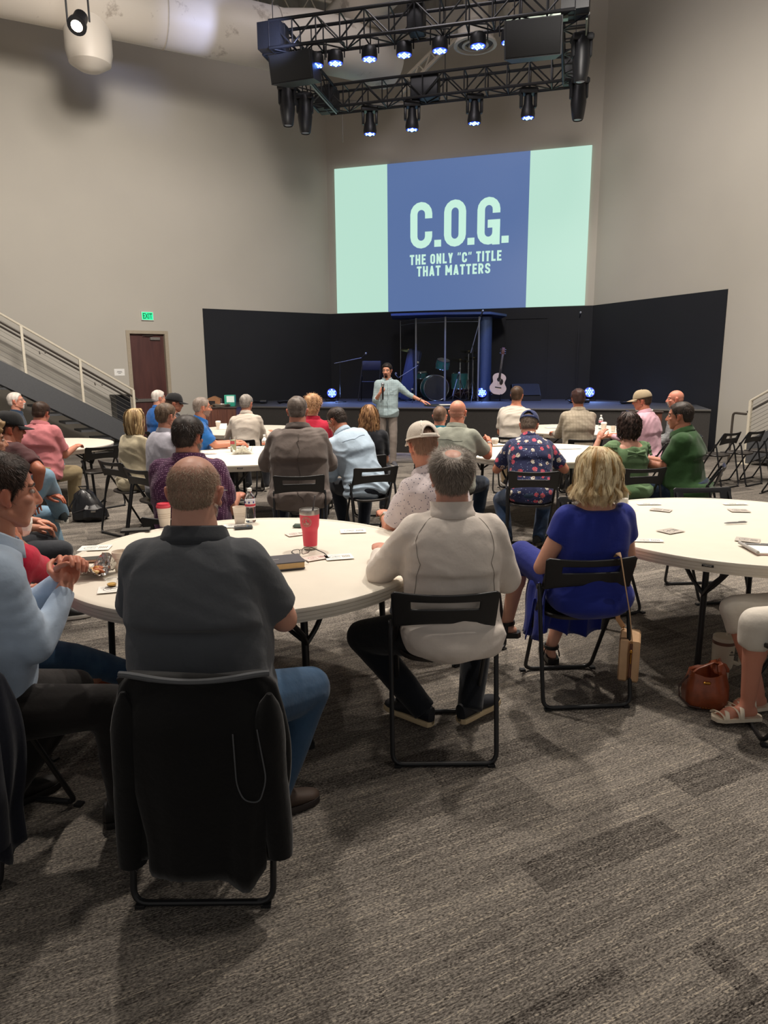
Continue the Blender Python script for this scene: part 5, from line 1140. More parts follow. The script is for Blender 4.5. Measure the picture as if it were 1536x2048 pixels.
# --- nearest man
p['polo'] = person('broad bald man in dark grey polo seated nearest the camera, seen from behind', (-0.631, 2.309, 1.262), 2, lean=8, girth=1.27, shw=.98, near=2, hscale=1.08, pitch=12,
    skin='cf9d88', top=('53565b', None, '3a3d42'), sleeve='short', hem=.07, bottom=J1, shoe=('3a2a20', '2a2220'), hair=('fringe', '84705f', 'bda78f', 0, dict(n=14000, len=.007, lift=.6, mess=.4, w=.00045)),
    beard=('b8aca0', 'full', .006), glasses='2a2a2c', hands={-1: (-.20, .43, .795), 1: (.20, .43, .795)}, poles={1: (1.0, -.25, -.5), -1: (-1.0, -.25, -.5), ('k', 1): (.55, .8, .4)}, feet={1: (.20, .20, .09), -1: (-.16, .36, .09)}, footdir={1: (.8, .6, 0)}, amp=.55)
p['zip'] = person('man in cream quarter-zip pullover with thinning grey hair, seated from behind', (0.291, 2.971, 1.205), -2, lean=5, girth=1.17, shw=.94, near=2, hscale=1.04, pitch=8,
    skin='cd9a86', top=('e4dad0', None), sleeve='long', collar='high', hem=.07, seams=True, bottom=('14181f', None), shoe=('12161e', 'cdb893'), hair=('crown', '5a5048', 'a89c90', .007, dict(n=15000, len=.027, lift=.75, mess=.32, topl=.5, w=.00055)),
    hands={-1: (-.30, .40, .80), 1: (.16, .36, .74)}, poles={1: (1.0, -.15, -.4), -1: (-1.0, -.2, -.45), ('k', -1): (-.9, .5, .8), ('k', 1): (.3, 1, .8)}, feet={-1: (-.13, .17, .115), 1: (.12, .19, .115)}, footdir={-1: (-.75, .6, .08), 1: (.75, .6, .08)}, amp=.6)
p['blue'] = person('blonde woman in royal blue dress seated on a folding chair at the right table', (1.047, 3.409, 1.155), -7, lean=-1, girth=1.08, shw=.95, near=2, female=True, pitch=4, hscale=1.02,
    skin='d8a48c', top=('22308c', None), neckcut=.94, sleeve='cap', collar=None, hem=.05, bottom=('1f2b7c', None), shorts=True, sandals=True, hair=('long', 'a87f44', 'fff0c8', .010, dict(prof=[(-.135, .052, .055), (-.118, .088, .078), (-.085, .104, .108), (-.03, .104, .120), (.03, .102, .124), (.08, .090, .112), (.115, .062, .080), (.135, .028, .036)], ns=9000, wave=.0035, wf=8, flip=.030, ragged=.055, w=.0009)),
    hands={-1: (-.14, .26, .70), 1: (.20, .30, .72)}, poles={-1: (-1, -.25, -.5), 1: (.7, .1, -.8), ('k', -1): (-.3, 1, .9)}, feet={-1: (-.30, .42, .25), 1: (-.04, .40, .10)}, footdir={-1: (-.9, .45, -.1), 1: (.1, 1, 0)}, amp=.5)
p['cap'] = person('man in white mesh trucker cap and speckled shirt, legs crossed, behind the nearest table', (0.233, 4.170, 1.215), -38, lean=12, side=-6, girth=1.18, near=2, haz=-20, pitch=6, hscale=1.03,
    skin='cf937a', top=('d8cdcf', ('dots', '5d5f73', 60, .20, .9)), sleeve='short', hem=.06, bottom=('262e3c', None), shoe=('d8d0c4', 'e6e0d4'), hair=('shaved', '9a7a66', '9a7a66', .0), hands={-1: (-.16, .40, .76), 1: (.12, .42, .72)}, poles={-1: (-1, -.3, -.5), ('k', -1): (-.1, .5, 1.2)},
    feet={-1: (.02, .66, .40), 1: (.02, .48, .09)}, footdir={-1: (.1, 1, -.3), 1: (-.3, 1, 0)})
cap_on(p['cap'], 'd6cbbd', brimc='ece4d8', mesh=True)
p['bluef'] = person('dark-haired man in light blue dress shirt with clasped hands at the left edge', (-1.307, 2.362, 1.262), 52, lean=14, girth=1.12, near=2, haz=50, pitch=8, hscale=1.10,
    skin='cd8f76', top=('b6c8dd', None), sleeve='long', hem=.05, bottom=('211e1d', None), shoe=('17120f', '120e0c'), hair=('full', '150f0c', '4a352a', .008, dict(n=14000, len=.022, lift=.42, mess=.30, w=.0007, topl=.6, top=1.2)), hands={-1: (-.03, .36, .93), 1: (.045, .345, .915)}, poles={1: (.8, -.2, -1), -1: (-.8, -.2, -1), ('k', 1): (.4, 1, .4)},
    handspec={1: dict(dir=(-.55, .35, .75), n=(-.8, -.1, -.5), curl=.62, tc=.6), -1: dict(dir=(.55, .35, .75), n=(.8, -.1, -.5), curl=.62, tc=.6)}, feet={1: (.20, .44, .09), -1: (-.18, .12, .09)}, amp=.9)
p['red'] = person('person in bright red shirt with hand on mouth, behind the light blue shirt man', (-1.609, 2.936, 1.115), 28, lean=22, girth=1.0, near=1, haz=45, pitch=5, skin='d39a80', top=('c81e40', None), sleeve='short', collar=None, bottom=('3d5f85', ('denim', '557ba0')), shoe=('8a4426', 'b06a48'),
    hair=('full', '5a4434', '7a6048', .012), hands={1: (.075, .20, .965), -1: (-.05, .30, .70)}, handspec={1: dict(dir=(-.35, .05, 1), n=(-.4, -.8, 0), curl=.35)}, feet={1: (.12, .82, .10), -1: (-.10, .80, .10)}, footdir={1: (.9, .5, 0), -1: (.9, .5, 0)}, poles={1: (.8, .3, -1), ('k', 1): (0, .2, 1)})
p['capri'] = person('person in cream capri trousers and strappy sandals seated at the right edge', (2.12, 3.12, 1.2), -80, lean=2, girth=1.05, near=1, female=True, skin='cf8f78', top=('d8d2c8', None), sleeve='short', collar=None, bottom=('d9d2c6', None), shorts=True, sandals=True, hair=('full', '8a6a4a', 'a88a64', .02), feet={1: (.02, .33, .10), -1: (-.12, .42, .11)}, footdir={1: (-.35, 1, 0), -1: (-.2, 1, 0)}, hands={-1: (-.1, .12, .72), 1: (.1, .15, .72)})
# --- second row
p['purple'] = person('dark-haired bearded man in purple dotted polo, back to camera behind the nearest table', (-1.285, 4.625, 1.235), 3, lean=6, girth=1.3, shw=1.05, near=1, haz=20, pitch=6, hscale=1.06, skin='b8806a', top=('4a2346', ('dots', 'b78fae', 85, .25)), sleeve='short', hem=.05, bottom=('1c1c20', None), hair=('full', '120f0e', '3a302c', .014, dict(n=4500, len=.026, lift=.35, mess=.3)), beard=('8a8480', 'full', .02),
    hands={1: (.22, .38, .78), -1: (-.2, .35, .66)}, amp=.7)
p['lilac'] = person('man in pale lilac dress shirt with short brown hair and glasses, looking right', (-2.086, 6.791, 1.235), 40, lean=8, near=1, haz=35, hscale=1.02, skin='cc927a', top=('b4b2bd', None), sleeve='long', bottom=('24262c', None), hair=('full', '4a3a2e', '7a6654', .008), glasses='1c1c1e', hands={1: (.1, .45, .78), -1: (-.1, .45, .78)})
p['cream'] = person('woman with streaked blonde hair in cream jacket, seated left of the lilac shirt man', (-2.582, 7.358, 1.160), 38, lean=6, near=1, female=True, girth=1.05, haz=30, skin='d5a58c', top=('bdb297', None), sleeve='long', hem=.10, bottom=('c7bca0', None), hair=('long', '8a6c48', 'd6bb8c', .01, dict(prof=[(-.16, .06, .06), (-.12, .088, .09), (-.04, .098, .108), (.04, .096, .115), (.09, .078, .096), (.12, .05, .065), (.133, .02, .03)], ns=1800, wave=.003, flip=.006, w=.002)), amp=1.3)
p['bpolo2'] = person('white-haired man in blue polo standing far back beside the brown door', (-3.487, 11.035, 1.250), 40, lean=6, haz=50, skin='c98f76', top=('1f5aa0', None), sleeve='short', bottom=('2a2a30', None), hair=('full', 'a89f96', 'd0c8c0', .008), glasses='555555', girth=1.1)
p['bcap'] = person('man in plain black cap half hidden behind the lilac shirt man', (-2.791, 9.473, 1.235), 60, lean=6, haz=70, skin='c48a70', top=('3a3c42', None), bottom=('2a2a30', None), hair=('full', '4a3a30', '4a3a30', .004)); cap_on(p['bcap'], '1c1c1f', opening=False)
p['bpolo'] = person('man in bright blue polo with grey hair, forearms resting on the table', (-2.192, 8.581, 1.225), 78, lean=12, near=1, haz=62, girth=1.12, skin='cc8e74', top=('2466ae', None), sleeve='short', hem=.04, bottom=('35373d', None), hair=('full', '6e6058', 'a0948a', .007), beard=('8d8078', 'full', .005), glasses='3a2a24', hands={1: (.10, .52, .79), -1: (-.14, .50, .79)})
p['wj'] = person('grey-haired man in off-white pullover leaning on the far left table', (-1.876, 9.722, 1.215), 8, lean=16, side=-2, near=1, haz=14, pitch=4, skin='cc9078', top=('c9bfb2', None), sleeve='long', hem=.05, bottom=('34363c', None), hair=('full', '77706a', 'b5aea6', .008), hands={-1: (-.25, .42, .80), 1: (.2, .46, .80)}, poles={-1: (-1, -.1, -.5)})
p['blazer'] = person('broad man in grey-brown blazer with short grey hair, seated at the middle table', (-0.776, 6.396, 1.295), -6, lean=10, near=2, girth=1.32, shw=1.04, haz=-2, hscale=1.10, pitch=6, skin='c68a74', top=('6e645f', None, '635a56'), sleeve='long', collar='suit', hem=.12, bottom=('252a38', None), shoe=('3a2018', '2a1a14'), hair=('full', '4c423c', '857a72', .004, dict(n=5000, len=.008, lift=.5, mess=.3, w=.0009, top=2.0)), hands={-1: (-.24, .42, .79), 1: (.2, .42, .79)}, poles={-1: (-1, -.15, -.4), 1: (1, -.1, -.5)}, feet={-1: (-.2, .45, .09), 1: (.16, .3, .09)}, amp=1.0)
p['redh'] = person('person with reddish blond hair and red collar, beyond the grey blazer man', (-0.823, 8.300, 1.240), 6, lean=6, near=1, haz=14, skin='d09a80', top=('b8203c', None), sleeve='short', bottom=('2a2c34', None), hair=('full', '7a5238', 'd0a67c', .022, dict(n=3500, len=.035, mess=.5, lift=.5, w=.0015)))
p['lblue'] = person('man in light blue dress shirt bowing his head to the left on a folding chair', (-0.462, 7.034, 1.165), -22, lean=30, side=-14, near=2, girth=1.15, haz=-55, pitch=28, hscale=1.05, skin='b97a60', top=('a9bccd', None), sleeve='long', hem=.05, bottom=('1d2430', None), hair=('full', '241c18', '43362e', .006, dict(n=4000, len=.012, w=.001, mess=.3)), hands={-1: (-.22, .45, .66), 1: (.1, .48, .60)}, feet={-1: (-.1, .4, .09), 1: (.12, .42, .09)}, amp=1.1)
p['blackw'] = person('woman with wavy light brown hair in a black top, beside the light blue shirt man', (-0.157, 7.822, 1.155), 6, lean=6, near=1, female=True, haz=-8, girth=1.1, skin='d09a80', top=('191b22', None), sleeve='short', collar=None, bottom=('20222a', None), hair=('long', '6e4c34', 'c09468', .01, dict(per=24, prof=[(-.215, .075, .07), (-.17, .098, .095), (-.08, .104, .11), (.02, .098, .115), (.08, .082, .098), (.115, .055, .07), (.133, .02, .03)], ns=2600, wave=.007, wf=11, flip=.012, ragged=.06, w=.002)))
p['speak'] = person('standing man in pale plaid button-down shirt speaking into a handheld microphone', (0.073, 12.250, 1.636), 178, lean=3, near=2, stand=True, girth=.95, haz=196, pitch=8, skin='d89e84', top=('a9bcc0', ('plaid', '7f97a2', 26)), sleeve='rolled', hem=.16, bottom=('857b74', None), shoe=('4a4a50', 'e8e6e0'), hair=('full', '1a1412', '2e2420', .010, dict(n=3000, len=.014, w=.001)), beard=('241c18', 'goatee', .006),
    hands={1: (.13, .24, 1.27), -1: (-.66, .10, 1.085)}, poles={1: (.7, -.3, -1), -1: (-.2, -.5, -.8)}, handspec={1: dict(dir=(-.45, .35, .75), n=(-.7, -.3, .2), curl=.95, ts=1), -1: dict(dir=(-.9, .25, -.25), n=(0, 0, -1), curl=.15, spread=.6)}, feet={1: (.10, .02, .09), -1: (-.09, .10, .09)}, footdir={1: (.3, 1, 0), -1: (-.3, 1, 0)}, amp=.8)
p['teal'] = person('man with cropped brown hair and teal collar just below the pedestal table', (0.646, 8.010, 1.130), 20, lean=6, haz=18, near=1, hscale=.98, skin='cf9078', top=('1f7386', None), bottom=('2a2a30', None), hair=('full', '5a4438', '7d6454', .004, dict(n=1500, len=.008)))
p['sage'] = person('bald man in sage green shirt holding a cup at the middle right table', (0.744, 7.016, 1.235), 26, lean=12, near=2, girth=1.2, haz=22, pitch=4, hscale=1.04, skin='cf8c72', top=('93968a', None), sleeve='short', hem=.05, bottom=JD, hair=('fringe', 'b58a78', 'b58a78', 0, dict(n=0)), beard=('c8beb4', 'full', .006), hands={1: (.22, .50, .90), -1: (-.1, .45, .80)}, poles={1: (1, -.1, -.6)}, handspec={1: dict(curl=.6, n=(-1, 0, -.2))})
p['white_t'] = person('brown-haired man in white T-shirt leaning left at the far right table', (1.845, 9.761, 1.290), 16, lean=12, side=2, near=1, haz=22, pitch=2, skin='c9886c', top=('cdc4b8', None), sleeve='short', collar=None, hem=.05, bottom=('a99477', None), hair=('full', '3a2a20', '5a4434', .010), hands={1: (.2, .48, .79), -1: (-.2, .42, .79)}, girth=1.08)
p['plaid'] = person('dark-haired man in beige plaid shirt, back to camera at the far right table', (2.565, 9.314, 1.255), -2, lean=10, near=1, haz=0, pitch=5, skin='b87c62', top=('a89d8b', ('grid', '8f8574', 26)), sleeve='long', hem=.05, bottom=('35322f', None), hair=('full', '241816', '4a302c', .014, dict(n=2500, len=.02, mess=.4, lift=.4)), hands={-1: (-.2, .48, .79), 1: (.2, .48, .79)}, girth=1.1)
p['floral'] = person('man in navy floral shirt and backward navy cap writing at the table', (1.391, 6.709, 1.125), 6, lean=30, near=2, girth=1.12, shw=.96, haz=20, pitch=20, hscale=1.02, skin='c88a70', top=('2b3054', ('floral',)), sleeve='short', hem=.02, bottom=('26364e', ('denim', '33496a')), shoe=('17181a', '3a3632'), hair=('shaved', '8a7a6c', '8a7a6c', .0), glasses='cccccc', hands={1: (.22, .46, .80), -1: (-.16, .50, .80)}, poles={1: (1, -.1, -.2), -1: (-1, -.1, -.3)}, feet={-1: (-.2, .12, .09), 1: (.10, .06, .12)}, footdir={1: (.5, .8, 0)}, amp=.7)
cap_on(p['floral'], '28345e', brimc='28345e')
p['green'] = person('curly dark-haired woman in green ruffled dress seated from behind', (2.298, 6.610, 1.125), -12, lean=6, near=1, female=True, girth=1.18, haz=-22, skin='d09a84', top=('64805a', None), neckcut=.86, sleeve='cap', collar=None, hem=.06, bottom=('5c7a54', None), hair=('long', '1e1614', '5a4842', .012, dict(prof=[(-.125, .055, .06), (-.09, .092, .095), (-.03, .102, .115), (.04, .100, .118), (.09, .082, .1), (.12, .05, .065), (.135, .02, .03)], ns=3500, wave=.009, wf=16, flip=.008, ragged=.05, w=.0018)), glasses='d0c8c0', hands={-1: (-.16, .30, .98), 1: (.1, .4, .8)}, poles={-1: (-1, .3, -.6)}, amp=1.5)
p['dkg'] = person('dark-haired man in dark green polo facing left at the middle right table', (2.780, 6.609, 1.205), -62, lean=12, near=1, girth=1.32, haz=-60, pitch=4, hscale=1.06, skin='b97e66', top=('2a4a26', None), sleeve='short', hem=.05, bottom=JD, hair=('full', '1e1814', '3a302a', .010), hands={-1: (-.1, .46, .79), 1: (.12, .46, .79)})
p['tan'] = person('man in tan baseball cap and pink dress shirt facing left at the far right table', (3.232, 8.830, 1.245), -48, lean=12, near=1, girth=1.15, haz=-65, skin='c8846c', top=('d0a6b4', None), sleeve='long', hem=.05, bottom=('34363c', None), hair=('full', '4a382c', '4a382c', .004), glasses='7a2a20', hands={-1: (-.1, .48, .8), 1: (.12, .48, .8)}); cap_on(p['tan'], 'a8977c', opening=False)
p['baldr'] = person('bald man with grey goatee looking left, furthest right behind the dark green polo man', (3.878, 9.401, 1.240), -70, lean=6, near=1, haz=-78, skin='cf8a74', top=('8a8c8c', ('grid', '5a5c60', 30)), sleeve='long', bottom=('2a2c34', None), hair=('bald', 'b58a78', 'b58a78', 0, dict(n=0)), beard=('b0a8a0', 'goatee', .01))
p['pink'] = person('man in salmon pink polo with short brown hair, back to camera at the left table', (-3.901, 8.061, 1.200), 12, lean=14, near=2, girth=1.24, shw=1.04, haz=8, pitch=14, skin='c98a72', top=('cf7f84', None), sleeve='short', hem=.05, bottom=('9a8a6a', None), shoe=('3a2c24', 'd8d0c4'), hair=('full', '2e201a', '4c382c', .012, dict(n=3000, len=.016)), hands={-1: (-.15, .48, .79), 1: (.18, .46, .79)}, amp=1.1)
p['whair'] = person('white-haired man with glasses and moustache in navy polo, facing right at far left', (-5.682, 10.985, 1.225), 62, lean=4, near=1, sc=1.06, girth=1.1, haz=78, pitch=-4, hscale=1.12, skin='d4947c', top=('2c3c50', None), sleeve='short', hem=.03, bottom=J2, shoe=('5a6068', '8a8880'), hair=('full', 'd0c4b8', 'ece4dc', .007), beard=('e6dfd8', 'goatee', .012), glasses='8a8a88', feet={1: (.05, .62, .09), -1: (.0, .55, .09)}, hands={1: (.12, .38, .7), -1: (-.1, .36, .7)})
p['maroon'] = person('man in maroon T-shirt and black cap with one leg crossed, at the left edge', (-3.011, 5.654, 1.215), 34, side=-16, lean=20, near=2, girth=1.18, haz=52, pitch=4, hscale=1.05, skin='b8745a', top=('4c2a2c', None), sleeve='short', collar=None, hem=.08, bottom=J2, shoe=('2a3436', 'd8d6cc'), hair=('shaved', '3a2a22', '3a2a22', .0), hands={1: (.16, .22, .72), -1: (.1, .34, .70)}, poles={1: (1, .1, -.6), ('k', 1): (.5, .6, 1.6)}, feet={1: (.0, .50, .52), -1: (-.05, .50, .09)}, footdir={1: (-1, .2, 0)}, amp=1.0)
cap_on(p['maroon'], '1d1d1f', opening=False)
p['curl'] = person('person with curly sandy hair cut off by the left edge behind the dark-haired man', (-2.524, 4.472, 1.235), 50, lean=8, near=1, haz=50, skin='d09a80', top=('6a5a54', None), bottom=('33363c', None), hair=('full', '6a5038', 'a88a64', .028, dict(n=3000, len=.025, mess=.8, lift=.6, curl=.5)), hands={1: (.1, .3, .66)})
# --- chairs
cA = chair(-.585, 2.20, 0, 'black folding chair nearest the camera, draped with a black jacket')
cB = chair(.25, 2.985, 0, 'black folding chair under the man in the cream quarter-zip')
cC = chair(.985, 3.49, -4, 'black folding chair under the woman in the royal blue dress, purse strap over it')
chair(-1.44, 2.30, 10, 'black folding chair at the left edge under the light blue shirt man')
chair_under(p['red'], 'black folding chair under the person in the bright red shirt')
chair(1.93, 3.02, -80, 'black folding chair at the right edge under the cream capri trousers')
chair_under(p['cap'], 'black folding chair under the man in the white trucker cap')
for k, l in (('purple', 'black folding chair under the man in the purple dotted polo'), ('lilac', 'black folding chair under the man in the pale lilac shirt'), ('cream', 'black folding chair under the woman in the cream jacket'), ('bpolo2', 'black folding chair under the white-haired man by the brown door'), ('bcap', 'black folding chair under the man in the plain black cap and glasses'), ('bpolo', 'black folding chair under the man in the bright blue polo'),
             ('wj', 'black folding chair under the man in the off-white pullover'), ('blazer', 'black folding chair under the man in the grey-brown blazer'), ('redh', 'black folding chair under the person with the red collar'), ('lblue', 'black folding chair under the man bowing in the light blue shirt'), ('blackw', 'black folding chair under the woman in the black top'), ('teal', 'black folding chair under the man with the teal collar'),
             ('sage', 'black folding chair under the bald man in the sage shirt'), ('white_t', 'black folding chair under the man in the white T-shirt'), ('plaid', 'black folding chair under the man in the beige plaid shirt'), ('floral', 'black folding chair under the man in the navy floral shirt'), ('green', 'black folding chair under the woman in the green dress'), ('dkg', 'black folding chair under the man in the dark green polo'),
             ('tan', 'black folding chair under the man in the tan cap'), ('baldr', 'black folding chair under the bald man at the far right table'), ('pink', 'black folding chair under the man in the salmon pink polo'), ('whair', 'black folding chair under the white-haired man at the far left'), ('maroon', 'black folding chair under the man in the maroon T-shirt'), ('curl', 'black folding chair under the curly-haired person at the left edge')):
    chair_under(p[k], l, .08 if k in ('floral', 'blazer', 'pink') else .05)
chair(-3.62, 8.72, -50, 'empty black folding chair beside the left table and the black backpack')
chair(2.42, 4.98, 176, 'empty black folding chair behind the right table, slot above the table edge')
chair(1.52, 4.72, 158, 'empty black folding chair behind the blonde woman at the right table')
chair(4.68, 9.85, -35, 'leftmost empty black folding chair in the row by the right stairs'); chair(5.12, 10.05, -35, 'second empty black folding chair in the row by the right stairs'); chair(5.57, 10.25, -35, 'third empty black folding chair in the row, cut by the right edge')
chair(5.30, 9.15, -42, 'nearer empty black folding chair at the right edge, in front of the row')

# ------------------------------------------------------------------ things on the tables
def at3(q): return (q[0], q[1], q[2])
CORAL = plain('coral_powder_coat', 'e8465c', .5, var=.02, bump=.1, bs=500); CREAMP = plain('cream_powder_coat', 'd8cdb8', .5, var=.02); CLEARP = glass('clear_plastic', (.96, .98, 1, 1), .05, 1.25); WATER = glass('water', (.95, .98, 1, 1), .0, 1.33)
CUPP = plain('paper_cup', 'eadfd2', .7, var=.02); REDL = plain('red_lid', 'd23a4c', .45); INK = plain('print_ink', '4a4642', .8); REDINK = plain('print_ink_red', 'b0706c', .8)
def tumbler(q, label, m, emblem=True, rz=0):
    t = thing('tumbler', label, 'tumbler', at3(q), rz); g = Geo(); lathe(g, [(.001, .012), (.036, .012), (.037, .02), (.041, .095), (.043, .105), (.048, .118), (.0495, .13), (.0525, .19), (.001, .19)], n=32); obj('body', g, m, t)
    g = Geo(); lathe(g, [(.001, 0), (.035, 0), (.0365, .003), (.0365, .018)], n=32); lathe(g, [(.053, .186), (.054, .205), (.052, .212), (.048, .212), (.047, .198), (.001, .196)], n=32); obj('steel_rims', g, STEEL, t)
    g = Geo(); lathe(g, [(.047, .199), (.045, .206), (.030, .205), (.001, .205)], n=28); ld = obj('lid', g, glass('smoke_lid', (.7, .68, .66, 1), .08, 1.3, .7), t)
    g = Geo(); tube(g, [(.014, -.006, .15), (.018, -.008, .20), (.034, -.012, .285)], .0042, 8); obj('straw', g, plain('grey_straw', '4c4b4e', .4), t)
    if emblem:
        E_ = plain('emblem_metal', 'cfa79a', .4, metal=.4); rr = lambda z: np.interp(z, [.095, .105, .118, .13, .19], [.041, .043, .048, .0495, .0525]) + .0006
        def wrap(x, z): r = rr(z); a = x / r; return (r * math.sin(a - .25), -r * math.cos(a - .25), z)
        g = Geo()
        for r0, r1 in ((.0255, .0275), (.0175, .0188)):
            for a in np.linspace(0, 2 * PI, 40, endpoint=False):
                b = a + 2 * PI / 40; g.add([wrap(r0 * math.cos(a), .152 + r0 * math.sin(a)), wrap(r1 * math.cos(a), .152 + r1 * math.sin(a)), wrap(r1 * math.cos(b), .152 + r1 * math.sin(b)), wrap(r0 * math.cos(b), .152 + r0 * math.sin(b))], [(0, 1, 2, 3)])
        for i in range(26):
            if i in (12, 13, 25): continue
            a = 2 * PI * i / 26; c = (.0222 * math.cos(a), .152 + .0222 * math.sin(a)); u = np.array([math.cos(a), math.sin(a)]) * .0026; w_ = np.array([-math.sin(a), math.cos(a)]) * (.0010 + .0004 * (i % 2)); g.add([wrap(*(np.array(c) + s1 * u + s2 * w_)) for s1, s2 in ((-1, -1), (1, -1), (1, 1), (-1, 1))], [(0, 1, 2, 3)])
        for x0, x1, z0, z1 in ((-.003, .003, .136, .160), (.004, .013, .137, .150), (-.012, -.005, .137, .146), (-.002, .002, .160, .166)): g.add([wrap(x0, z0), wrap(x1, z0), wrap(x1, z1), wrap(x0, z1)], [(0, 1, 2, 3)])
        obj('round_emblem', g, E_, t, solid=.0004)
    return t
tumbler((-0.393, 3.612, 0.740), 'coral pink steel tumbler with grey straw and round emblem', CORAL, rz=.0)
def bottle(q, label, s=1.0, band=('e9e4e8', 'c03848', '4a4a90'), capc='f2f2ee'):
    t = thing('water_bottle', label, 'bottle', at3(q)); g = Geo(); pr = [(.001, .003), (.026, 0), (.031, .006)]
    for k in range(6): z = .014 + k * .013; pr += [(.0315, z), (.0295, z + .0065)]
    pr += [(.0315, .095), (.0315, .145), (.028, .158), (.018, .176), (.0125, .184), (.0125, .196)]; lathe(g, [(r * s, z * s) for r, z in pr], n=24); obj('bottle_body', g, CLEARP, t)
    g = Geo(); lathe(g, [(.0322 * s, .100 * s), (.0322 * s, .140 * s)], n=24); lb_ = obj('paper_label', g, plain('lab_' + band[0], band[0], .5), t, solid=.0006)
    g = Geo(); lathe(g, [(.0327 * s, .104 * s), (.0327 * s, .118 * s)], n=24); 
    o = obj('label_band', g, plain('lab_' + band[1], band[1], .5), lb_, solid=.0004); g = Geo(); 
    for i in range(7): a = i * .9; box(g, (.0328 * s * math.sin(a), -.0328 * s * math.cos(a), .129 * s), (.010 * s, .002, .012 * s), rz=a)
    obj('label_blocks', g, plain('lab_' + band[2], band[2], .5), lb_, smooth=False)
    g = Geo(); lathe(g, [(.0140 * s, .196 * s), (.0145 * s, .212 * s), (.012 * s, .215 * s), (.001, .215 * s)], n=20); obj('bottle_cap', g, plain('cap_' + capc, capc, .4), t); return t
bottle((-0.832, 4.276, 0.740), 'clear water bottle with white cap beside the paper cup, behind the bald man'); bottle((3.331, 10.767, 0.740), 'clear water bottle with red label on the far right table', band=('d8d4d8', 'c83a50', 'a03040'))
bottle((-1.347, 7.935, 0.740), 'milky drink bottle with orange label half hidden by the blazer sleeve', band=('e8dfd0', 'd0603a', 'c03030'))
def cup(q, label, h=.10, r=.04, lid=None, sleeve=False):
    t = thing('paper_cup', label, 'cup', at3(q)); g = Geo(); lathe(g, [(.001, .004), (r * .70, .0), (r * .72, .003), (r * .98, h), (r * 1.02, h + .003), (r * .96, h + .003), (r * .92, h - .004), (r * .68, .008), (.001, .008)], n=28); b_ = obj('cup_body', g, CUPP, t)
    g = Geo()
    for z in (.45, .55, .65): lathe(g, [(r * (.715 + .265 * z) + .0004, h * z), (r * (.715 + .265 * z) + .0012, h * (z + .012)), (r * (.715 + .265 * z) + .0006, h * (z + .024))], n=28)
    obj('ribs', g, plain('rib_tan', 'cbbba8', .7), b_)
    if lid: g = Geo(); lathe(g, [(r * 1.04, h - .004), (r * 1.06, h + .006), (r * .98, h + .010), (r * .92, h + .020), (r * .90, h + .022), (r * .80, h + .016), (.001, h + .016)], n=28); obj('cup_lid', g, lid, t)
    return t
WLID = plain('white_lid', 'efeae2', .4)
cup((-1.341, 4.183, 0.740), 'white paper cup with red lid left of the bald man\'s head', .12, .043, REDL); cup((-0.895, 4.250, 0.740), 'open ribbed paper cup beside the clear water bottle', .10, .042); cup((-1.256, 3.223, 0.740), 'open paper cup half hidden behind the grey polo sleeve', .09, .040)
cup((-2.671, 11.391, 0.740), 'paper cup with white lid on the far left table', .11, .042, WLID); cup((3.270, 10.420, 0.740), 'paper cup with white lid on the far right table beside the bottle', .11, .042, WLID)
cup((3.380, 10.324, 0.740), 'second small paper cup on the far right table near the woman\'s hand', .08, .036); cup((1.206, 7.559, 0.860), 'cup held by the bald man in the sage shirt', .05, .040, WLID)
def glass_cup(q, label, r=.042, h=.13, fill=.6, milky=True):
    t = thing('drinking_glass', label, 'glass', at3(q)); g = Geo(); lathe(g, [(.001, .004), (r * .92, 0), (r, .01), (r * 1.03, h), (r * .97, h), (r * .93, .012), (.001, .012)], n=28); obj('glass_body', g, glass('glass_clear', (1, 1, 1, 1), 0, 1.3), t)
    g = Geo(); lathe(g, [(.001, .013), (r * .91, .013), (r * .95, h * fill), (.001, h * fill)], n=28); obj('drink', g, plain('milky_drink', 'd9d6cc', .3) if milky else plain('pale_drink', 'c4cba8', .3), t)
    if not milky: g = Geo(); box(g, (0, -r * 1.0, h * .62), (.05, .004, .035), bev=.001); obj('paper_label', g, plain('lab_flag', 'b84850', .5), t)
    return t
glass_cup((1.584, 4.584, 0.740), 'clear glass of cloudy drink behind the blonde woman\'s shoulder', .043, .12, .62); glass_cup((-1.753, 8.163, 0.740), 'tall clear drink can-shaped glass with small red label on the middle table', .034, .17, .8, False)
def phone(q, label, rz, case='1a1a1c', L=.16, w=.08, edge=None, top=None):
    t = thing('mobile_phone', label, 'phone', (q[0], q[1], q[2] + .006), rz); g = Geo(); box(g, (0, 0, 0), (L, w, .010), bev=.004); obj('phone_body', g, plain('phone_' + (edge or case), edge or case, .3), t); g = Geo(); box(g, (0, 0, .0055), (L - .008, w - .008, .002), bev=.001); obj('phone_screen', g, plain('phone_glass_' + case, top or case, .12), t); return t
phone((-1.474, 4.053, 0.740), 'black phone in a black case left of the bald man', .22, L=.17, w=.085); phone((-1.501, 3.391, 0.740), 'black phone with gold edge in front of the clasped hands', .30, edge='b08c78'); phone((-0.846, 4.108, 0.740), 'dark card holder with white print beside the water bottle', .25, '4c5054', .11, .06); phone((-0.500, 4.136, 0.740), 'small grey-green phone behind the coral tumbler', -.1, '586862', .10, .06)
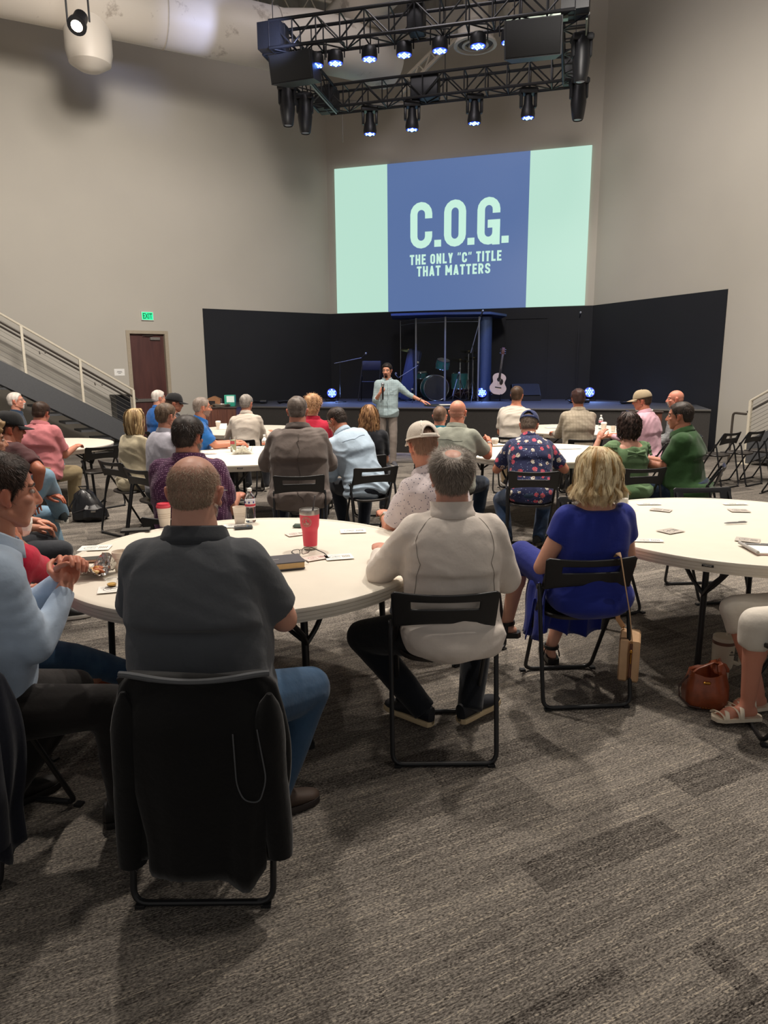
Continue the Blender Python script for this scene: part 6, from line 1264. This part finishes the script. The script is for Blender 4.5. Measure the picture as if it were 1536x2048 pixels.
def card(q, label, rz, w=.13, h=.09, m=PAPER, ink=INK, kind='ring', group='printed cards on the tables'):
    t = thing('printed_card', label, 'card', (q[0], q[1], q[2] + .0012), rz, group); g = Geo(); box(g, (0, 0, 0), (w, h, .0012)); s_ = obj('card_sheet', g, m, t, smooth=False); g = Geo()
    pts = [(w * .22 * math.cos(a) - w * .12, h * .30 * math.sin(a), .0010) for a in np.linspace(.5, 5.6, 24)]; tube(g, pts, .0011, 4, flat=(1, .4)); tube(g, [(-w * .26, 0, .001), (w * .04, 0, .001)], .0009, 4); tube(g, [(-w * .12, -h * .1, .001), (-w * .12, h * .1, .001)], .0009, 4)
    for r_ in range(3):
        for k in range(5): box(g, (w * (.14 + .06 * k), h * (.16 - .14 * r_), .0008), (w * .04, h * .06, .0006))
    obj('print', g, ink, s_, smooth=False); return t
GRC = plain('grey_card', 'b9b1a8', .7, var=.03); PKC = plain('pinkish_card', 'e2cfc6', .7, var=.03)
card((-1.556, 3.653, 0.740), 'white printed card with ring logo near the left rim of the nearest table', .15, .16, .11); card((-0.183, 4.003, 0.740), 'white card with ring logo right of the coral tumbler', .1, .15, .10); card((-0.507, 3.939, 0.740), 'pinkish printed card just left of the coral tumbler', .5, .12, .08, PKC)
card((-0.230, 3.425, 0.740), 'white printed card in front of the coral tumbler, beside the glasses', .25, .14, .10); card((-0.345, 3.410, 0.740), 'pinkish printed card overlapping the eyeglasses', .55, .12, .08, PKC, REDINK); card((-1.324, 4.356, 0.740), 'white card peeping out behind the red-lidded cup', .2); card((-0.915, 4.166, 0.740), 'white card with ring logo under the paper cup', .1)
card((-1.176, 2.926, 0.740), 'white napkin card under the little sauce cup', .3, .14, .10)
card((1.833, 4.539, 0.740), 'grey card with ring logo, far left of the four on the right table', -.6, .13, .09, GRC); card((2.330, 4.500, 0.740), 'grey card with ring logo, far right of the four on the right table', -.15, .12, .10, GRC); card((1.652, 3.933, 0.740), 'grey card with ring logo near the blonde woman\'s shoulder', .5, .13, .10, GRC); card((1.980, 3.704, 0.740), 'grey card with ring logo partly under the notepad', -.55, .12, .10, GRC)
card((1.832, 4.749, 0.740), 'white card lying behind the far left grey card', 0, .16, .05); card((2.414, 4.722, 0.740), 'white card lying behind the far right grey card', 0, .16, .05); card((1.438, 3.712, 0.740), 'white card beside the blue dress sleeve', -.1, .16, .06)
card((2.717, 11.114, 0.740), 'white printed sheet on the far right table left of the plaid shirt', .2, .3, .2); card((2.167, 8.224, 0.740), 'white printed sheet on the middle right table', .2, .28, .2); card((-2.014, 7.984, 0.740), 'pale card near the bearded man on the middle table', .1, .2, .1, PKC)
nb_ = thing('notebook', 'open paper booklet under the floral shirt man\'s pen', 'notebook', at3((1.338, 8.577, 0.745)), .3); g = Geo(); box(g, (0, 0, .004), (.28, .20, .008), bev=.002); obj('pages', g, PAPER, nb_); g = Geo(); box(g, (0, 0, -.001), (.29, .21, .003)); obj('cover', g, plain('kraft', 'b89a78', .7), nb_, smooth=False)
tc = thing('tent_card', 'small folded white tent card on the far left table', 'card', at3((-2.588, 11.382, 0.740))); g = Geo(); loft(g, [np.array([(x, -.04, 0), (x, 0, .09), (x, .002, .09), (x, .04, 0), (x, .038, 0), (x, 0, .085), (x, -.038, 0)]) for x in (-.06, .06)]); obj('folded_sheet', g, PAPER, tc, smooth=False)
def pen(q, label, rz, L=.145, c='8f8f92'):
    t = thing('pen', label, 'pen', (q[0], q[1], q[2] + .006), rz); g = Geo(); tube(g, [(-L / 2, 0, 0), (L * .35, 0, 0), (L * .45, 0, 0), (L / 2, 0, 0)], .006, 10, radii=[.0055, .006, .004, .0015]); obj('barrel', g, plain('pen_grey', c, .4), t); g = Geo(); box(g, (-L * .3, 0, .0065), (L * .3, .004, .002)); cone(g, (-L / 2 - .008, 0, 0), .002, (-L / 2, 0, 0), .002, n=8); obj('clip', g, plain('pen_grey', c, .4), t); return t
pen((2.114, 4.114, 0.740), 'grey pen lying alone on the right table', PI + .15); pen((1.950, 3.560, 0.746), 'grey pen lying on the white notepad', PI - .25)
npd = thing('notepad', 'white spiral notepad at the right edge of the right table', 'notepad', at3((1.973, 3.489, 0.740)), -.10); g = Geo(); box(g, (.02, 0, .004), (.22, .19, .008), bev=.001); obj('pages', g, PAPER, npd)
g = Geo(); tube(g, [(-.09, -.105, .012), (-.10, .105, .012)], .0085, 10); obj('spiral_roll', g, plain('roll_grey', 'a9a6a2', .5), npd); g = Geo(); box(g, (.02, -.002, -.0005), (.225, .195, .003)); obj('backing_board', g, plain('board_pink', 'c4a39a', .7), npd, smooth=False)
bk_ = thing('book', 'thick dark grey book with tan page edges beside the grey polo elbow', 'book', at3((-0.504, 3.260, 0.740)), .32); g = Geo(); box(g, (0, 0, .018), (.21, .145, .028)); obj('page_block', g, plain('page_edge', 'c9a877', .8), bk_, smooth=False); g = Geo(); box(g, (-.003, 0, .034), (.222, .152, .005), bev=.002); box(g, (-.003, 0, .0025), (.222, .152, .005), bev=.002); box(g, (-.112, 0, .018), (.005, .152, .035), bev=.002); obj('cover', g, plain('book_cover', '4a474c', .6), bk_)
g = Geo(); box(g, (-.02, .0, .037), (.03, .006, .001)); obj('cover_mark', g, plain('mark_grey', 'a09a98', .6), bk_, smooth=False)
gl = thing('eyeglasses', 'dark rimmed eyeglasses lying open on the nearest table', 'glasses', at3((-0.425, 3.451, 0.740)), -2.35); g = Geo(); FR = plain('frame_2a2a2c', '2a2a2c', .3)
for s in (-1, 1): tube(g, fillet([(s * .005, 0, .006), (s * .008, 0, .038), (s * .058, 0, .040), (s * .055, 0, .008)], .014, 4, closed=True), .0016, 6, closed=True)
tube(g, [(-.006, 0, .03), (0, -.003, .033), (.006, 0, .03)], .0016, 6); obj('rims', g, FR, gl); g = Geo()
for s in (-1, 1): tube(g, [(s * .060, 0, .034), (s * .066, .01, .033), (s * .070, .10, .020), (s * .066, .14, .003)], .0022, 6)
obj('temples', g, FR, gl); g = Geo()
for s in (-1, 1): box(g, (s * .032, 0, .023), (.044, .0012, .028))
obj('lenses', g, glass('lens', (1, 1, 1, 1), 0, 1.1), gl, smooth=False)
# foil with food
FOIL = plain('aluminium_foil', 'c9c6c2', .22, metal=1, bump=1, bs=90)
def foil(q, label, sx, sy, seed, food=True, m=FOIL, name='foil_wrapper', cat='food wrapper'):
    t = thing(name, label, cat, at3(q), .2); r = np.random.default_rng(seed); n = 30; grid = np.zeros((n, n, 3)); 
    for i in range(n):
        for j in range(n):
            u, v = i / (n - 1) * 2 - 1, j / (n - 1) * 2 - 1; rr = max(abs(u), abs(v)); ed = .045 * rr ** 3 * (1 + .8 * math.sin(4 * math.atan2(v, u) + seed)) ; k = 1 - .18 * rr * abs(math.sin(3 * math.atan2(v, u)))
            grid[i, j] = (u * sx * k + r.normal(0, .0025), v * sy * k + r.normal(0, .0025), .003 + max(0, ed) + abs(r.normal(0, .0045)))
    g = Geo(); sheet(g, grid); obj('crumpled_sheet', g, m, t, auto=12)
    if food:
        for k in range(12):
            g = Geo(); a = k * 2.4; ell(g, (.045 * math.cos(a) * r.uniform(.2, 1), .030 * math.sin(a) * r.uniform(.2, 1), .014 + r.uniform(0, .014)), (r.uniform(.012, .024), r.uniform(.008, .014), r.uniform(.006, .011)), R=rotm(r.uniform(-.5, .5), r.uniform(-.5, .5), r.uniform(0, 3)), n=10); g.v[-1] += r.normal(0, .0015, g.v[-1].shape); obj('food_piece', g, plain('food_%d' % (k % 3), ('d9a05a', 'e3bd84', 'b8683c')[k % 3], .6, var=.3, vs=80, bump=.5), t)
    return t
foil((-1.351, 3.143, 0.740), 'crumpled silver foil with leftover food in front of the clasped hands', .10, .085, 3); foil((-1.607, 7.954, 0.740), 'crumpled white and green wrapper on the middle table', .13, .07, 8, False, plain('wrapper_white', 'd5d6cc', .5, var=.25, vs=25), 'crumpled_wrapper'); foil((-0.603, 3.940, 0.720), 'x', .01, .01, 1, False) if False else None
sc_ = thing('sauce_cup', 'small clear plastic sauce cup with amber sauce in front of the foil', 'sauce cup', at3((-1.202, 2.960, 0.743))); g = Geo(); lathe(g, [(.001, .002), (.018, 0), (.026, .030), (.0285, .031), (.0285, .033), (.025, .032), (.017, .004), (.001, .004)], n=24); obj('cup_shell', g, CLEARP, sc_); g = Geo(); lathe(g, [(.001, .004), (.0175, .004), (.0195, .012), (.001, .012)], n=20); obj('sauce', g, plain('amber_sauce', 'c99a42', .3), sc_)
rc = thing('red_card', 'flat red and white packet at the far rim of the middle table', 'packet', at3((-1.990, 8.589, 0.742)), .05); g = Geo(); box(g, (0, 0, .006), (.16, .07, .012), bev=.003); obj('packet', g, plain('packet_red', 'c24450', .5), rc)
# tissue held at the mouth, microphone in the hand
P_ = p['red']; W_ = np.array(P_['WR'][1]); r_ = P_['root']; 
def world(P_, q): return np.array(r_w(P_) @ Vector(q))
def r_w(P_): r = P_['root']; return Matrix.Translation(r.location) @ r.rotation_euler.to_matrix().to_4x4()
q = world(P_, W_ + np.array([-.03, .06, .06])); ts = thing('paper_napkin', 'crumpled white napkin held at the mouth of the person in red', 'napkin', at3(q)); g = Geo(); ell(g, (0, 0, 0), (.035, .03, .045), n=16); g.v[-1] += np.random.default_rng(4).normal(0, .004, g.v[-1].shape); obj('crumple', g, PAPER, ts, auto=20)
P_ = p['speak']; hd = np.array(P_['WR'][1]); mloc = world(P_, hd + np.array([-.045, .075, .02])); ml = thing('handheld_microphone', 'black handheld microphone in the standing speaker\'s hand', 'microphone', at3(mloc)); g = Geo(); cone(g, (0, 0, -.12), .013, (0, .0, .09), .019, n=16); obj('handle', g, BLKP, ml); g = Geo(); ell(g, (0, 0, .125), (.029, .029, .033), n=18); obj('grille', g, MG, ml); g = Geo(); lathe(g, [(.021, .09), (.024, .097), (.021, .104)], n=18); obj('collar_ring', g, STEEL, ml)
# watches, as parts of the wearers
def watch(P_, s, back=.03, c='b59a6a'):
    W_ = P_['WR'][s]; d = nrm(P_['EL'][s] - W_); x, y, _ = _frame(d); c0 = W_ + d * back; g = Geo(); tube(g, [c0 + (x * math.cos(a) + y * math.sin(a)) * .031 for a in np.linspace(0, 2 * PI, 20, endpoint=False)], .006, 6, closed=True); w_ = obj('watch_band', g, plain('watch_' + c, c, .35, metal=.7), P_['root']); g = Geo(); cone(g, c0 + y * .028, .018, c0 + y * .040, .017, n=18, round0=False, round1=False); obj('watch_case', g, STEEL, w_)
watch(p['cap'], -1); watch(p['sage'], 1, c='2a2a2a'); watch(p['speak'], -1, c='5a4a3a'); watch(p['bpolo'], 1, c='2a2a2a')
# ------------------------------------------------------------------ garments on chairs
def draped(name, label, c, chairo, hw, zbot, seed, colr, extra=None, depth=.085, dx=0, top=.775, flare=.05):
    t = thing(name, label, 'jacket', (chairo.location.x + (.018 if seed == 2 else 0), chairo.location.y, 0), chairo.rotation_euler[2]); r = np.random.default_rng(seed); g = Geo(); n = 64; rings = []
    for k, z in enumerate(np.concatenate([np.linspace(top, top - .06, 5), np.linspace(top - .10, zbot, 20)])):
        f = (top - z) / (top - zbot); row = []; w = hw * (.90 + .10 * sm(np.array(f), 0, .08) + flare * math.sin(PI * min(f * 1.25, 1)) / hw * 1.0) ; dp = depth * (.55 + .6 * sm(np.array(f), 0, .3))
        for i in range(n):
            a = 2 * PI * i / n; cx, sy = math.cos(a), math.sin(a); x = math.copysign(abs(cx) ** .6, cx) * w; y = math.copysign(abs(sy) ** .8, sy) * dp
            fold = (.010 * math.sin(a * 7 + seed) + .007 * math.sin(a * 13 + 2 * seed)) * (f ** .7) * 1.3; bow = -.028 * (1 - (x / hw) ** 2); zz = z - (.020 * (1 - (x / hw) ** 2)) * (1 - min(1, f * 8)) + (.05 * math.sin(a * 3 + seed) + .025 * math.sin(a * 7)) * max(0, f - .85) * 4
            row.append((x + cx * fold + dx * f, -.235 + y + sy * fold + bow - .01 * f, zz))
        rings.append(np.array(row))
    loft(g, rings, cap=False); v = np.array(g.V()); f0 = list(g.f); f0.append(tuple(range(n))[::-1]); g.f = f0; m = fabric('garment_' + c, c); o = obj('jacket_shell', g, m, t, auto=0, solid=.004); return t, m
jk, jm = draped('draped_jacket', 'long black jacket draped over the back of the nearest folding chair', '060607', cA, .222, .155, 2, None, depth=.065, flare=.045, top=.790)
g = Geo(); xs_ = np.linspace(-1, 1, 24); tube(g, [(x * .222, -.262 - .028 * (1 - x * x), .802 - .026 * (1 - x * x) - .012 * abs(x) ** 6) for x in xs_], .010, 8); obj('grey_piped_edge', g, fabric('piping_grey', '55575a'), jk)
g = Geo(); tube(g, [(.222 + .012 * math.sin(z * 9) + .01 * (.7 - z), -.285 - .02 * math.cos(z * 7), z) for z in np.linspace(.74, .20, 16)], .045, 14, radii=[.008, .030, .042, .048, .052, .053, .052, .052, .05, .05, .048, .047, .045, .043, .04, .037]); obj('sleeve', g, jm, jk)
g = Geo(); tube(g, [(-.215 - .010 * math.sin(z * 8), -.275, z) for z in np.linspace(.74, .17, 16)], .045, 14, radii=[.008, .030, .042, .05, .052, .053, .053, .052, .05, .05, .048, .047, .046, .045, .045, .044]); obj('sleeve', g, jm, jk)
g = Geo(); tube(g, fillet([(.12, -.330, .63), (.125, -.338, .47), (.145, -.340, .42), (.19, -.335, .41), (.212, -.327, .48), (.19, -.322, .64)], .03), .0022, 5); obj('armhole_trim', g, fabric('piping_grey', '55575a'), jk)
bl_ch = [o for o in C.objects if o.get('label', '').startswith('black folding chair at the left edge under the light blue')][0]
bz, bm_ = draped('draped_blazer', 'navy blazer with brass buttons hanging on the chair at the left edge', '171a26', bl_ch, .285, .16, 5, None, depth=.08, flare=.04, top=.79)
g = Geo(); tube(g, [(.255, -.30, z) for z in np.linspace(.74, .20, 12)], .055, 14, radii=[.035, .05, .055, .056, .057, .057, .056, .055, .053, .05, .048, .045]); sl_ = obj('sleeve', g, bm_, bz)
for k in range(4): g = Geo(); ell(g, (.275, -.352, .24 + k * .045), (.004, .009, .009), n=12); obj('brass_button', g, plain('brass', 'b4823c', .3, metal=1), sl_)
for k in range(2): g = Geo(); ell(g, (.300, -.335, .46 - k * .10), (.011, .005, .011), n=12); obj('brass_button', g, plain('brass', 'b4823c', .3, metal=1), bz)
# skirt of the blue dress
P_ = p['blue']; g = Geo(); hz_ = P_['hz']; K1, K0 = P_['KN'][1], P_['KN'][-1]; mid = (K1 + K0) / 2; th = np.linspace(0, 2 * PI, 40, endpoint=False); rings = []
for t_, c_, a, b_ in ((0, (0, .0, hz_ + .03), .19, .15), (.2, (-.01, .10, hz_ + .0), .205, .135), (.5, (-.02, .24, hz_ - .02), .215, .12), (.75, (mid[0] - .01, mid[1] - .03, mid[2] - .02), .22, .12), (.9, (mid[0] - .02, mid[1] + .03, mid[2] - .10), .225, .13), (1, (mid[0] - .04, mid[1] + .02, .33), .24, .16), (1.1, (mid[0] - .05, mid[1] + .0, .235), .25, .18)):
    y0 = t_ < .8; rings.append(np.array([(c_[0] + math.cos(q) * a + .010 * math.sin(q * 9) * t_, c_[1] + (0 if y0 else math.sin(q) * b_), c_[2] + (math.sin(q) * b_ if y0 else .02 * math.sin(q * 3))) for q in th]))
V_ = np.vstack(rings); g = Geo(); 
# hanging cloth at the left side and in front of the shins
grid = []
for i in range(30):
    q = i / 29; x = -.27 + .50 * q; row = []
    for j in range(12):
        h = j / 11; row.append((x + .012 * math.sin(q * 26 + h * 2) - .03 * h * (1 - q), .26 - .18 * (1 - q) * (1 - h * .3) + .10 * q + .03 * math.sin(q * 22) * h, .50 - h * (.30 - .10 * abs(q - .55) - .05 * math.sin(q * 5))))
    grid.append(row)
sheet(g, np.array(grid)); DB = fabric('cloth_22308c', '22308c'); obj('dress_skirt', g, DB, P_['root'], solid=.006, auto=0)
g = Geo(); grid = []
for i in range(14):
    q = i / 13; row = []
    for j in range(10):
        h = j / 9; row.append((-.235 - .03 * h + .012 * math.sin(q * 15), -.02 + .30 * q + .02 * math.sin(h * 6), .60 - .30 * h - .05 * q))
    grid.append(row)
sheet(g, np.array(grid)); obj('dress_side_fold', g, DB, P_['root'], solid=.006, auto=0)
def sandals(P_, m, straps=3, soleh=.018):
    for s in (-1, 1):
        a = P_['AN'][s]; fd = nrm(P_['FD'][s]); fu = np.array([0, 0, 1.]); fu = nrm(fu - fd * (fu @ fd)); fx = np.cross(fd, fu); b = a - fu * .088; g = Geo(); out = [(-.03, -.06), (-.034, .0), (-.038, .07), (-.042, .12), (-.03, .155), (0, .168), (.03, .155), (.042, .12), (.038, .07), (.034, 0), (.03, -.06), (0, -.072)]
        loft(g, [np.array([b + fx * x * 1.05 + fd * y + fu * z for x, y in out]) for z in (0, soleh)]); so = obj('sandal', g, m, P_['root'])
        for k in range(straps):
            y = .03 + k * .035 if straps > 2 else (.09 if k else -.01); hh = .05 - .010 * k + (.02 if straps < 3 and not k else 0); g = Geo(); tube(g, [b + fx * (.042 * math.cos(q)) + fd * (y + .012 * math.cos(q) * (1 if k % 2 else -1)) + fu * (soleh + hh * math.sin(q)) for q in np.linspace(0, PI, 12)], .006, 6, flat=(1.6, .5)); obj('strap', g, m, so)
        if straps < 3: g = Geo(); tube(g, [a + (fx * math.cos(q) + fd * math.sin(q)) * .040 - fu * .005 for q in np.linspace(0, 2 * PI, 18, endpoint=False)], .008, 6, closed=True, flat=(.5, 1.5)); obj('strap', g, m, so)
sandals(p['blue'], plain('black_leather', '191718', .4), 2, .03); sandals(p['capri'], plain('cream_leather', 'ded2bd', .5), 4)
# green dress: ruffles and bow
P_ = p['green']; DG = fabric('cloth_64805a', '64805a'); bv = P_['bvh']
for s in (-1, 1):
    S_ = P_['SJ'][s]
    for lay in range(3):
        g = Geo(); grid = []
        for i in range(26):
            q = i / 25; a = -1.2 + 2.6 * q; row = []
            for j in range(4):
                h = j / 3; rr_ = .070 + .010 * lay + h * (.022 + .006 * math.sin(i * 1.9)); row.append(S_ + np.array([s * (rr_ * math.cos(a) * .75), -rr_ * math.sin(a), .055 - .035 * lay - .045 * h]))
            grid.append(row)
        sheet(g, np.array(grid)); obj('ruffle', g, DG, P_['root'], solid=.003, auto=0)
pp_, x_, y_, d_ = P_['fr'](.70); bc_ = pp_ - y_ * .135
for s in (-1, 1): g = Geo(); grid = [[bc_ + x_ * s * (.005 + .085 * i / 9) + d_ * ((j / 5 - .5) * (.018 + .055 * (i / 9))) - y_ * (.012 + .010 * math.sin(j * 2.2)) for j in range(6)] for i in range(10)]; sheet(g, np.array(grid)); obj('bow_loop', g, DG, P_['root'], solid=.004, auto=0)
g = Geo(); ell(g, bc_ - y_ * .014, (.012, .012, .018), n=10); obj('bow_knot', g, DG, P_['root'])
# ------------------------------------------------------------------ bags
LB = plain('black_leather_bag', '15161a', .35, coat=.2, bump=.3, bs=60)
bp = thing('black_backpack', 'black leather backpack slumped on the carpet beside the empty folding chair', 'backpack', at3((-3.365, 7.863, 0.000)), .3)
def blob(rings, n=28, seed=1, amp=.006):
    g = Geo(); r = []
    for z, cx, cy, a, b in rings:
        t = np.linspace(0, 2 * PI, n, endpoint=False); fo = amp * (np.sin(t * 5 + seed + z * 9) + .6 * np.sin(t * 9 + z * 23)); r.append(np.stack([cx + np.sign(np.cos(t)) * np.abs(np.cos(t)) ** .75 * (a + fo), cy + np.sign(np.sin(t)) * np.abs(np.sin(t)) ** .75 * (b + fo), np.full(n, z) + .006 * np.sin(t * 3 + z * 20) * (z > .05)], 1))
    return loft(g, r)
obj('bag_body', blob([(0, 0, 0, .15, .09), (.03, 0, 0, .19, .12), (.12, -.01, .0, .18, .12), (.22, -.03, .01, .14, .10), (.31, -.05, .02, .10, .07), (.35, -.06, .02, .04, .03)], amp=.010), LB, bp)
obj('front_pocket', blob([(.01, .05, -.10, .10, .04), (.06, .05, -.12, .12, .055), (.15, .04, -.115, .10, .045), (.19, .03, -.09, .06, .02)], amp=.006), LB, bp)
g = Geo(); tube(g, [(-.14, -.08, .28), (-.20, -.12, .18), (-.16, -.15, .12), (-.05, -.16, .15)], .008, 6); tube(g, [(-.06, .0, .34), (-.10, .02, .39), (-.02, .03, .39), (-.01, .02, .33)], .009, 6); obj('strap', g, LB, bp); g = Geo(); box(g, (.05, -.178, .13), (.05, .006, .02), bev=.003); tube(g, [(.0, -.17, .155), (.10, -.168, .15)], .003, 6); obj('zip_buckle', g, STEEL, bp)
BR = plain('brown_leather', '8a4426', .4, coat=.25, bump=.35, bs=50, var=.2)
bb = thing('bucket_handbag', 'brown studded leather bucket bag on the carpet by the right table leg', 'handbag', at3((1.606, 3.264, 0.000)), -.15)
obj('bag_body', blob([(0, 0, 0, .07, .06), (.012, 0, 0, .100, .085), (.05, 0, 0, .108, .095), (.11, 0, 0, .100, .085), (.16, 0, 0, .085, .070), (.18, 0, 0, .082, .066), (.172, 0, 0, .070, .055), (.12, 0, 0, .060, .045)], amp=.004), BR, bb)
g = Geo(); blob_ = blob([(.178, .06, .01, .035, .05), (.20, .055, .01, .04, .05), (.225, .05, .01, .030, .035), (.232, .05, .01, .01, .01)], amp=.006); obj('side_flap', blob_, BR, bb)
g = Geo(); tube(g, [(-.085, -.02, .16), (-.05, -.03, .205), (.02, -.02, .235), (.07, .0, .215)], .007, 6, flat=(1.5, .6)); obj('handle', g, BR, bb); g = Geo(); tube(g, [(-.085, .0, .15), (-.13, -.01, .10), (-.13, -.03, .05), (-.09, -.07, .02), (-.04, -.09, .02)], .004, 6); obj('shoulder_strap', g, plain('dark_brown', '3c221a', .5), bb)
g = Geo(); box(g, (-.02, -.084, .150), (.035, .012, .014), bev=.004); obj('clasp', g, plain('brass', 'b4823c', .3, metal=1), bb)
for k in range(22): g = Geo(); a = -2.9 + 2.7 * k / 21; ell(g, (.105 * math.cos(a), .092 * math.sin(a), .022), (.0035, .0035, .0035), n=6); obj('stud', g, plain('brass', 'b4823c', .3, metal=1), bb)
tm_ = thing('handled_tumbler', 'large cream tumbler with handle and straw standing on the carpet', 'tumbler', at3((1.793, 3.489, 0.000)), 0); g = Geo(); lathe(g, [(.001, .0), (.034, .0), (.036, .01), (.038, .085), (.050, .105), (.053, .12), (.056, .25), (.001, .25)], n=32); obj('body', g, CREAMP, tm_)
g = Geo(); lathe(g, [(.0565, .235), (.0570, .252)], n=32); obj('steel_ring', g, plain('ring_bronze', '8a6a5e', .35, metal=.6), tm_, solid=.001); g = Geo(); lathe(g, [(.056, .25), (.055, .272), (.048, .276), (.001, .274)], n=32); obj('lid', g, CREAMP, tm_)
g = Geo(); tube(g, fillet([(.052, 0, .235), (.098, 0, .235), (.095, 0, .11), (.052, 0, .125)], .025), .010, 8, flat=(.7, 1.2)); obj('handle', g, CREAMP, tm_); g = Geo(); tube(g, [(.01, 0, .27), (.02, 0, .37)], .0045, 8); obj('straw', g, CREAMP, tm_)
g = Geo()
for x, z in ((0, .205), (-.004, .200), (.004, .200)): box(g, (x + .02, -.0535, z), (.004, .002, .006))
for k in range(7): box(g, (.004 + k * .005, -.0540 + abs(k - 3) * .0004, .188), (.0032, .002, .005))
obj('logo_print', g, plain('logo_grey', '4a4440', .6), tm_, smooth=False)
# cross-body purse over chair C
TANL = plain('tan_leather', 'c8a27c', .5, bump=.2, bs=80); ps = thing('crossbody_purse', 'tan crossbody purse hanging by its strap from the chair of the woman in blue', 'purse', (1.250, 3.36, .13), -.36); O2 = np.array([1.250, 3.36, .13])
for k, (x, w) in enumerate(((-.028, .024), (.022, .026))):
    g = Geo(); rr = [(-.10, .0), (-.11, .05), (-.105, .16), (-.09, .205), (.09, .205), (.105, .16), (.11, .05), (.10, .0), (.07, -.02), (-.07, -.02)]
    loft(g, [np.array([(xx, y * kk, .1 + (z - .1) * kk) for y, z in rr]) for xx, kk in ((x - w, .92), (x - w * .7, 1), (x + w * .7, 1), (x + w, .92))]); obj('compartment', g, TANL, ps, auto=40)
g = Geo()
for x in (.002, .010): tube(g, [(x, y, z) for y, z in ((-.10, .195), (-.115, .12), (-.11, .03), (-.08, -.022))], .003, 6)
obj('zip_trim', g, plain('zip_brown', '5c2c24', .4), ps); g = Geo(); tube(g, [(.006, -.118, .15), (.006, -.122, .10)], .004, 6); ell(g, (.006, -.118, .16), (.008, .005, .010), n=8); obj('zip_pull', g, plain('brass', 'b4823c', .3, metal=1), ps)
g = Geo()
def rel(q): v = np.array(q) - O2; c_, s_ = math.cos(.36), math.sin(.36); return np.array([v[0] * c_ - v[1] * s_, v[0] * s_ + v[1] * c_, v[2]])
tube(g, [rel((1.225, 3.27, .34)), rel((1.19, 3.235, .50)), rel((1.15, 3.215, .66)), rel((1.125, 3.218, .785)), rel((1.122, 3.25, .795)), rel((1.125, 3.30, .76)), rel((1.20, 3.42, .40)), rel((1.24, 3.44, .345))], .008, 8, flat=(1.6, .35)); obj('strap', g, TANL, ps)
g = Geo(); 
for q in ((1.225, 3.27, .335), (1.24, 3.44, .34)): tube(g, [rel(q) + np.array([0, .010 * math.cos(a), .012 * math.sin(a)]) for a in np.linspace(0, 2 * PI, 14, endpoint=False)], .0022, 5, closed=True)
obj('strap_rings', g, plain('brass', 'b4823c', .3, metal=1), ps)
dbg = thing('black_bag', 'black bag with a red tag on the floor behind the blonde woman', 'bag', at3((2.603, 9.388, 0.000))); obj('bag_body', blob([(0, 0, 0, .12, .10), (.04, 0, 0, .16, .13), (.14, 0, 0, .15, .12), (.24, 0, 0, .10, .07), (.27, 0, 0, .04, .03)], amp=.009), LB, dbg); g = Geo(); ell(g, (.02, -.125, .15), (.022, .006, .022), n=12); obj('red_tag', g, plain('tag_red', 'c04a50', .5), dbg)
# shirt placket, collar points and pocket of the standing speaker; seams on the sage and grey shirts
def surf_line(P_, pts, r, name, m):
    bv = P_['bvh']; g = Geo(); out = []
    for a, b in zip(pts[:-1], pts[1:]):
        for k in range(7): q = bv.find_nearest(Vector(np.array(a) * (1 - k / 7) + np.array(b) * k / 7)); out.append(np.array(q[0]) + np.array(q[1]) * r * .4)
    tube(g, out, r, 6); return obj(name, g, m, P_['root'])
P_ = p['speak']; f_ = lambda t, x, y: P_['fr'](t)[0] + P_['fr'](t)[1] * x + P_['fr'](t)[2] * y
surf_line(P_, [f_(.93, 0, .25), f_(.7, 0, .25), f_(.4, 0, .25), f_(.1, 0, .25), f_(-.2, 0, .25)], .006, 'placket', fabric('placket_blue', '9db0b6'))
for s in (-1, 1): surf_line(P_, [f_(.72, s * .05, .25), f_(.72, s * .13, .25), f_(.56, s * .13, .25), f_(.54, s * .09, .25), f_(.56, s * .05, .25), f_(.72, s * .05, .25)], .0025, 'pocket_seam', fabric('placket_blue', '9db0b6'))
SEAMG = fabric('seam_dull', '7c8076')
for k_, m_ in (('sage', SEAMG), ('floral', fabric('seam_navy', '6a70a0')), ('lblue', fabric('seam_lb', '8a9cae'))):
    P_ = p[k_]; f2 = lambda t, x, y: P_['fr'](t)[0] + P_['fr'](t)[1] * x + P_['fr'](t)[2] * y
    surf_line(P_, [f2(.74, -.17, -.2), f2(.72, 0, -.25), f2(.74, .17, -.2)], .0028, 'yoke_seam', m_)
P_ = p['blazer']; f3 = lambda t, x, y: P_['fr'](t)[0] + P_['fr'](t)[1] * x + P_['fr'](t)[2] * y
surf_line(P_, [f3(.92, 0, -.3), f3(.5, 0, -.3), f3(.1, 0, -.3), f3(-.1, 0, -.3)], .003, 'centre_seam', fabric('seam_bl', '574e49'))
